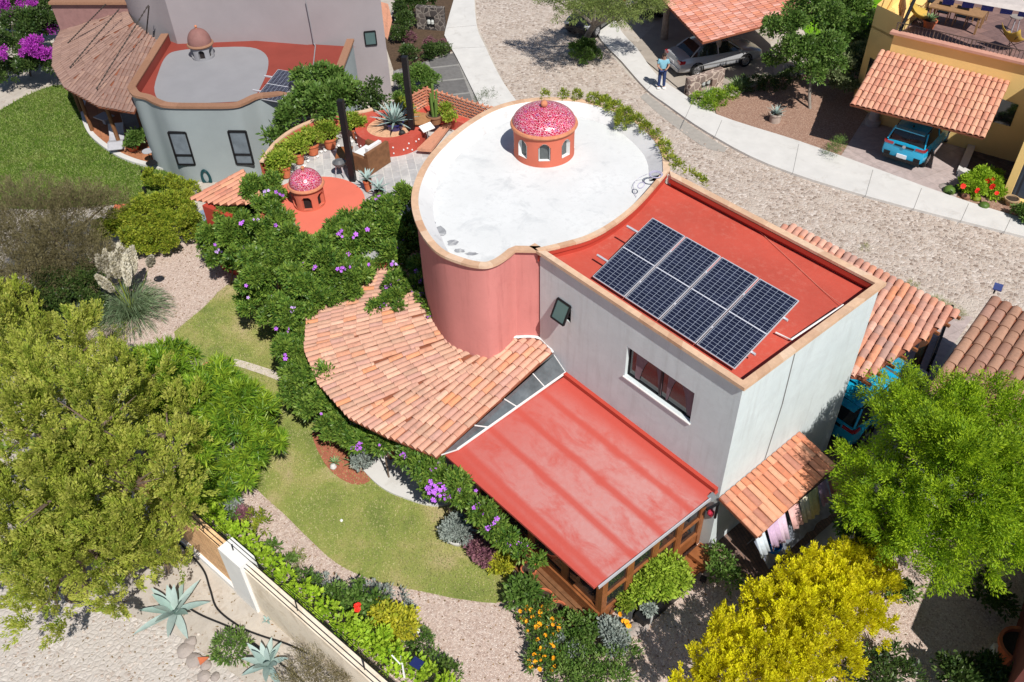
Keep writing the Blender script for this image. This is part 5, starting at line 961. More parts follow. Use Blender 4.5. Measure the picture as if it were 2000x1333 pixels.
# ================================================================ CARS
def paint(name, c, rough=.25):
    s = NT(name); s.bsdf.inputs['Coat Weight'].default_value = .5; s.bsdf.inputs['Coat Roughness'].default_value = .06; return s.fin(c, rough, .5, .1)
m_tyre = plain('tyre', (.02, .02, .021), .85, .1, 5, .2); m_rim = plain('alloy', (.45, .45, .47), .3, .05, 3, 0, metal=.8); m_tail = plain('tail_light', (.35, .01, .02), .15, .1, 4, 0, spec=.8); m_head = plain('head_light', (.6, .62, .65), .12, .1, 4, 0, spec=.8); m_plate = plain('number_plate', (.75, .76, .78), .4, .03, 4, 0)
def car(name, label, prof, cab, W, mat, tail, wheels, wr, group=None):
    # prof: (x, halfwidth, zbottom, zshoulder, ztop) rear -> front ; cab: (x, hw_bottom, z_bottom, hw_top, z_top)
    c = empty(name, label, 'car', (0, 0, 0), group); mb = MB(); n = len(prof)
    ringv = []
    for x, hw, zb, zs, zt in prof:
        L = [(hw * .84, zb), (hw * .98, zb + .12), (hw, zb + (zs - zb) * .55), (hw * .975, zs), (hw * .86, zs + (zt - zs) * .8), (hw * .5, zt), (0, zt + .01)]
        ringv.append([(x, -y, z) for y, z in L] + [(x, y, z) for y, z in L[::-1][1:]])
    m = len(ringv[0]); vs = [p for r_ in ringv for p in r_]; fs = []
    for i in range(n - 1):
        for j in range(m - 1): fs.append((i * m + j, (i + 1) * m + j, (i + 1) * m + j + 1, i * m + j + 1))
    fs.append(tuple(range(m))); fs.append(tuple((n - 1) * m + j for j in range(m - 1, -1, -1))); fs.append((0, m - 1, (n - 1) * m + m - 1, (n - 1) * m))
    mb.add(vs, fs); body = mb.build('body', mat, c, True)
    # greenhouse
    g = MB(); ks = len(cab); vs = []
    for x, hb, zb, ht, zt in cab: vs += [(x, -hb, zb), (x, -(hb * .35 + ht * .65), zb + (zt - zb) * .6), (x, -ht, zt), (x, 0, zt + .02 * (zt > zb + .1)), (x, ht, zt), (x, (hb * .35 + ht * .65), zb + (zt - zb) * .6), (x, hb, zb)]
    fs = [(i * 7 + j, (i + 1) * 7 + j, (i + 1) * 7 + j + 1, i * 7 + j + 1) for i in range(ks - 1) for j in range(6)] + [tuple(range(7)), tuple((ks - 1) * 7 + j for j in range(6, -1, -1))]
    g.add(vs, fs); go = g.build('windows', m_glass, c, True)
    rf = MB(); top = [q for q in cab if q[4] > q[2] + .15]; k = len(top); e = .012; vs = []
    for x, hb, zb, ht, zt in top: vs += [(x, -ht - .012, zt - .03), (x, -ht * .92, zt + e), (x, 0, zt + e + .03), (x, ht * .92, zt + e), (x, ht + .012, zt - .03)]
    rf.add(vs, [(i * 5 + j, (i + 1) * 5 + j, (i + 1) * 5 + j + 1, i * 5 + j + 1) for i in range(k - 1) for j in range(4)]); rf.build('roof', mat, c, True)
    for sgn in (-1, 1):
        ends = [(cab[0], top[0]), (cab[-1], top[-1])]
        for p, q in ends: t = MB(); t.tube([(p[0], sgn * (p[1] + .005), p[2]), (q[0], sgn * (q[3] + .012), q[4])], .032, 6); t.build('pillar', mat, c)
        mx = (cab[0][0] + cab[-1][0]) / 2 + .05; t = MB(); hbm, zbm, htm, ztm = cab[len(cab) // 2][1:]; t.tube([(mx, sgn * (hbm + .0), zbm), (mx, sgn * (hbm * .35 + htm * .65 + .01), zbm + (ztm - zbm) * .6), (mx, sgn * (htm + .01), ztm)], .028, 5); t.build('pillar', mat, c)
        for wx in wheels:
            ww = MB(); hw = W / 2; yy = sgn * (hw - .10); prof_ = 22
            for r_, y_ in ((wr, yy - .1), (wr, yy + .1)): pass
            k = 22; vs = [(wx + r__ * math.cos(2 * math.pi * i / k), y__, wr + r__ * math.sin(2 * math.pi * i / k)) for r__, y__ in ((wr * .6, yy - .11), (wr * .94, yy - .11), (wr, yy - .07), (wr, yy + .07), (wr * .94, yy + .11), (wr * .6, yy + .11)) for i in range(k)]
            ww.add(vs, [(a * k + i, a * k + (i + 1) % k, (a + 1) * k + (i + 1) % k, (a + 1) * k + i) for a in range(5) for i in range(k)]); wo_ = ww.build('wheel', m_tyre, c, True)
            rm = MB(); yo = yy + sgn * .095
            for q in range(7): a = q * 2 * math.pi / 7; rm.beam((wx, yo, wr), (wx + wr * .58 * math.cos(a), yo, wr + wr * .58 * math.sin(a)), wr * .2, .03, upv=(0, 1, 0))
            rm.tube([(wx + wr * .6 * math.cos(2 * math.pi * i / 20), yo, wr + wr * .6 * math.sin(2 * math.pi * i / 20)) for i in range(21)], .02, 5); rm.build('rim', m_rim, wo_)
            ar = MB(); ar.tube([(wx + (wr + .05) * math.cos(t), sgn * (hw - .015), wr + (wr + .05) * math.sin(t)) for t in np.linspace(-.1, math.pi + .1, 14)], .035, 5); ar.build('wheel_arch', m_black, c)
        mr = MB(); cx = cab[-1][0] - .25; mr.ball((cx, sgn * (W / 2 + .08), cab[-1][2] + .08), .09, 8, sz=.7); mr.build('mirror', mat, c, True)
    return c
m_silver = paint('silver_paint', (.42, .43, .45)); m_bluec = paint('cyan_blue_paint', (.01, .40, .66)); m_blackc = paint('black_paint', (.012, .012, .014))
sed = [(0, .70, .32, .62, .74), (.06, .80, .26, .70, .90), (.35, .86, .22, .78, .98), (1.0, .88, .2, .80, .97), (2.3, .89, .2, .80, .95), (3.4, .88, .2, .78, .92), (4.1, .86, .22, .70, .82), (4.55, .80, .24, .62, .72), (4.72, .66, .3, .52, .62)]
sedc = [(.62, .74, .95, .62, .97), (1.15, .80, .94, .58, 1.36), (1.6, .82, .94, .60, 1.43), (2.3, .82, .93, .60, 1.43), (2.7, .82, .93, .58, 1.38), (3.45, .78, .90, .64, .93)]
silver = car('silver_sedan', 'silver sedan parked under the clay tiled carport', sed, sedc, 1.78, m_silver, None, (.95, 3.68), .31)
mb = MB()
for s_ in (-1, 1): mb = MB(); mb.box((.075, s_ * .66, .78), (.12, .30, .16)); mb.box((.17, s_ * .80, .78), (.26, .06, .14)); mb.build('tail_light', m_tail, silver)
mb = MB(); mb.box((-.01, 0, .62), (.03, .42, .13)); mb.build('number_plate', m_plate, silver)
mb = MB(); mb.box((.0, 0, .40), (.12, 1.5, .16)); mb.build('rear_bumper', m_silver, silver)
mb = MB()
for s_ in (-1, 1): mb = MB(); mb.beam((.95, s_ * .9, .52), (3.6, s_ * .9, .52), .02, .04); mb.build('side_trim', plain('grey_trim', (.2, .2, .2)), silver)
g0 = G(1326, 146, .3)[:2]; g1 = G(1476, 128, .0)[:2]; dr_ = nrm(g1 - g0)
silver.location = Vector((*(g0 - dr_ * -.0 + A([-dr_[1], dr_[0]]) * .82), .06)); silver.rotation_euler = (0, 0, math.atan2(dr_[1], dr_[0]))
suv = [(0, .78, .40, .84, .92), (.04, .85, .32, .88, 1.06), (.3, .89, .28, .88, 1.08), (1.0, .88, .24, .86, 1.05), (2.2, .88, .24, .84, 1.03), (3.0, .88, .24, .82, 1.0), (3.6, .86, .26, .78, .92), (3.9, .78, .3, .68, .80), (4.02, .62, .36, .56, .66)]
suvc = [(.08, .76, 1.05, .62, 1.08), (.42, .80, 1.05, .65, 1.53), (.9, .82, 1.03, .66, 1.60), (1.8, .82, 1.02, .66, 1.60), (2.3, .82, 1.01, .64, 1.52), (3.0, .78, .99, .66, 1.02)]
def suvcar(name, label, mat, hatch=True):
    c = car(name, label, suv, suvc, 1.78, mat, None, (.72, 3.25), .34)
    for s_ in (-1, 1):
        mb = MB(); mb.box((.03, s_ * .64, .96), (.10, .36, .09)); mb.box((.16, s_ * .83, .96), (.24, .06, .09)); mb.build('tail_light', m_tail, c); mb = MB(); mb.box((.03, s_ * .62, .50), (.08, .26, .16)); mb.build('fog_light', m_black, c)
        mb = MB(); mb.box((3.86, s_ * .62, .72), (.22, .26, .13)); mb.build('head_light', m_head, c)
    mb = MB(); mb.box((-.0, 0, .93), (.05, .80, .07)); mb.build('tailgate_trim', m_dark, c); mb = MB(); mb.lathe([(.07, 0), (.07, .02)], (0, 0, 0), 16); o = mb.build('badge', m_rim, c); o.rotation_euler = (0, -math.pi / 2, 0); o.location = (-.03, 0, .94)
    mb = MB(); mb.box((-.02, 0, .50), (.04, .40, .16)); mb.build('number_plate', m_plate, c)
    mb = MB(); mb.box((.02, 0, .36), (.14, 1.5, .12)); mb.build('bumper_skirt', m_black, c); mb = MB(); mb.box((.25, 0, 1.56), (.26, 1.2, .04)); mb.build('spoiler', mat, c)
    mb = MB(); mb.tube([(.06, -.2, 1.1), (.18, .25, 1.22)], .01, 4); mb.build('wiper', m_black, c)
    mb = MB(); mb.ball((.5, 0, 1.65), .04, 6, sz=1.4); mb.build('antenna', m_black, c)
    return c
b0, b1 = G(1716, 301, .35)[:2], G(1801, 328, .35)[:2]; cb_ = (b0 + b1) / 2; ax = nrm(b1 - b0); hd = A([-ax[1], ax[0]]); hd = hd if np.dot(hd, [0, 1]) > 0 else -hd
bcar = suvcar('blue_hatchback', 'bright blue hatchback seen from behind under the yellow house carport', m_bluec); bcar.location = Vector((*cb_, .06)); bcar.rotation_euler = (0, 0, math.atan2(hd[1], hd[0]))
bc2 = dup(bcar, (-.3, 5.42, .03), math.pi / 2 - .02, 'blue car mostly hidden under the main house carport behind the pale wall')
kc = suvcar('black_suv', 'black car nose out beneath the drooping mesquite', m_blackc); kc.rotation_euler = (0, 0, math.radians(-74)); q = G(1106, 80, 0)[:2]; kd = A([math.cos(math.radians(-74)), math.sin(math.radians(-74))]); kc.location = Vector((*(q - kd * 4.0 + A([.2, .5])), .02))
kc2 = dup(kc, None, math.radians(-74), 'dark car in deep shade behind the mesquite, left of the carport column'); q = G(1250, 40, 0)[:2]; kc2.location = Vector((*(q - kd * 4.2), .02))
# ================================================================ PERSON
def skin(name, verts, edges, radii, mat, parent, root=0, sub=2):
    me = bpy.data.meshes.new(name); me.from_pydata([tuple(map(float, v)) for v in verts], edges, []); o = bpy.data.objects.new(name, me); COL.objects.link(o)
    md = o.modifiers.new('Skin', 'SKIN'); sv_ = me.skin_vertices[0].data
    for i, r in enumerate(radii): sv_[i].radius = (r, r) if np.isscalar(r) else r; sv_[i].use_root = (i == root)
    sb = o.modifiers.new('Sub', 'SUBSURF'); sb.levels = sub; sb.render_levels = sub; me.materials.append(mat); o.parent = parent; return o
man = empty('person', 'person in light blue shirt and navy trousers standing on the pavement, looking down', 'person'); m_sk = plain('skin', (.42, .23, .16), .6, .05, 8, 0); m_sh = plain('light_blue_shirt', S(140, 196, 216, .8), .8, .1, 8, .3, 60); m_nv = plain('navy_trousers', S(48, 66, 112, .8), .8, .1, 8, .3, 60); m_hair = plain('dark_hair', (.035, .022, .016), .7, .2, 20, .4)
# faces +X, body continuous (skin)
Vb = [(0, 0, .95), (.0, 0, 1.15), (.01, 0, 1.38), (.03, 0, 1.50), (.07, 0, 1.60), (.09, 0, 1.68), (0, .10, .90), (.02, .11, .50), (0, .12, .10), (.10, .13, .05), (0, -.10, .90), (.02, -.12, .50), (0, -.13, .10), (.10, -.14, .05),
      (.01, .19, 1.42), (.03, .27, 1.15), (.22, .16, 1.08), (.29, .11, 1.10), (.01, -.19, 1.42), (.03, -.27, 1.15), (.22, -.14, 1.08), (.29, -.09, 1.10)]
Eb = [(0, 1), (1, 2), (2, 3), (3, 4), (4, 5), (0, 6), (6, 7), (7, 8), (8, 9), (0, 10), (10, 11), (11, 12), (12, 13), (2, 14), (14, 15), (15, 16), (16, 17), (2, 18), (18, 19), (19, 20), (20, 21)]
Rb = [.13, .12, .14, .055, .085, .09, .085, .06, .045, .04, .085, .06, .045, .04, .06, .045, .032, .03, .06, .045, .032, .03]
skin('body', Vb, Eb, Rb, m_sk, man)
skin('shirt', [(0, 0, .93), (0, 0, 1.15), (.01, 0, 1.40), (.02, 0, 1.48), (.01, .19, 1.42), (.02, .25, 1.24), (.01, -.19, 1.42), (.02, -.25, 1.24)], [(0, 1), (1, 2), (2, 3), (2, 4), (4, 5), (2, 6), (6, 7)], [(.17, .17), .16, .165, .07, .085, .075, .085, .075], m_sh, man)
skin('trousers', [(0, 0, .96), (0, .10, .88), (.02, .11, .50), (0, .12, .10), (0, -.10, .88), (.02, -.12, .50), (0, -.13, .10)], [(0, 1), (1, 2), (2, 3), (0, 4), (4, 5), (5, 6)], [.15, .11, .085, .075, .11, .085, .075], m_nv, man)
for s_ in (-1, 1):
    mb = MB(); mb.ball((.06, s_ * .13, .05), .1, 10, sz=.5); o = mb.build('shoe', m_whitep, man, True); o.scale = (1.4, 1, 1) if 0 else (1, 1, 1)
    for f in range(5):
        mb = MB(); bx = .30; by = s_ * .10; mb.tube([(bx, by - s_ * (.03 - f * .016), 1.10), (bx + (.05 if f else .02), by - s_ * (.035 - f * .017), 1.105), (bx + (.075 if f else .03), by - s_ * (.05 - f * .014), 1.09)], [.011, .010, .008], 6); mb.build('finger' if f else 'thumb', m_sk, man)
mb = MB(); mb.ball((.07, 0, 1.715), .105, 12, sz=.95); o = mb.build('hair', m_hair, man, True)
mb = MB(); mb.ball((.172, 0, 1.66), .02, 6); mb.build('nose', m_sk, man)
for s_ in (-1, 1): mb = MB(); mb.ball((.155, s_ * .035, 1.68), .012, 6); mb.build('eye', m_dark, man); mb = MB(); mb.ball((.08, s_ * .095, 1.67), .022, 6); mb.build('ear', m_sk, man)
mb = MB(); mb.box((.33, 0, 1.115), (.08, .15, .012)); ph = mb.build('phone', m_dark, None); ph.location = (0, 0, 0)
tag(ph, "small dark phone held in the person's hands", 'phone')
pp_ = G(1291, 173, .11); fz = math.atan2(P[1] - pp_[1], P[0] - pp_[0]) + .15
man.location = Vector(pp_); man.rotation_euler = (0, 0, fz); ph.location = Vector(pp_); ph.rotation_euler = (0, 0, fz)
# ================================================================ STONE METER WALLS
m_irr = stones('mixed_stone', [S(150, 130, 122), S(120, 104, 98), S(176, 156, 146), S(140, 116, 106)], S(214, 196, 182), 3.2, .07)
m_irr2 = stones('dark_mixed_stone', [S(88, 82, 80), S(70, 66, 66), S(112, 104, 100), S(96, 88, 84)], S(150, 142, 134), 3.2, .07)
def meterwall(label, mat, a, b, h, th=.35):
    w_ = empty('stone_wall', label, 'wall', (*a, 0), 'stone walls holding the meters'); mb = MB(); d = nrm(b - a); n = A([d[1], -d[0]]); n = n if np.dot(n, P[:2] - a) > 0 else -n; L = np.linalg.norm(b - a)
    wallp(mb, (*a, 0), (*d, 0), L, h, (*n, 0), [(L * .34, .12, L * .66, h * .62)], .2); mb.prism([a - n * .205, b - n * .205, b - n * th, a - n * th], 0, h - .004); mb.strip([(*a, 0), (*(a - n * th), 0)], [(*a, h), (*(a - n * th), h)]); mb.strip([(*b, 0), (*(b - n * th), 0)], [(*b, h), (*(b - n * th), h)]); mb.add([(*a, h), (*b, h), (*(b - n * th), h), (*(a - n * th), h)], [(0, 1, 2, 3)]); mb.build('masonry', mat, w_)
    mb = MB(); q = a - n * .19; mb.add([(*(q + d * L * .34), .12), (*(q + d * L * .66), .12), (*(q + d * L * .66), h * .62), (*(q + d * L * .34), h * .62)], [(0, 1, 2, 3)]); mb.build('niche_back', plain('niche_grey', (.12, .12, .12)), w_)
    for t in (.43, .57): p = a + d * L * t - n * .1; mb = MB(); mb.lathe([(.1, 0), (.1, .14), (.06, .2)], (p[0], p[1], .35), 10); mb.build('meter', plain('meter_grey', (.5, .52, .5), .4), w_)
    return w_
meterwall('mottled stone wall with meters beside the pavement and the silver sedan', m_irr, G(1345, 190, 0)[:2], G(1412, 168, 0)[:2], .85)
meterwall('darker stone wall with meters in the shaded garden near the top edge', m_irr2, G(815, 58, 0)[:2], G(868, 62, 0)[:2], 1.25)
# ================================================================ PLANTS AND SMALL THINGS
def blades(mb, n, L, W, up0, up1, curl=.3, seg=5, th=.012, r0=.03, seed=1, jl=.2):
    q = random.Random(seed)
    for i in range(n):
        f = i / max(1, n - 1); az = i * 2.39996 + q.uniform(-.15, .15); el = up0 + (up1 - up0) * f + q.uniform(-.06, .06); l = L * (1 - .35 * f) * q.uniform(1 - jl, 1 + jl * .4); c, s = math.cos(az), math.sin(az); vs = []
        x, z, e = r0, .04, el
        for k in range(seg + 1):
            t = k / seg; w_ = W * (.55 + 1.3 * t - 1.85 * t * t if t < .95 else .03) ; w_ = max(w_, .004)
            for sd, hz in ((-.5, w_ * .18), (0, 0), (.5, w_ * .18)): vs.append((x * c - sd * w_ * s, x * s + sd * w_ * c, z + hz))
            x += math.cos(e) * l / seg; z += math.sin(e) * l / seg; e -= curl / seg
        fs = []
        for k in range(seg):
            for j in range(2): fs.append((3 * k + j, 3 * k + j + 1, 3 * k + 4 + j, 3 * k + 3 + j))
        mb.add(vs, fs, q.random())
m_agave = tinted('blue_agave', [(.26, .36, .34), (.33, .43, .40), (.38, .47, .44), (.24, .36, .32)], .6, .12, 6, .1, 20, .3)
m_aloe = tinted('green_blades', [(.10, .20, .08), (.18, .28, .12), (.26, .34, .16), (.14, .22, .08)], .6, .15, 6, .1)
def agave(label, loc, n, L, W, u0, u1, curl, mat=None, seed=1, name='agave', cat='agave', group=None):
    mb = MB(); blades(mb, n, L, W, u0, u1, curl, seed=seed); o = mb.build(name, mat or m_agave, None, True); o.location = Vector(tuple(map(float, loc))); return tag(o, label, cat, group)
agave('large blue grey agave below the cypress, beside the looping hoses', G(342, 1197, .02), 17, 1.0, .26, .12, 1.25, .25, seed=3)
agave('blue grey agave with pointed dark edged leaves, cut by the bottom edge', G(522, 1300, .02), 15, .78, .22, .25, 1.35, .2, seed=7)
agave('tiny agave at the foot of the boundary wall', G(522, 1214, .01), 9, .16, .06, .3, 1.2, .2, seed=9)
def pot(label, loc, r, h, mat=None, soil=True, group=None, name='pot', feet=False, taper=.72):
    t = empty(name, label, 'pot', loc, group); x, y, z = loc; mb = MB(); mb.lathe([(r * taper, 0), (r * .95, h * .82), (r * 1.08, h * .83), (r * 1.08, h), (r * .92, h), (r * .88, h * .8)], (x, y, z), 20); mb.build('vessel', mat or m_pot, t, True)
    if soil: mb = MB(); mb.lathe([(r * .9, 0), (.01, .01)], (x, y, z + h * .84), 16, capb=False); mb.build('soil', m_soil, t)
    return t
p_ = G(1513, 238, .05); pot('pale round stone pot on the brown gravel by the pavement', p_, .27, .42, plain('pale_stone_pot', S(196, 180, 168, .8), .9, .15, 8), taper=.9)
agave('spiky grey green agave growing in the pale stone pot', p_ + A([0, 0, .36]), 34, .55, .05, .3, 1.4, .2, m_agave, seed=4)
# terrace plants in pots
tps = [((612, 300), (612, 268), 14), ((646, 288), (648, 250), 16), ((586, 318), (575, 300), 13), ((698, 270), (693, 240), 13), ((560, 345), (553, 325), 13)]
nm = ['large ribbed terracotta pot, second from the left along the terrace parapet', 'terracotta pot with pale rim in the middle of the terrace row', 'smaller terracotta pot on white stones, left part of the row', 'terracotta pot nearest the round red planter wall', 'terracotta pot at the lower left end of the terrace row']
for i, (b, c, r) in enumerate(tps):
    z = TZ + .06; loc = G(*b, z); o = pot(nm[i], loc, .26 if i < 2 else .2, .42, group='terracotta pots along the terrace parapet')
    fo = foliage('potted_shrub', [(loc[0] - .12, loc[1] + .02, z + .62, .30), (loc[0] - .24, loc[1] - .16, z + .62, .22), (loc[0] + .02, loc[1] + .2, z + .55, .18)], 'broad', g_pot, None, .8, 1.2); tag(fo, ['light green shrub overflowing the large ribbed pot', 'light green shrub in the middle pot of the terrace', 'yellow green shrub in the smaller pot on white stones', 'green shrub in the pot nearest the round planter', 'yellow green shrub at the lower left end of the terrace'][i], 'shrub', 'potted shrubs along the terrace parapet')
    for k in range(5): a = k * 1.25; mb = MB(); q = loc + A([math.cos(a) * .3, math.sin(a) * .3, 0]); mb.ball(q, .07, 6, jit=.15, sz=.6); s__ = mb.build('white_stone', m_whitep); tag(s__, 'white stones ringing the terracotta pots on the terrace', 'stone', 'white stones round the pots')
bush('terrace_shrub', 'green leafy plants at the terrace corner by the coral parapet', 'shrub', [(540, 335, 3.3, 16), (527, 315, 3.4, 12), (556, 300, 3.4, 14)], 'broad', g_pot, .9, 1.2)
# planter with big agave
pl = A([PCC[0] + .15, PCC[1] + .1, TZ + .5]); ptt = pot('dark blue and red glazed pot inside the round planter', pl, .34, .26, plain('cobalt_glaze', (.03, .03, .14), .15, .1, 4, 0, spec=.7), taper=.85)
agave('big silver blue agave in the glazed pot of the round planter', pl + A([0, 0, .2]), 52, 1.05, .11, .25, 1.45, .25, seed=11)
mb = MB(); mb.ball(pl + A([.62, -.1, .1]), .12, 10, sz=.8); tag(mb.build('stone', plain('dark_pebble', (.03, .03, .03)), None, True), 'dark round stone beside the glazed pot in the planter', 'stone')
bush('planter_shrub', 'yellow flowering shrub behind the big agave at the planter', 'shrub', [(795, 215, 3.8, 12), (785, 205, 3.8, 10), (808, 232, 3.6, 9)], 'bush', g_hedge, 1, 1.4)
# terrace corner plants
q = G(850, 240, TZ + .45); pot('rustic pot with a tall green cactus on the terrace bench corner', q, .3, .35, plain('rustic_pot', S(160, 120, 90, .8)))
cs = empty('column_cactus', 'tall column cactus against the corner of the lattice wall', 'cactus', q)
for k in range(5): a = k * 1.26; mb = MB(); mb.tube([q + A([math.cos(a) * .09, math.sin(a) * .09, .25]), q + A([math.cos(a) * .14, math.sin(a) * .14, 1.0 + .25 * (k % 3)])], [.055, .045], 7); mb.build('stem', plain('cactus_green', (.12, .20, .04), .7), cs, True)
bush('lattice_shrub', 'orange and green leafy plant in front of the lattice wall', 'shrub', [(870, 215, 3.9, 10), (878, 228, 3.8, 8)], 'broad', g_pot, .7, 1.6)
# poles
for (x, y, xt, yt, w_, lab) in ((690, 353, 667, 195, .105, 'tall black square pole between the small cupola and the wooden armchair'), (808, 279, 793, 110, .105, 'tall black square pole beside the round red planter')):
    b = G(x, y, TZ + .01); mb = MB(); h = up(x, y, TZ, xt, yt) - TZ; mb.box((b[0], b[1], TZ + h / 2), (.2, .2, h), .7); tag(mb.build('pole', m_dark), lab, 'pole', 'black poles on the roof terrace')
b = G(800, 272, TZ); pot('black barrel at the foot of the second terrace pole', b, .26, .45, m_dark, taper=.95)
def chair(label, loc, rz):
    c = empty('armchair', label, 'armchair'); mb = MB(); mb.box((0, 0, .22), (.8, .8, .34)); mb.build('base', m_wood2, c)
    for s_ in (-1, 1): mb = MB(); mb.box((0, s_ * .5, .32), (1.0, .16, .62)); mb.build('armrest', m_wood2, c)
    mb = MB(); mb.box((-.46, 0, .42), (.14, 1.14, .84)); mb.build('backrest', m_wood2, c)
    loc_ = Vector(tuple(map(float, loc))); cu = MB(); cu.box((.06, 0, .45), (.72, .72, .13)); k1 = cu.build('seat_cushion', m_whitep, c); cu = MB(); cu.box((-.32, 0, .70), (.14, .72, .45)); cu.build('back_cushion', m_whitep, c)
    c.location = loc_; c.rotation_euler = (0, 0, rz); return c
q = G(722, 322, TZ + .02); fzz = G(690, 295, TZ)[:2] - G(735, 312, TZ)[:2]; chair('brown wooden armchair with white cushions on the roof terrace', q, math.atan2(fzz[1], fzz[0]))
q = G(675, 318, TZ + .02); t = empty('low_table', 'low reddish brown wooden table left of the armchair', 'table', q); mb = MB(); mb.box(q + A([0, 0, .38]), (.55, .9, .06), .9); mb.build('tabletop', m_wood, t)
for a, b_ in ((-.2, -.38), (.2, -.38), (.2, .38), (-.2, .38)): mb = MB(); mb.box(q + A([a * math.cos(.9) - b_ * math.sin(.9), a * math.sin(.9) + b_ * math.cos(.9), .18]), (.06, .06, .36), .9); mb.build('leg', m_wood, t)
q = G(667, 345, TZ + .02); t = empty('metal_brazier', 'grey metal brazier on three legs by the first pole', 'brazier', q); mb = MB(); mb.lathe([(.12, .4), (.24, .55), (.24, .6), (.2, .58), (.1, .68)], q, 18); mb.build('bowl', plain('grey_iron', (.12, .125, .13), .5), t, True)
for k in range(3): a = k * 2.1; mb = MB(); mb.tube([q + A([math.cos(a) * .2, math.sin(a) * .2, 0]), q + A([math.cos(a) * .12, math.sin(a) * .12, .5])], .022, 5); mb.build('leg', m_alu, t)
for i, (x, y) in enumerate(((757, 285), (768, 285))): q = G(x, y, TZ); mb = MB(); mb.lathe([(.13, 0), (.13, .34), (.10, .36)], q, 16); tag(mb.build('steel_canister', m_alu, None, True), ['steel canister left of its twin by the red planter wall', 'steel canister next to the blue bowl'][i], 'canister')
q = G(783, 284, TZ); mb = MB(); mb.lathe([(.12, 0), (.16, .14), (.14, .14), (.11, .05)], q, 18); tag(mb.build('bowl', plain('turquoise_plastic', (.02, .35, .6), .3), None, True), 'turquoise bowl beside the steel canisters', 'bowl')
q = G(837, 283, TZ); t = empty('antenna', 'flat white satellite antenna on a grey foot by the oval roof rim', 'antenna', q); mb = MB(); M_ = Matrix.Rotation(math.radians(25), 3, 'Y'); mb.box(q + A([0, 0, .72]), (.32, .52, .035), M=np.array(M_)); mb.build('dish', m_whitep, t); mb = MB(); mb.tube([q + A([0, 0, .0]), q + A([0, 0, .7])], .025, 6); mb.build('mast', plain('grey_plastic', (.2, .21, .23), .5), t)
q = G(822, 265, TZ + .02); t = empty('round_table', 'round wooden table behind the white satellite antenna', 'table', q); mb = MB(); mb.lathe([(.46, .68), (.46, .72)], q, 24); mb.build('tabletop', plain('pale_wood', S(190, 140, 96, .8), .5, .2, 6), t); mb = MB(); mb.tube([q, q + A([0, 0, .68])], .05, 6); mb.build('leg', m_wood2, t)
mb = MB(); q = [G(815, 290, TZ + .3), G(862, 245, TZ + .3), G(882, 240, TZ + .3), G(842, 292, TZ + .3)]; mb.prism(q, TZ + .18, TZ + .3); tag(mb.build('orange_bench', m_tileo), 'orange tiled bench beside the oval roof rim', 'bench')
q = G(720, 372, TZ + .06); pot('slim orange pot with an agave beside the coral roof', q, .15, .42, group=None); agave('pale green agave in the slim orange pot', q + A([0, 0, .4]), 16, .5, .11, .3, 1.3, .3, seed=21)
q = G(742, 385, TZ + .1); pot('small dark pot among the vine beside the slim orange pot', q, .16, .3, m_dark); agave('second pale green agave half inside the vine', q + A([0, 0, .3]), 14, .48, .11, .25, 1.3, .3, seed=22)
# garden: pampas grass
pg = empty('pampas_grass', 'pampas grass clump with tall cream plumes on the gravel', 'ornamental grass', (*G(262, 625, 0)[:2], 0)); base = G(262, 618, 0); mb = MB(); rq = random.Random(5); n = 850
V_ = LV(); az = rng.random(n) * 6.283; el = .5 + rng.random(n) * .95; D_ = np.stack([np.cos(az) * np.cos(el), np.sin(az) * np.cos(el), np.sin(el)], 1); B_ = base + np.stack([np.cos(az) * .12, np.sin(az) * .12, az * 0], 1)
for seg in range(5):
    V_.B.append(B_.copy()); V_.D.append(unit(D_.copy())); V_.L.append(np.full(n, .36)); V_.W.append(np.full(n, .028 * (1 - seg * .12))); V_.T.append(rng.random(n)); V_.N.append(unit(rng.normal(size=(n, 3)))); B_ = B_ + unit(D_) * .30; D_[:, 2] -= .20 + .15 * rng.random(n)
V_.build('blades', leafmat('grass_blades', [(.10, .17, .08), (.17, .25, .13), (.24, .31, .18), (.14, .20, .08)], .25), pg)
m_plume = leafmat('plume', [(.60, .56, .44), (.70, .66, .54), (.78, .74, .64), (.55, .50, .36)], .3)
for (x, y, x1, y1) in ((232, 545, 232, 478), (212, 545, 205, 490), (240, 540, 250, 490), (262, 535, 258, 483), (196, 520, 172, 488), (222, 570, 190, 540), (250, 560, 245, 500), (292, 520, 296, 502), (205, 540, 190, 500), (230, 545, 218, 497)):
    z0 = 1.3; a = G(x, y, z0); bz = 2.1; b = G(x1, y1, bz); V_ = LV(); m_ = 520; t_ = rng.random(m_); Cx = a + (b - a) * t_[:, None]; wd = .21 * np.sin(np.pi * np.clip(t_ * .9 + .08, 0, 1)) + .015
    J = unit(rng.normal(size=(m_, 3))); V_.B.append(Cx + J * wd[:, None] * .5); V_.D.append(unit(J * .7 + nrm(b - a))); V_.L.append(np.full(m_, .11)); V_.W.append(np.full(m_, .05)); V_.T.append(rng.random(m_)); V_.N.append(unit(rng.normal(size=(m_, 3)))); V_.build('plume', m_plume, pg)
    mb = MB(); mb.tube([base + A([0, 0, .2]), a], .008, 4); mb.build('stalk', g_hedge, pg)
bush('grey_shrub', 'grey green shrub beside the pampas grass', 'shrub', [(150, 605, .4, 26), (175, 590, .5, 24), (120, 620, .4, 22), (195, 575, .4, 16)], 'fine', g_silver, 1.2, 1.1)
bush('yellow_shrub', 'yellow green feathery shrub at the left edge above the cypress', 'shrub', [(50, 590, 1.2, 34), (20, 610, 1.2, 30), (80, 640, 1.0, 26), (110, 690, 1.2, 20)], 'fine', g_hedge, 1.3, 1.1)
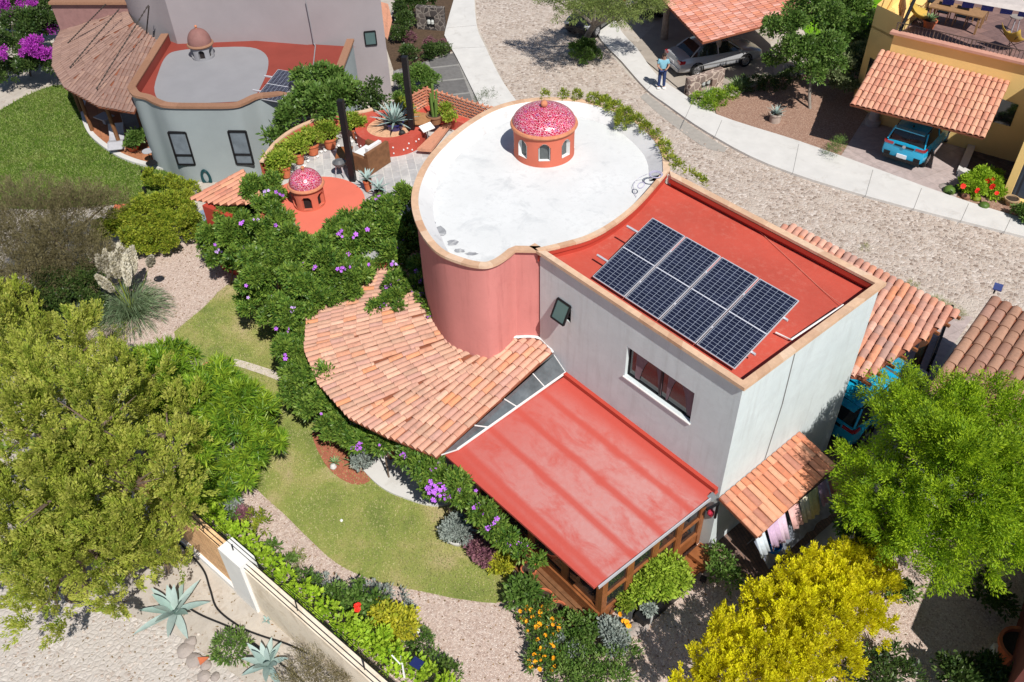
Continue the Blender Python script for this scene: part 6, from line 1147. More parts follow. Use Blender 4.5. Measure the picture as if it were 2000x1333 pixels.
bush('gravel_shrub', 'wispy olive plants on the gravel between the cypress and pampas grass', 'shrub', [(180, 650, .3, 20), (215, 665, .3, 18), (245, 655, .3, 14), (160, 670, .4, 18)], 'twig', g_hedge, .7, 1.6)
# boundary planting
lime = [(350, 958, 1.1, 14), (372, 972, 1.1, 14), (395, 990, 1.1, 14), (418, 1010, 1.1, 14), (440, 1030, 1.1, 12), (468, 1045, 1.1, 13), (490, 1068, 1.1, 13), (512, 1088, 1.1, 13), (535, 1108, 1.1, 13), (560, 1130, 1.1, 13), (585, 1150, 1.1, 13), (610, 1170, 1.1, 12), (640, 1195, 1.1, 13), (672, 1220, 1.1, 15), (705, 1240, 1.1, 17), (735, 1265, 1.1, 17), (765, 1285, 1.1, 17), (800, 1305, 1.1, 17), (835, 1320, 1.1, 15), (870, 1338, 1.1, 14), (745, 1245, 1.0, 14)]
for i in range(1): bush('ivy_hedge', 'long bright lime green ivy hedge just inside the boundary wall', 'hedge', lime, 'hedge', g_lime, 1.35, 1.5)
bush('dark_groundcover', 'dark green shrubs behind the lime hedge', 'shrub', [(530, 1075, .5, 13), (560, 1100, .5, 14), (590, 1125, .5, 14), (615, 1145, .5, 14), (640, 1165, .5, 14), (665, 1180, .5, 16), (410, 980, .6, 14), (450, 1012, .5, 10)], 'bush', g_mid, 1, 1.2)
bush('silver_shrub', 'blue grey silver leaved shrub between the broadleaf tree and the gravel path', 'shrub', [(428, 975, .5, 15), (448, 985, .5, 15), (440, 1000, .5, 11), (418, 960, .5, 10)], 'broad', g_silver, .7, 1.6)
bush('silver_bush', 'silver grey lavender mound at the lower edge of the lawn', 'shrub', [(625, 1140, .35, 13), (650, 1150, .35, 12), (720, 1155, .35, 14), (748, 1165, .35, 14), (778, 1172, .3, 13), (790, 1195, .3, 10)], 'fine', g_silver, 1.3, 1.3)
bush('purple_shrub', 'purple red leaved low shrub on the gravel path edge', 'shrub', [(462, 1003, .35, 10), (478, 1005, .35, 9), (455, 1012, .3, 8)], 'broad', g_purple, .6, 1.8)
bush('olive_shrub', 'olive green low shrub touching the purple one', 'shrub', [(497, 1012, .3, 13), (512, 1028, .3, 13), (490, 1028, .3, 9)], 'fine', g_hedge, 1.2, 1.2)
bush('straw_shrub', 'straw coloured grass tuft half way along the gravel path', 'shrub', [(575, 1090, .3, 12), (590, 1105, .3, 10)], 'twig', g_hedge, .5, 2)
bush('shrub', 'green shrubs around the red flower below the lawn', 'shrub', [(665, 1165, .6, 18), (690, 1180, .6, 18), (710, 1165, .6, 16), (735, 1180, .7, 18), (715, 1210, .6, 18), (700, 1150, .5, 12)], 'bush', g_mid, 1.1, 1.2)
rf_ = empty('red_flower', 'single red flower head in the green shrubs below the lawn', 'flower', G(697, 1188, 1.0)); scatter(fr_, 'blossom', rf_, [G(695, 1184, 1.0), G(699, 1190, 1.0), G(696, 1194, .98), G(700, 1182, .98)], (.9, 1.2))
bush('yellow_bush', 'bright yellow leaved shrub right of the red flower', 'shrub', [(765, 1210, .7, 22), (785, 1225, .7, 22), (760, 1235, .7, 22), (745, 1200, .7, 16), (790, 1205, .6, 14)], 'broad', g_yel, .8, 1.5)
bush('rosemary', 'dark green rosemary at the path edge with white flowers above', 'shrub', [(815, 1245, .4, 17), (828, 1262, .4, 16), (860, 1310, .4, 22), (878, 1320, .4, 18), (845, 1290, .4, 16)], 'fine', g_mid, 1.1, 1.6)
wf = empty('white_flowers', 'little cluster of white flowers over the rosemary', 'flowers', G(808, 1225, .6)); scatter(fw_, 'blossom', wf, [G(x, y, .62) for x, y in ((803, 1224), (809, 1228), (817, 1233), (811, 1221))], (1, 1.4))
sl_ = empty('solar_light', 'square blue solar garden light in the lime hedge near the bottom edge', 'garden light', G(814, 1296, 1.4)); mb = MB(); q = G(814, 1296, 1.4); mb.box(q, (.26, .22, .03), .3); mb.build('panel', plain('navy_cell', (.02, .03, .12), .15), sl_); mb = MB(); mb.tube([q - A([0, 0, 1.3]), q], .012, 5); mb.build('stake', m_dark, sl_)
wd_ = empty('white_pinwheel', 'white plastic pinwheel stake in the lime hedge beside the solar light', 'ornament', G(778, 1290, 1.3)); mb = MB()
for a, b in (((765, 1280), (782, 1298)), ((782, 1282), (786, 1300)), ((786, 1300), (790, 1325))): mb = MB(); mb.tube([G(*a, 1.35), G(*b, 1.3)], .02, 5); mb.build('blade', m_whitep, wd_)
# outside the wall
ball_ = bush('grass_ball', 'round green spiky tuft on the pale ground outside the wall', 'plant', [(453, 1266, .22, 26)], 'fine', g_mid, 1.3, 2.2)
bush('dry_shrub', 'dry brown twiggy shrub against the boundary wall, bottom edge', 'shrub', [(640, 1305, .7, 34), (600, 1320, .6, 30), (690, 1325, .7, 32), (580, 1345, .6, 30), (660, 1345, .7, 36), (595, 1270, .3, 12)], 'twig', g_brown, .8, 3)
m_hose = plain('black_hose', (.015, .015, .017), .5, .1, 4)
for i, pts in enumerate(([(350, 1060), (395, 1110), (410, 1150), (425, 1190), (470, 1225), (510, 1242), (560, 1258), (620, 1285)], [(372, 1190), (400, 1205), (455, 1228), (480, 1245), (540, 1290), (590, 1330), (620, 1360)])):
    mb = MB(); mb.tube(spline(GP(pts, .03), 6), .025, 6); tag(mb.build('hose', m_hose), ['black hose curving past the boundary wall pillar', 'black hose running beside the large agave towards the bottom edge'][i], 'hose')
m_rock = plain('grey_rock', S(186, 174, 166, .75), .9, .15, 5, .5)
rl = ['flat grey rock nearest the large agave', 'grey rock under the orange clay shard', 'rounded rock left of the grass ball', 'small rock lowest in the line of rocks', 'grey rock in the middle of the line of rocks', 'small tan rock below the grass ball']
for i, (x, y, r) in enumerate(((362, 1270, .22), (380, 1290, .2), (402, 1300, .14), (420, 1322, .12), (372, 1255, .16), (398, 1322, .16))): mb = MB(); mb.ball(G(x, y, .03), r, 10, jit=.12, sz=.45); tag(mb.build('rock', m_rock, None, True), rl[i], 'rock', 'rocks lining the pale ground')
mb = MB(); q = GP([(386, 1285), (408, 1284), (391, 1299)], .12); mb.prism(q, .1, .14); tag(mb.build('clay_shard', m_pot), 'triangular orange clay shard on a rock', 'shard')
# patio side planting (under vine2) and cacti
bush('silver_pot_plant', 'silver leaved plant in a round bowl by the timber ledge', 'shrub', [(893, 1025, .55, 18), (905, 1040, .5, 16), (880, 1040, .45, 14)], 'broad', g_silver, .6, 2)
q = G(895, 1055, .02); pot('shallow stone bowl under the silver leaved plant', q, .3, .25, m_conc)
bush('brown_shrub', 'brownish twiggy shrub between the lawn and the timber ledge', 'shrub', [(935, 1075, .35, 15), (950, 1088, .35, 15), (925, 1060, .3, 12)], 'broad', g_purple, .6, 1.6)
bush('succulent_clump', 'green and yellow succulents at the lawn corner by the ledge', 'shrub', [(975, 1095, .3, 12), (985, 1110, .3, 10), (968, 1108, .25, 8), (995, 1085, .35, 10)], 'broad', g_yel, .6, 1.6)
bush('veranda_shrub', 'pale bushy shrub under the veranda eave at the patio corner', 'shrub', [(715, 885, .7, 18), (705, 900, .5, 14)], 'broad', g_silver, .7, 1.8)
agave('green spiky plants beside the red mulch', G(692, 905, .05), 18, .42, .07, .5, 1.4, .2, m_aloe, seed=5, name='yucca', cat='yucca')
agave('small pale succulent on the red mulch', G(655, 905, .06), 20, .22, .05, .3, 1.3, .2, m_aloe, seed=6, name='succulent', cat='succulent')
mb = MB(); mb.ball(G(651, 912, .12), .1, 8); tag(mb.build('garden_stone', m_conc), 'round pale stone on the red mulch', 'stone')
mb = MB(); mb.ball(G(667, 1017, .05), .045, 8); tag(mb.build('white_ball', m_whitep), 'tiny white ball lying on the lawn', 'ball')
mb = MB(); mb.ball(G(855, 1031, .05), .05, 8); tag(mb.build('white_ball', m_whitep), 'tiny white ball on the lawn near the silver leaved plant', 'ball')
# white crate behind the vine
cr = empty('white_rack', 'white slatted rack behind the vine at the timber wall', 'rack', G(1000, 1060, .5)); 
for k in range(8): mb = MB(); a = G(988 + k * 3.2, 1040 + k * 1.6, 1.1); mb.beam(a, a - A([0, 0, .75]), .03, .02); mb.build('slat', m_whitep, cr)
# flower bed in front of the sunroom
bl = [(1060, 1190, .35, 18), (1045, 1210, .35, 18), (1050, 1240, .35, 20), (1065, 1265, .35, 20), (1055, 1290, .3, 20), (1080, 1230, .35, 18), (1030, 1200, .3, 14), (1080, 1290, .3, 20)]
mg = empty('marigolds', 'bed of orange and yellow marigolds at the edge of the pink gravel', 'flowers', G(1055, 1240, .2)); B5 = [BL(*p) for p in bl]; foliage('foliage', B5, 'fine', g_mid, mg, 1.2, 1.6)
scatter(fo_, 'flower', mg, onb(B5, 52, 1.1), (.8, 1.3))
bush('broad_leaf_plant', 'broad fresh green plant in front of the clay pots', 'plant', [(1015, 1150, .45, 16), (1030, 1160, .45, 16), (1012, 1168, .4, 14), (1032, 1145, .4, 10)], 'broad', g_mid, 1, 1.8)
bush('low_green_shrub', 'fine green groundcover below the sunroom corner', 'shrub', [(1110, 1290, .3, 24), (1150, 1300, .3, 26), (1190, 1290, .35, 24), (1220, 1270, .4, 22), (1100, 1325, .3, 24), (1150, 1335, .3, 26), (1200, 1325, .3, 24), (1090, 1310, .3, 18)], 'fine', g_mid, 1.2, 1.5)
bush('mixed_shrub', 'green leafy shrub left of the sunroom corner post', 'shrub', [(1120, 1225, .5, 20), (1145, 1235, .5, 20), (1125, 1250, .45, 18), (1155, 1215, .4, 12), (1105, 1210, .4, 12)], 'bush', g_mid, 1, 1.3)
bush('grey_flowers', 'pale grey foliage patch in the middle of the flower bed', 'shrub', [(1070, 1265, .35, 10), (1095, 1265, .35, 12), (1120, 1270, .35, 14), (1100, 1245, .35, 8)], 'fine', g_silver, 1, 1.6)
bush('blue_green_shrub', 'blue green succulent shrub at the sunroom corner', 'shrub', [(1195, 1235, .5, 16), (1205, 1255, .5, 16), (1185, 1225, .5, 12), (1210, 1225, .4, 10)], 'broad', g_silver, .7, 2)
pts = [(1033, 1125, .2, 'clay pot farthest from the sunroom corner, tucked against the ledge'), (1062, 1182, .24, 'large open clay pot in the middle of the three by the ledge'), (1088, 1205, .23, 'clay pot nearest the sunroom corner')]
for x, y, r, l in pts: pot(l, G(x, y, .02), r, .36, group='clay pots along the timber ledge')
bush('sunroom_bush', 'light green bush in the trough under the sunroom windows', 'shrub', [(1285, 1120, .9, 24), (1310, 1110, .9, 24), (1270, 1135, .8, 20), (1320, 1135, .7, 20), (1255, 1150, .7, 18), (1290, 1150, .7, 18), (1245, 1160, .6, 14)], 'broad', leafmat('lime_bush', [(.20, .34, .03), (.30, .44, .04), (.40, .52, .06), (.14, .24, .03)], .3), .75, 1.6)
tr_ = empty('planter_trough', 'long black trough planter beside the sunroom', 'planter', G(1285, 1190, 0)); mb = MB(); mb.beam(G(1248, 1215, .2), G(1345, 1130, .2), .3, .38); mb.build('trough', m_dark, tr_)
for i, (x, y, lab, mt) in enumerate(((1225, 1185, 'dark grey square planter with orange flowers by the sunroom corner', plain('slate_planter', (.08, .085, .09), .7)), (1268, 1200, 'small pale square planter next to the black trough', m_conc))):
    t = empty('planter', lab, 'planter', G(x, y, 0)); mb = MB(); mb.box(G(x, y, .2), (.42 - i * .18, .42 - i * .18, .4), .3); mb.build('box', mt, t)
bush('planter_flowers', 'orange flowering plant in the grey square planter', 'plant', [(1222, 1178, .55, 12)], 'broad', g_pot, .6, 2); bush('planter_succulent', 'pale green succulent in the small square planter', 'plant', [(1268, 1190, .5, 9)], 'broad', g_silver, .5, 2)
of = empty('orange_blooms', 'orange blooms of the plant in the grey square planter', 'flowers', G(1222, 1195, .6)); scatter(fo_, 'blossom', of, [G(x, y, .72) for x, y in ((1218, 1212), (1224, 1216), (1228, 1222), (1212, 1200))], (1, 1.5))
for i, (x, y, r, l) in enumerate(((1240, 1230, .18, 'pale rock at the end of the black trough'), (1255, 1222, .16, 'pale rock under the trough'), (1228, 1240, .12, 'pinkish rock with a red spot by the planter'))): mb = MB(); mb.ball(G(x, y, .06), r, 10, jit=.12, sz=.6); tag(mb.build('rock', m_rock, None, True), l, 'rock')
# wooden steps
st = empty('wooden_steps', 'two wooden steps at the sunroom end by the grey wall', 'steps', G(1370, 1100, 0))
for i, (x, y, z) in enumerate(((1372, 1082, .36), (1352, 1100, .2))): q = G(x, y, z); mb = MB(); mb.box((q[0], q[1], z / 2), (.5, .5, z), 0.05); mb.build('step', m_wood, st)
q = G(1372, 1140, .0); t = empty('black_spotlight', 'small black garden spotlight on the dark path', 'garden light', q); mb = MB(); mb.box(q + A([0, 0, .2]), (.16, .12, .12), .4); mb.build('head', m_dark, t); mb = MB(); mb.tube([q, q + A([0, 0, .2])], .015, 5); mb.build('stake', m_dark, t)
bush('shade_shrub', 'dark shrub in the shade beside the brick paving', 'shrub', [(1410, 1095, .6, 18), (1405, 1120, .5, 18), (1425, 1130, .5, 18), (1395, 1075, .5, 12)], 'bush', g_mid, 1, 1.1)
# laundry under the small roof
lcol = [('pale blue and white cloth, first on the line', S(206, 216, 226), .0), ('lilac towel with a small dark motif', S(206, 176, 206), .13), ('pale pink sheet', S(222, 196, 216), .24), ('peach and pink patterned cloth', S(228, 180, 176), .38), ('cream cloth', S(226, 218, 192), .52), ('pale yellow cloth', S(222, 214, 160), .62), ('mauve patterned cloth', S(180, 150, 176), .74), ('red trimmed dark pink cloth', S(180, 120, 120), .86)]
l0 = G(1478, 1052, 1.85) ; l1 = G(1640, 918, 1.85); out = nrm(A([l1[1] - l0[1], -(l1[0] - l0[0]), 0]))
for i, (lab, c, t) in enumerate(lcol):
    a = l0 + (l1 - l0) * (t + .0) + A([-.05, 0, 0]); b = l0 + (l1 - l0) * (t + (.12 if i % 2 else .10)) + A([-.05, 0, 0]); n = 10; T1_, B1_ = [], []; drop = .55 + .1 * (i % 3)
    for k in range(n + 1): p = a + (b - a) * k / n; wv = .03 * math.sin(k * 1.3 + i); T1_.append(p + A([wv * .3, 0, 0])); B1_.append(p + A([.30 + wv, .02 * math.sin(i), -drop]))
    mb = MB(); mb.strip(T1_, B1_); o = mb.build('laundry', plain('cloth_%d' % i if 0 else 'laundry_cloth', c, .9, .12, 14, .2), None, True); so2 = o.modifiers.new('Solid', 'SOLIDIFY'); so2.thickness = .008; tag(o, lab + ' hanging from the laundry roof', 'laundry', 'washing hung at the laundry roof edge')
mb = MB(); mb.tube([l0 - A([.05, .3, 0]), l1 + A([-.05, .2, 0])], .008, 5); tag(mb.build('clothes_line', m_dark), 'thin clothes line along the eave of the laundry roof', 'clothes line')
tt = MB(); a = G(1470, 1080, .55); b = G(1620, 950, .55); ns = 16; T1_, B1_, = [], []
for k in range(ns + 1): p = a + (b - a) * k / ns; q = random.uniform(-.04, .04); T1_.append(p + A([-.05, 0, .40 + q])); B1_.append(p + A([.5 + q, 0, -.10 - abs(q)]))
tt.strip(T1_, B1_); o = tt.build('tarpaulin', plain('silver_tarp', S(150, 158, 172, .8), .35, .35, 5, .8, 6, metal=.3), None, True); so2 = o.modifiers.new('Solid', 'SOLIDIFY'); so2.thickness = .01; tag(o, 'crumpled silver tarpaulin below the washing', 'tarpaulin')
q = G(1535, 1078, .75); mb = MB(); q = G(1512, 1068, .95); mb.lathe([(.16, 0), (.2, .2), (.18, .2), (.15, .03)], q - A([0, 0, .1]), 16); tag(mb.build('blue_basin', plain('blue_plastic', (.01, .13, .36), .35), None, True), 'blue basin peeping out under the lilac towel', 'basin')
# small wall behind right, dark lower corner
q = G(1975, 1290, 0); t = pot('large red brown pot in deep shade, bottom right corner', q, .45, .7); mb = MB(); mb.box(G(1962, 1278, .1), (.5, .35, .2), .6); tag(mb.build('white_bag', m_whitep), 'crumpled pale bag in the dark bottom right corner', 'bag')
bush('corner_shrub', 'grey green shrub at the bottom edge right of the golden thujas', 'shrub', [(1700, 1310, .5, 30), (1740, 1300, .5, 28), (1770, 1320, .5, 26), (1720, 1340, .5, 30), (1660, 1330, .4, 22)], 'fine', g_dark, 1.4, 1.3)
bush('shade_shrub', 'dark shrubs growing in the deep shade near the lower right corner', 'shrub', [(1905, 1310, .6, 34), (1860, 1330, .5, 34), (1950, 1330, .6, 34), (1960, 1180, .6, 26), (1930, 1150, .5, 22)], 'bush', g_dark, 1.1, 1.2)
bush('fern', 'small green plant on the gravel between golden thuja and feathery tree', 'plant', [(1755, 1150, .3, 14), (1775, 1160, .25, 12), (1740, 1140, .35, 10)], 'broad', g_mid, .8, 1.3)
sw_ = empty('shade_wall', 'dark red wall assumed at the right edge to shade the lower right corner', 'wall', (8, 2.2, 0)); mb = MB(); a = G(1995, 1190, 0)[:2]; b = G(1930, 1400, 0)[:2]; d = nrm(b - a); n = A([-d[1], d[0]]); n = n if n[0] > 0 else -n; mb.prism([a - d * 2.5, b, b + n * 4, a - d * 2.5 + n * 4], 0, 3.0); mb.build('wall', plain('dark_red_wall', (.16, .05, .04), .9), sw_)  # assumed wall, stands here to cast the corner's shadow
# ---- street side planting
bush('street_shrub', 'green shrub at the foot of the mesquite on the cobbles', 'shrub', [(1135, 95, .4, 16), (1155, 98, .4, 16), (1145, 112, .35, 14), (1125, 105, .35, 10), (1165, 108, .3, 9)], 'bush', g_mid, 1, 1.3)
bush('groundcover', 'bright green groundcover around the mottled stone wall', 'shrub', [(1365, 195, .2, 14), (1385, 205, .2, 14), (1405, 195, .2, 14), (1425, 182, .2, 13), (1395, 190, .2, 12)], 'fine', g_star, 1.2, 1.8)
bush('dark_groundcover', 'dark green groundcover behind the agave pot', 'shrub', [(1450, 168, .25, 15), (1475, 165, .25, 16), (1500, 165, .25, 16), (1525, 160, .25, 14), (1545, 150, .3, 14)], 'fine', g_dark, 1.2, 1.6)
agave('tall spiky yucca right of the mottled stone wall', G(1445, 178, .05), 60, .95, .07, .5, 1.5, .25, m_aloe, seed=31, name='yucca', cat='yucca')
agave('small yucca in the bright groundcover', G(1385, 188, .1), 30, .6, .06, .4, 1.4, .3, m_aloe, seed=32, name='yucca', cat='yucca')
bush('driveway_weeds', 'sparse green weeds beside the driveway of the blue car', 'plant', [(1632, 290, .4, 12), (1622, 300, .3, 9), (1640, 280, .4, 8)], 'twig', g_mid, .6, 3)
bush('geraniums', 'lime green geranium bush at the yellow house driveway', 'shrub', [(1890, 365, .4, 17), (1910, 350, .5, 17), (1930, 360, .45, 17), (1905, 372, .35, 15), (1945, 375, .3, 12), (1940, 345, .4, 12)], 'broad', g_lime, .8, 1.8)
gr = empty('geranium_blooms', 'red and orange geranium blooms on the lime bush', 'flowers', G(1915, 360, .6)); scatter(fr_, 'blossom', gr, [G(x, y, .72) for x, y in ((1881, 364), (1883, 362), (1928, 350), (1930, 353), (1938, 350), (1941, 352), (1908, 374), (1910, 371), (1940, 363), (1938, 366), (1947, 378))], (1.1, 1.6))
for i, (x, y, r, l) in enumerate(((1855, 372, .26, 'round green cactus mound beside the driveway corner'), (1872, 368, .2, 'smaller dark green cactus mound'), (1922, 402, .2, 'green cactus mound near the pavement'), (1907, 388, .18, 'pale green cactus mound between the rocks'))): mb = MB(); mb.ball(G(x, y, .12), r, 14, jit=.06, sz=.75); tag(mb.build('cactus', g_mid if i != 3 else g_hedge, None, True), l, 'cactus', 'cactus mounds by the yellow house')
mb = MB(); mb.ball(G(1887, 384, .12), .2, 14, jit=.03, sz=.8); tag(mb.build('brown_boulder', plain('brown_boulder', S(150, 108, 88, .8), .9, .2, 8, .4), None, True), 'round reddish brown boulder among the cactus mounds', 'boulder')
mb = MB(); mb.ball(G(1848, 366, .05), .3, 10, jit=.1, sz=.3); tag(mb.build('flat_rock', m_rock, None, True), 'flat pale rock between the driveway and cactus mounds', 'rock')
q = G(1972, 400, .06); pot('wide tan bowl on the gravel in front of the yellow wing', q, .26, .3, plain('tan_bowl', S(196, 166, 130, .8)), taper=.6)
bush('edge_shrub', 'green shrub cut by the right edge beside the pavement', 'shrub', [(1998, 415, .35, 16), (2010, 425, .35, 16)], 'broad', g_mid, .8, 1.4)
bush('street_weeds', 'strip of dry weeds where the cobbles meet the carport', 'plant', [(1690, 455 + 30, .05, 6), (1780, 560, .05, 10), (1830, 590, .05, 10), (1870, 615, .05, 12), (1850, 600, .05, 8)], 'twig', g_hedge, .3, 2.0)
bush('dark_shrubs', 'dark green shrubs in the shaded bed beside the tall grey wall', 'shrub', [(790, 15, .8, 26), (835, 5, .8, 22), (780, 70, .4, 16), (800, 110, .4, 18), (840, 105, .35, 18), (865, 100, .3, 14), (790, 45, .6, 18)], 'bush', g_dark, 1.1, 1.2)
bush('lavender', 'purple brown heather patch in the shaded bed below the dark stone wall', 'shrub', [(775, 65, .35, 9), (800, 75, .3, 10), (840, 85, .3, 10), (862, 88, .25, 8)], 'fine', g_purple, 1, 1.8)
bush('sprouting_branches', 'bare dark sprigs rising beyond the lattice wall', 'shrub', [(945, 195, 1.4, 10), (955, 185, 1.2, 9), (935, 205, 1.2, 8)], 'twig', g_dark, .7, 2)
bush('porch_shrub', 'yellow green plant beside the porch steps', 'shrub', [(432, 455, .5, 14), (425, 470, .4, 10)], 'broad', g_yel, .8, 1.6)
q = G(425, 502, .01); pot('small clay pot with a pale cabbage like succulent near the porch', q, .16, .22); bush('cabbage_succulent', 'pale green cabbage like succulent in the small clay pot', 'succulent', [(418, 490, .4, 12)], 'broad', g_silver, 1.2, .9)
struct('entry_path', GP([(385, 415), (402, 410), (416, 466), (394, 472)], 0), plain('shade_blue_slab', S(150, 166, 190, .75)), .03)  # bluish shade on the path is put into its colour
# ---- veranda furniture of the grey house
def deckchair(label, loc, rz, mat):
    c = empty('deck_chair', label, 'deck chair'); 
    mb = MB(); pr = [(-.7, .75), (-.35, .42), (.0, .30), (.35, .38), (.75, .22)]; A_ = [(x, -.28, z) for x, z in pr]; B_ = [(x, .28, z) for x, z in pr]; mb.strip(A_, B_); o = mb.build('sling', mat, c); md = o.modifiers.new('Solid', 'SOLIDIFY'); md.thickness = .04
    for s_ in (-1, 1): mb = MB(); mb.tube([(x, s_ * .3, z) for x, z in pr], .025, 6); mb.build('rail', mat, c); mb = MB(); mb.tube([(-.35, s_ * .3, .42), (-.25, s_ * .3, 0)], .02, 5); mb.build('leg', mat, c); mb = MB(); mb.tube([(.4, s_ * .3, .36), (.4, s_ * .3, 0)], .02, 5); mb.build('leg', mat, c)
    c.location = Vector(tuple(map(float, loc))); c.rotation_euler = (0, 0, rz); return c
m_mw = plain('muted_white', S(190, 190, 196, .8), .7)
deckchair('white curved deck chair in the sun at the veranda edge of the grey house', G(232, 285, .15), -.5, m_mw); deckchair('grey deck chair in the shade behind the white one', G(262, 262, .15), -.3, plain('chair_grey', (.25, .25, .26)))  # second chair is one even grey
t = empty('coffee_table', 'low pale square table in the shade of the grey house veranda', 'table', G(203, 228, .15)); q = G(203, 228, .5); mb = MB(); mb.box(q, (.75, .6, .04), .3); mb.build('tabletop', m_mw, t); mb = MB(); mb.box(q - A([0, 0, .18]), (.2, .2, .34), .3); mb.build('foot', m_mw, t)
bush('veranda_plant', 'leafy green pot plant on the clay floor of the grey house veranda', 'plant', [(262, 272, .9, 11), (268, 265, 1.0, 10), (256, 280, .6, 8)], 'broad', g_mid, .8, 1.6); q = G(262, 293, .15); pot('low round clay pot under the veranda plant', q, .28, .25)
for i, (x, y, l) in enumerate(((296, 318, 'small round bistro table by the aqua wall'), (301, 333, 'small dark round stool on the lawn by the aqua wall'))): q = G(x, y, .02 + .13 * (1 - i)); t = empty('side_table', l, 'table', q); mb = MB(); mb.lathe([(.24, .55 - i * .2), (.24, .58 - i * .2)], q, 18); mb.build('top', [m_mw, m_dark][i], t); mb = MB(); mb.tube([q, q + A([0, 0, .55 - i * .2])], .02, 5); mb.build('leg', m_dark, t)
q0 = onV(400, 333, fa, fb) + Nf * .08; hh = empty('garden_hose', 'dark teal garden hose hung in loops on the aqua wall', 'hose', q0); 
for k in range(5):
    r1_ = .2 + .035 * k; cc_ = q0 + A([0, 0, -.28 - .02 * k]); mb = MB(); mb.tube([cc_ + Uf * (r1_ * .62 * math.cos(a)) + A([0, 0, r1_ * 1.3 * math.sin(a)]) for a in np.linspace(0, 6.283, 22)], .018, 5); mb.build('loop', plain('teal_hose', (.01, .06, .07), .5), hh)
mb = MB(); q = onV(344, 345, fa, fb) + Nf * .1; mb.tube([A([q[0], q[1], .0]), A([q[0], q[1], .45])], .03, 6); tag(mb.build('water_tap', plain('teal_tap', (.02, .12, .14), .5)), 'small teal standpipe at the foot of the aqua wall', 'tap')
for i, (x, y, l) in enumerate(((283, 350, 'black lawn light nearest the aqua wall'), (286, 382, 'black lawn light at the corner of the deep green lawn'))): q = G(x, y, .02); mb = MB(); mb.lathe([(.03, 0), (.03, .3), (.07, .3), (.07, .4), (.01, .42)], q, 10); tag(mb.build('lawn_light', m_dark), l, 'garden light')
mb = MB(); q = GP([(225, 402), (268, 400), (270, 412), (215, 422)], .02); mb.prism(q, .0, .08); tag(mb.build('clay_slab', m_pot), 'flat clay slab between the deep green lawn and the yellow green hedge', 'slab')
# ---- terrace furniture of the yellow house
def dchair(label, loc, rz, g):
    c = empty('dining_chair', label, 'chair', (0, 0, 0), g); mb = MB(); mb.box((0, 0, .44), (.46, .46, .04)); mb.build('seat', m_dark, c); mb = MB(); mb.box((-.23, 0, .72), (.04, .48, .36)); mb.build('backrest', m_dark, c)
    for a in (-.22, .22):
        for b in (-.24, .24): mb = MB(); mb.box((a, b, .22 if a > 0 else .45), (.04, .04, .44 if a > 0 else .9)); mb.build('leg', m_tw, c)
    for b in (-.26, .26): mb = MB(); mb.box((0, b, .64), (.5, .04, .03)); mb.build('armrest', m_tw, c)
    c.location = Vector(tuple(map(float, loc))); c.rotation_euler = (0, 0, rz); return c
m_tw = plain('teak', S(176, 136, 96, .75), .6, .15, 6); yz = math.atan2(yd[1], yd[0]); q = G(1872, 18, FL + .74); t = empty('dining_table', 'long teak table on the roof terrace of the yellow house', 'table', q - A([0, 0, .74])); mb = MB(); mb.box(q, (2.2, .95, .05), yz); mb.build('tabletop', m_tw, t)
for a in (-1.0, 1.0):
    for b in (-.4, .4): mb = MB(); p = q + A([*(yd * a - yn * b), -.37]); mb.box(p, (.08, .08, .72), yz); mb.build('leg', m_tw, t)
for x, y, rr_, l in ((1838, 42, yz + math.pi / 2, 'front left'), (1873, 50, yz + math.pi / 2, 'front right'), (1912, 42, yz + math.pi, 'right end'), (1818, 22, yz, 'left end')): dchair('teak chair with black seat at the %s of the terrace table' % l, G(x, y, FL), rr_, 'chairs round the terrace table')
m_ycan = plain('yellow_canvas', S(214, 178, 84, .8), .8)
for i, (x, y, rz, l) in enumerate(((1785, 50, yz + .3, 'yellow butterfly chair at the left corner of the yellow house terrace'), (1968, 100, yz + 1.2, 'yellow butterfly chair near the right edge of the terrace'))):
    c = empty('butterfly_chair', l, 'chair'); mb = MB(); g_ = 6; vs = []
    for a in range(g_ + 1):
        for b in range(g_ + 1): u_, v_ = a / g_ - .5, b / g_ - .5; vs.append((u_ * .8, v_ * .85, .35 + 1.0 * (u_ * u_ * (1.2 if u_ < 0 else .5)) + 1.1 * v_ * v_ + (-u_) * .35 + .05))
    mb.add(vs, [(a * (g_ + 1) + b, (a + 1) * (g_ + 1) + b, (a + 1) * (g_ + 1) + b + 1, a * (g_ + 1) + b + 1) for a in range(g_) for b in range(g_)]); o = mb.build('sling', m_ycan, c, True); md = o.modifiers.new('Solid', 'SOLIDIFY'); md.thickness = .012
    for a in (-1, 1): mb = MB(); mb.tube([(-.4, a * .42, .85), (.35, -a * .3, 0), (-.3, -a * .3, 0), (.4, a * .42, .5)], .014, 5); mb.build('frame', m_dark, c)
    c.location = Vector(tuple(map(float, G(x, y, FL)))); c.rotation_euler = (0, 0, rz)
q = G(1813, 55, FL); pot('terracotta pot with a red and green plant on the yellow house terrace', q, .28, .35); agave('green succulent with red base in the terrace pot', q + A([0, 0, .3]), 22, .45, .1, .4, 1.4, .2, m_aloe, seed=41, name='succulent', cat='succulent')
q = G(1975, 62, FL); t = empty('stool', 'round pale stool on the yellow house terrace', 'stool', q); mb = MB(); mb.lathe([(.26, .62), (.26, .66)], q, 20); mb.build('seat', plain('pale_seat', S(170, 160, 152, .75)), t)
for k in range(4): a = k * 1.57 + .4; mb = MB(); mb.tube([q + A([math.cos(a) * .22, math.sin(a) * .22, 0]), q + A([math.cos(a) * .15, math.sin(a) * .15, .62])], .02, 5); mb.build('leg', m_mw, t)
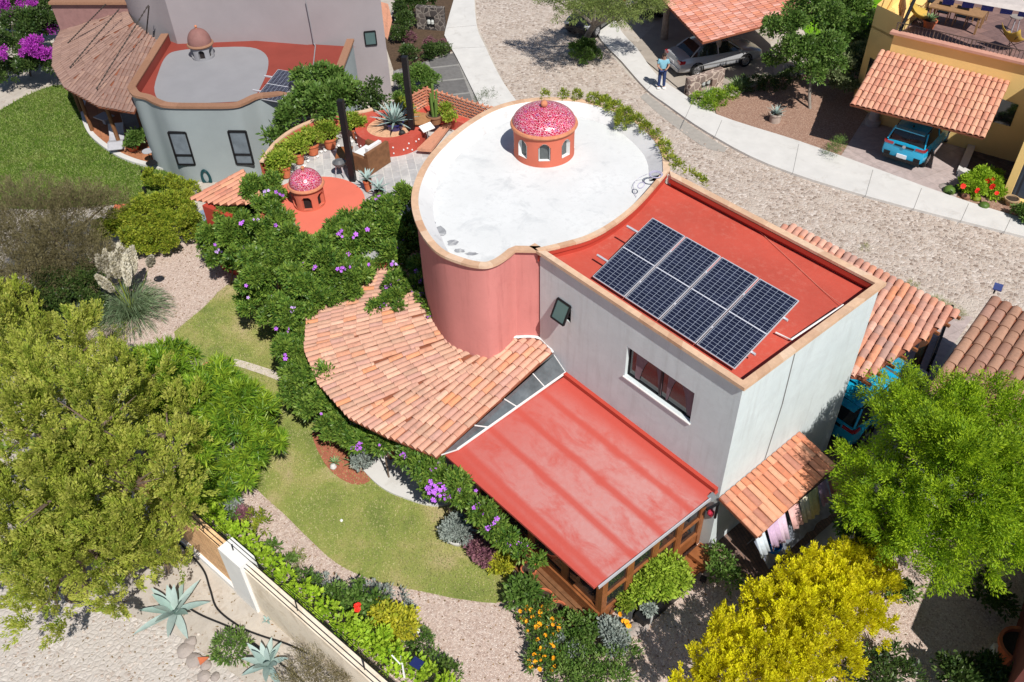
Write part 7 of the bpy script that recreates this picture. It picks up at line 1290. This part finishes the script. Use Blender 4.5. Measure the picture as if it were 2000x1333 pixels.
# ---- loose items
for i, (x, y) in enumerate(((1330, 20), (1345, 8))): pass
rs = random.Random(9); mb = MB()
mb = MB(); q = G(1298, 1000, 2.3)

# ---- loose cover nobody could count
def inpoly(pts, poly):
    x, y = pts[:, 0], pts[:, 1]; r_ = np.zeros(len(pts), bool); n = len(poly); j = n - 1
    for i in range(n):
        xi, yi, xj, yj = poly[i][0], poly[i][1], poly[j][0], poly[j][1]; c = ((yi > y) != (yj > y)) & (x < (xj - xi) * (y - yi) / (yj - yi + 1e-12) + xi); r_ ^= c; j = i
    return r_
def cover(name, label, cat, poly, n, L, W, z, mat, flat=False, edge=0.):
    P2 = np.array([[p[0], p[1]] for p in poly]); lo_, hi_ = P2.min(0), P2.max(0); pts = lo_ + (hi_ - lo_) * rng.random((n * 3, 2)); pts = pts[inpoly(pts, P2)][:n] + 0; pts = pts + rng.normal(size=pts.shape) * edge; m_ = len(pts)
    lv = LV(); D = rng.normal(size=(m_, 3)); D[:, 2] = rng.random(m_) * .08 if flat else 1.1; lv.B.append(np.c_[pts, np.full(m_, z)]); lv.D.append(unit(D)); lv.L.append(L * rng.uniform(.6, 1.4, m_)); lv.W.append(W * rng.uniform(.6, 1.4, m_)); lv.T.append(rng.random(m_))
    lv.N.append(unit(rng.normal(size=(m_, 3)) + (np.array([0, 0, 6.]) if flat else 0))); o = lv.build(name, mat); tag(o, label, cat, None, 'stuff'); return o
g_bl = leafmat('lawn_blades', [(.24, .31, .08), (.34, .39, .12), (.46, .44, .19), (.56, .48, .28), (.28, .37, .10)], .25, .8, .1); g_bl2 = leafmat('lawn_blades_green', [(.13, .21, .035), (.19, .28, .05), (.26, .33, .09), (.32, .36, .15)], .25, .8, .1)
cover('grass', 'short dry grass blades of the main lawn, ragged along the gravel', 'grass', lawn_pts, 42000, .06, .018, .028, g_bl, edge=.05)
ln2 = sp([(-40, 240), (62, 183), (130, 168), (170, 205), (250, 280), (320, 335), (390, 352), (300, 395), (200, 402), (60, 410), (-60, 400)], 4)
cover('grass', 'deep green grass blades of the lawn behind', 'grass', ln2, 36000, .10, .03, .018, g_bl2, edge=.06)
g_lit = leafmat('dead_leaf', [(.20, .11, .05), (.30, .19, .09), (.14, .10, .05), (.34, .26, .14)], .1, .8, .1)
cover('fallen_leaves', 'brown fallen leaves scattered over the pink gravel', 'leaves', GP([(290, 490), (420, 470), (560, 700), (520, 940), (700, 1120), (1050, 1180), (1300, 1160), (1700, 1080), (1800, 1200), (1700, 1333), (900, 1333), (480, 1040), (350, 800), (260, 640)]), 1600, .06, .035, .022, g_lit, True)
cover('fallen_leaves', 'brown leaves and twigs scattered on the pale ground outside the boundary wall', 'leaves', GP([(0, 1190), (330, 1040), (520, 1210), (640, 1333), (0, 1400)]), 260, .07, .03, .012, g_lit, True)
g_stone = tinted('loose_stone', [S(206, 190, 178), S(176, 160, 148), S(226, 216, 206), S(160, 140, 126)], .9)
rs = random.Random(4); mb = MB()
for poly_, n_, r_ in ((GP([(0, 1200), (300, 1200), (480, 1250), (600, 1333), (0, 1400)]), 240, .035), (GP([(1000, 10), (1040, 60), (1200, 170), (1400, 290), (1700, 400), (1990, 480), (1990, 560), (1800, 560), (1560, 440), (1350, 320), (1120, 190), (1000, 150)]), 420, .05), (GP([(1420, 225), (1560, 200), (1640, 290), (1560, 275)]), 120, .03)):
    P2 = np.array([[p[0], p[1]] for p in poly_]); pts = P2.min(0) + (P2.max(0) - P2.min(0)) * rng.random((n_ * 3, 2)); pts = pts[inpoly(pts, P2)][:n_]
    for p in pts: mb.ball((p[0], p[1], .012), r_ * rs.uniform(.5, 1.3), 6, tint=rs.random(), sz=.5, jit=.15)
tag(mb.build('loose_stones', g_stone), 'small loose stones scattered on the street and bare ground', 'stones', None, 'stuff')
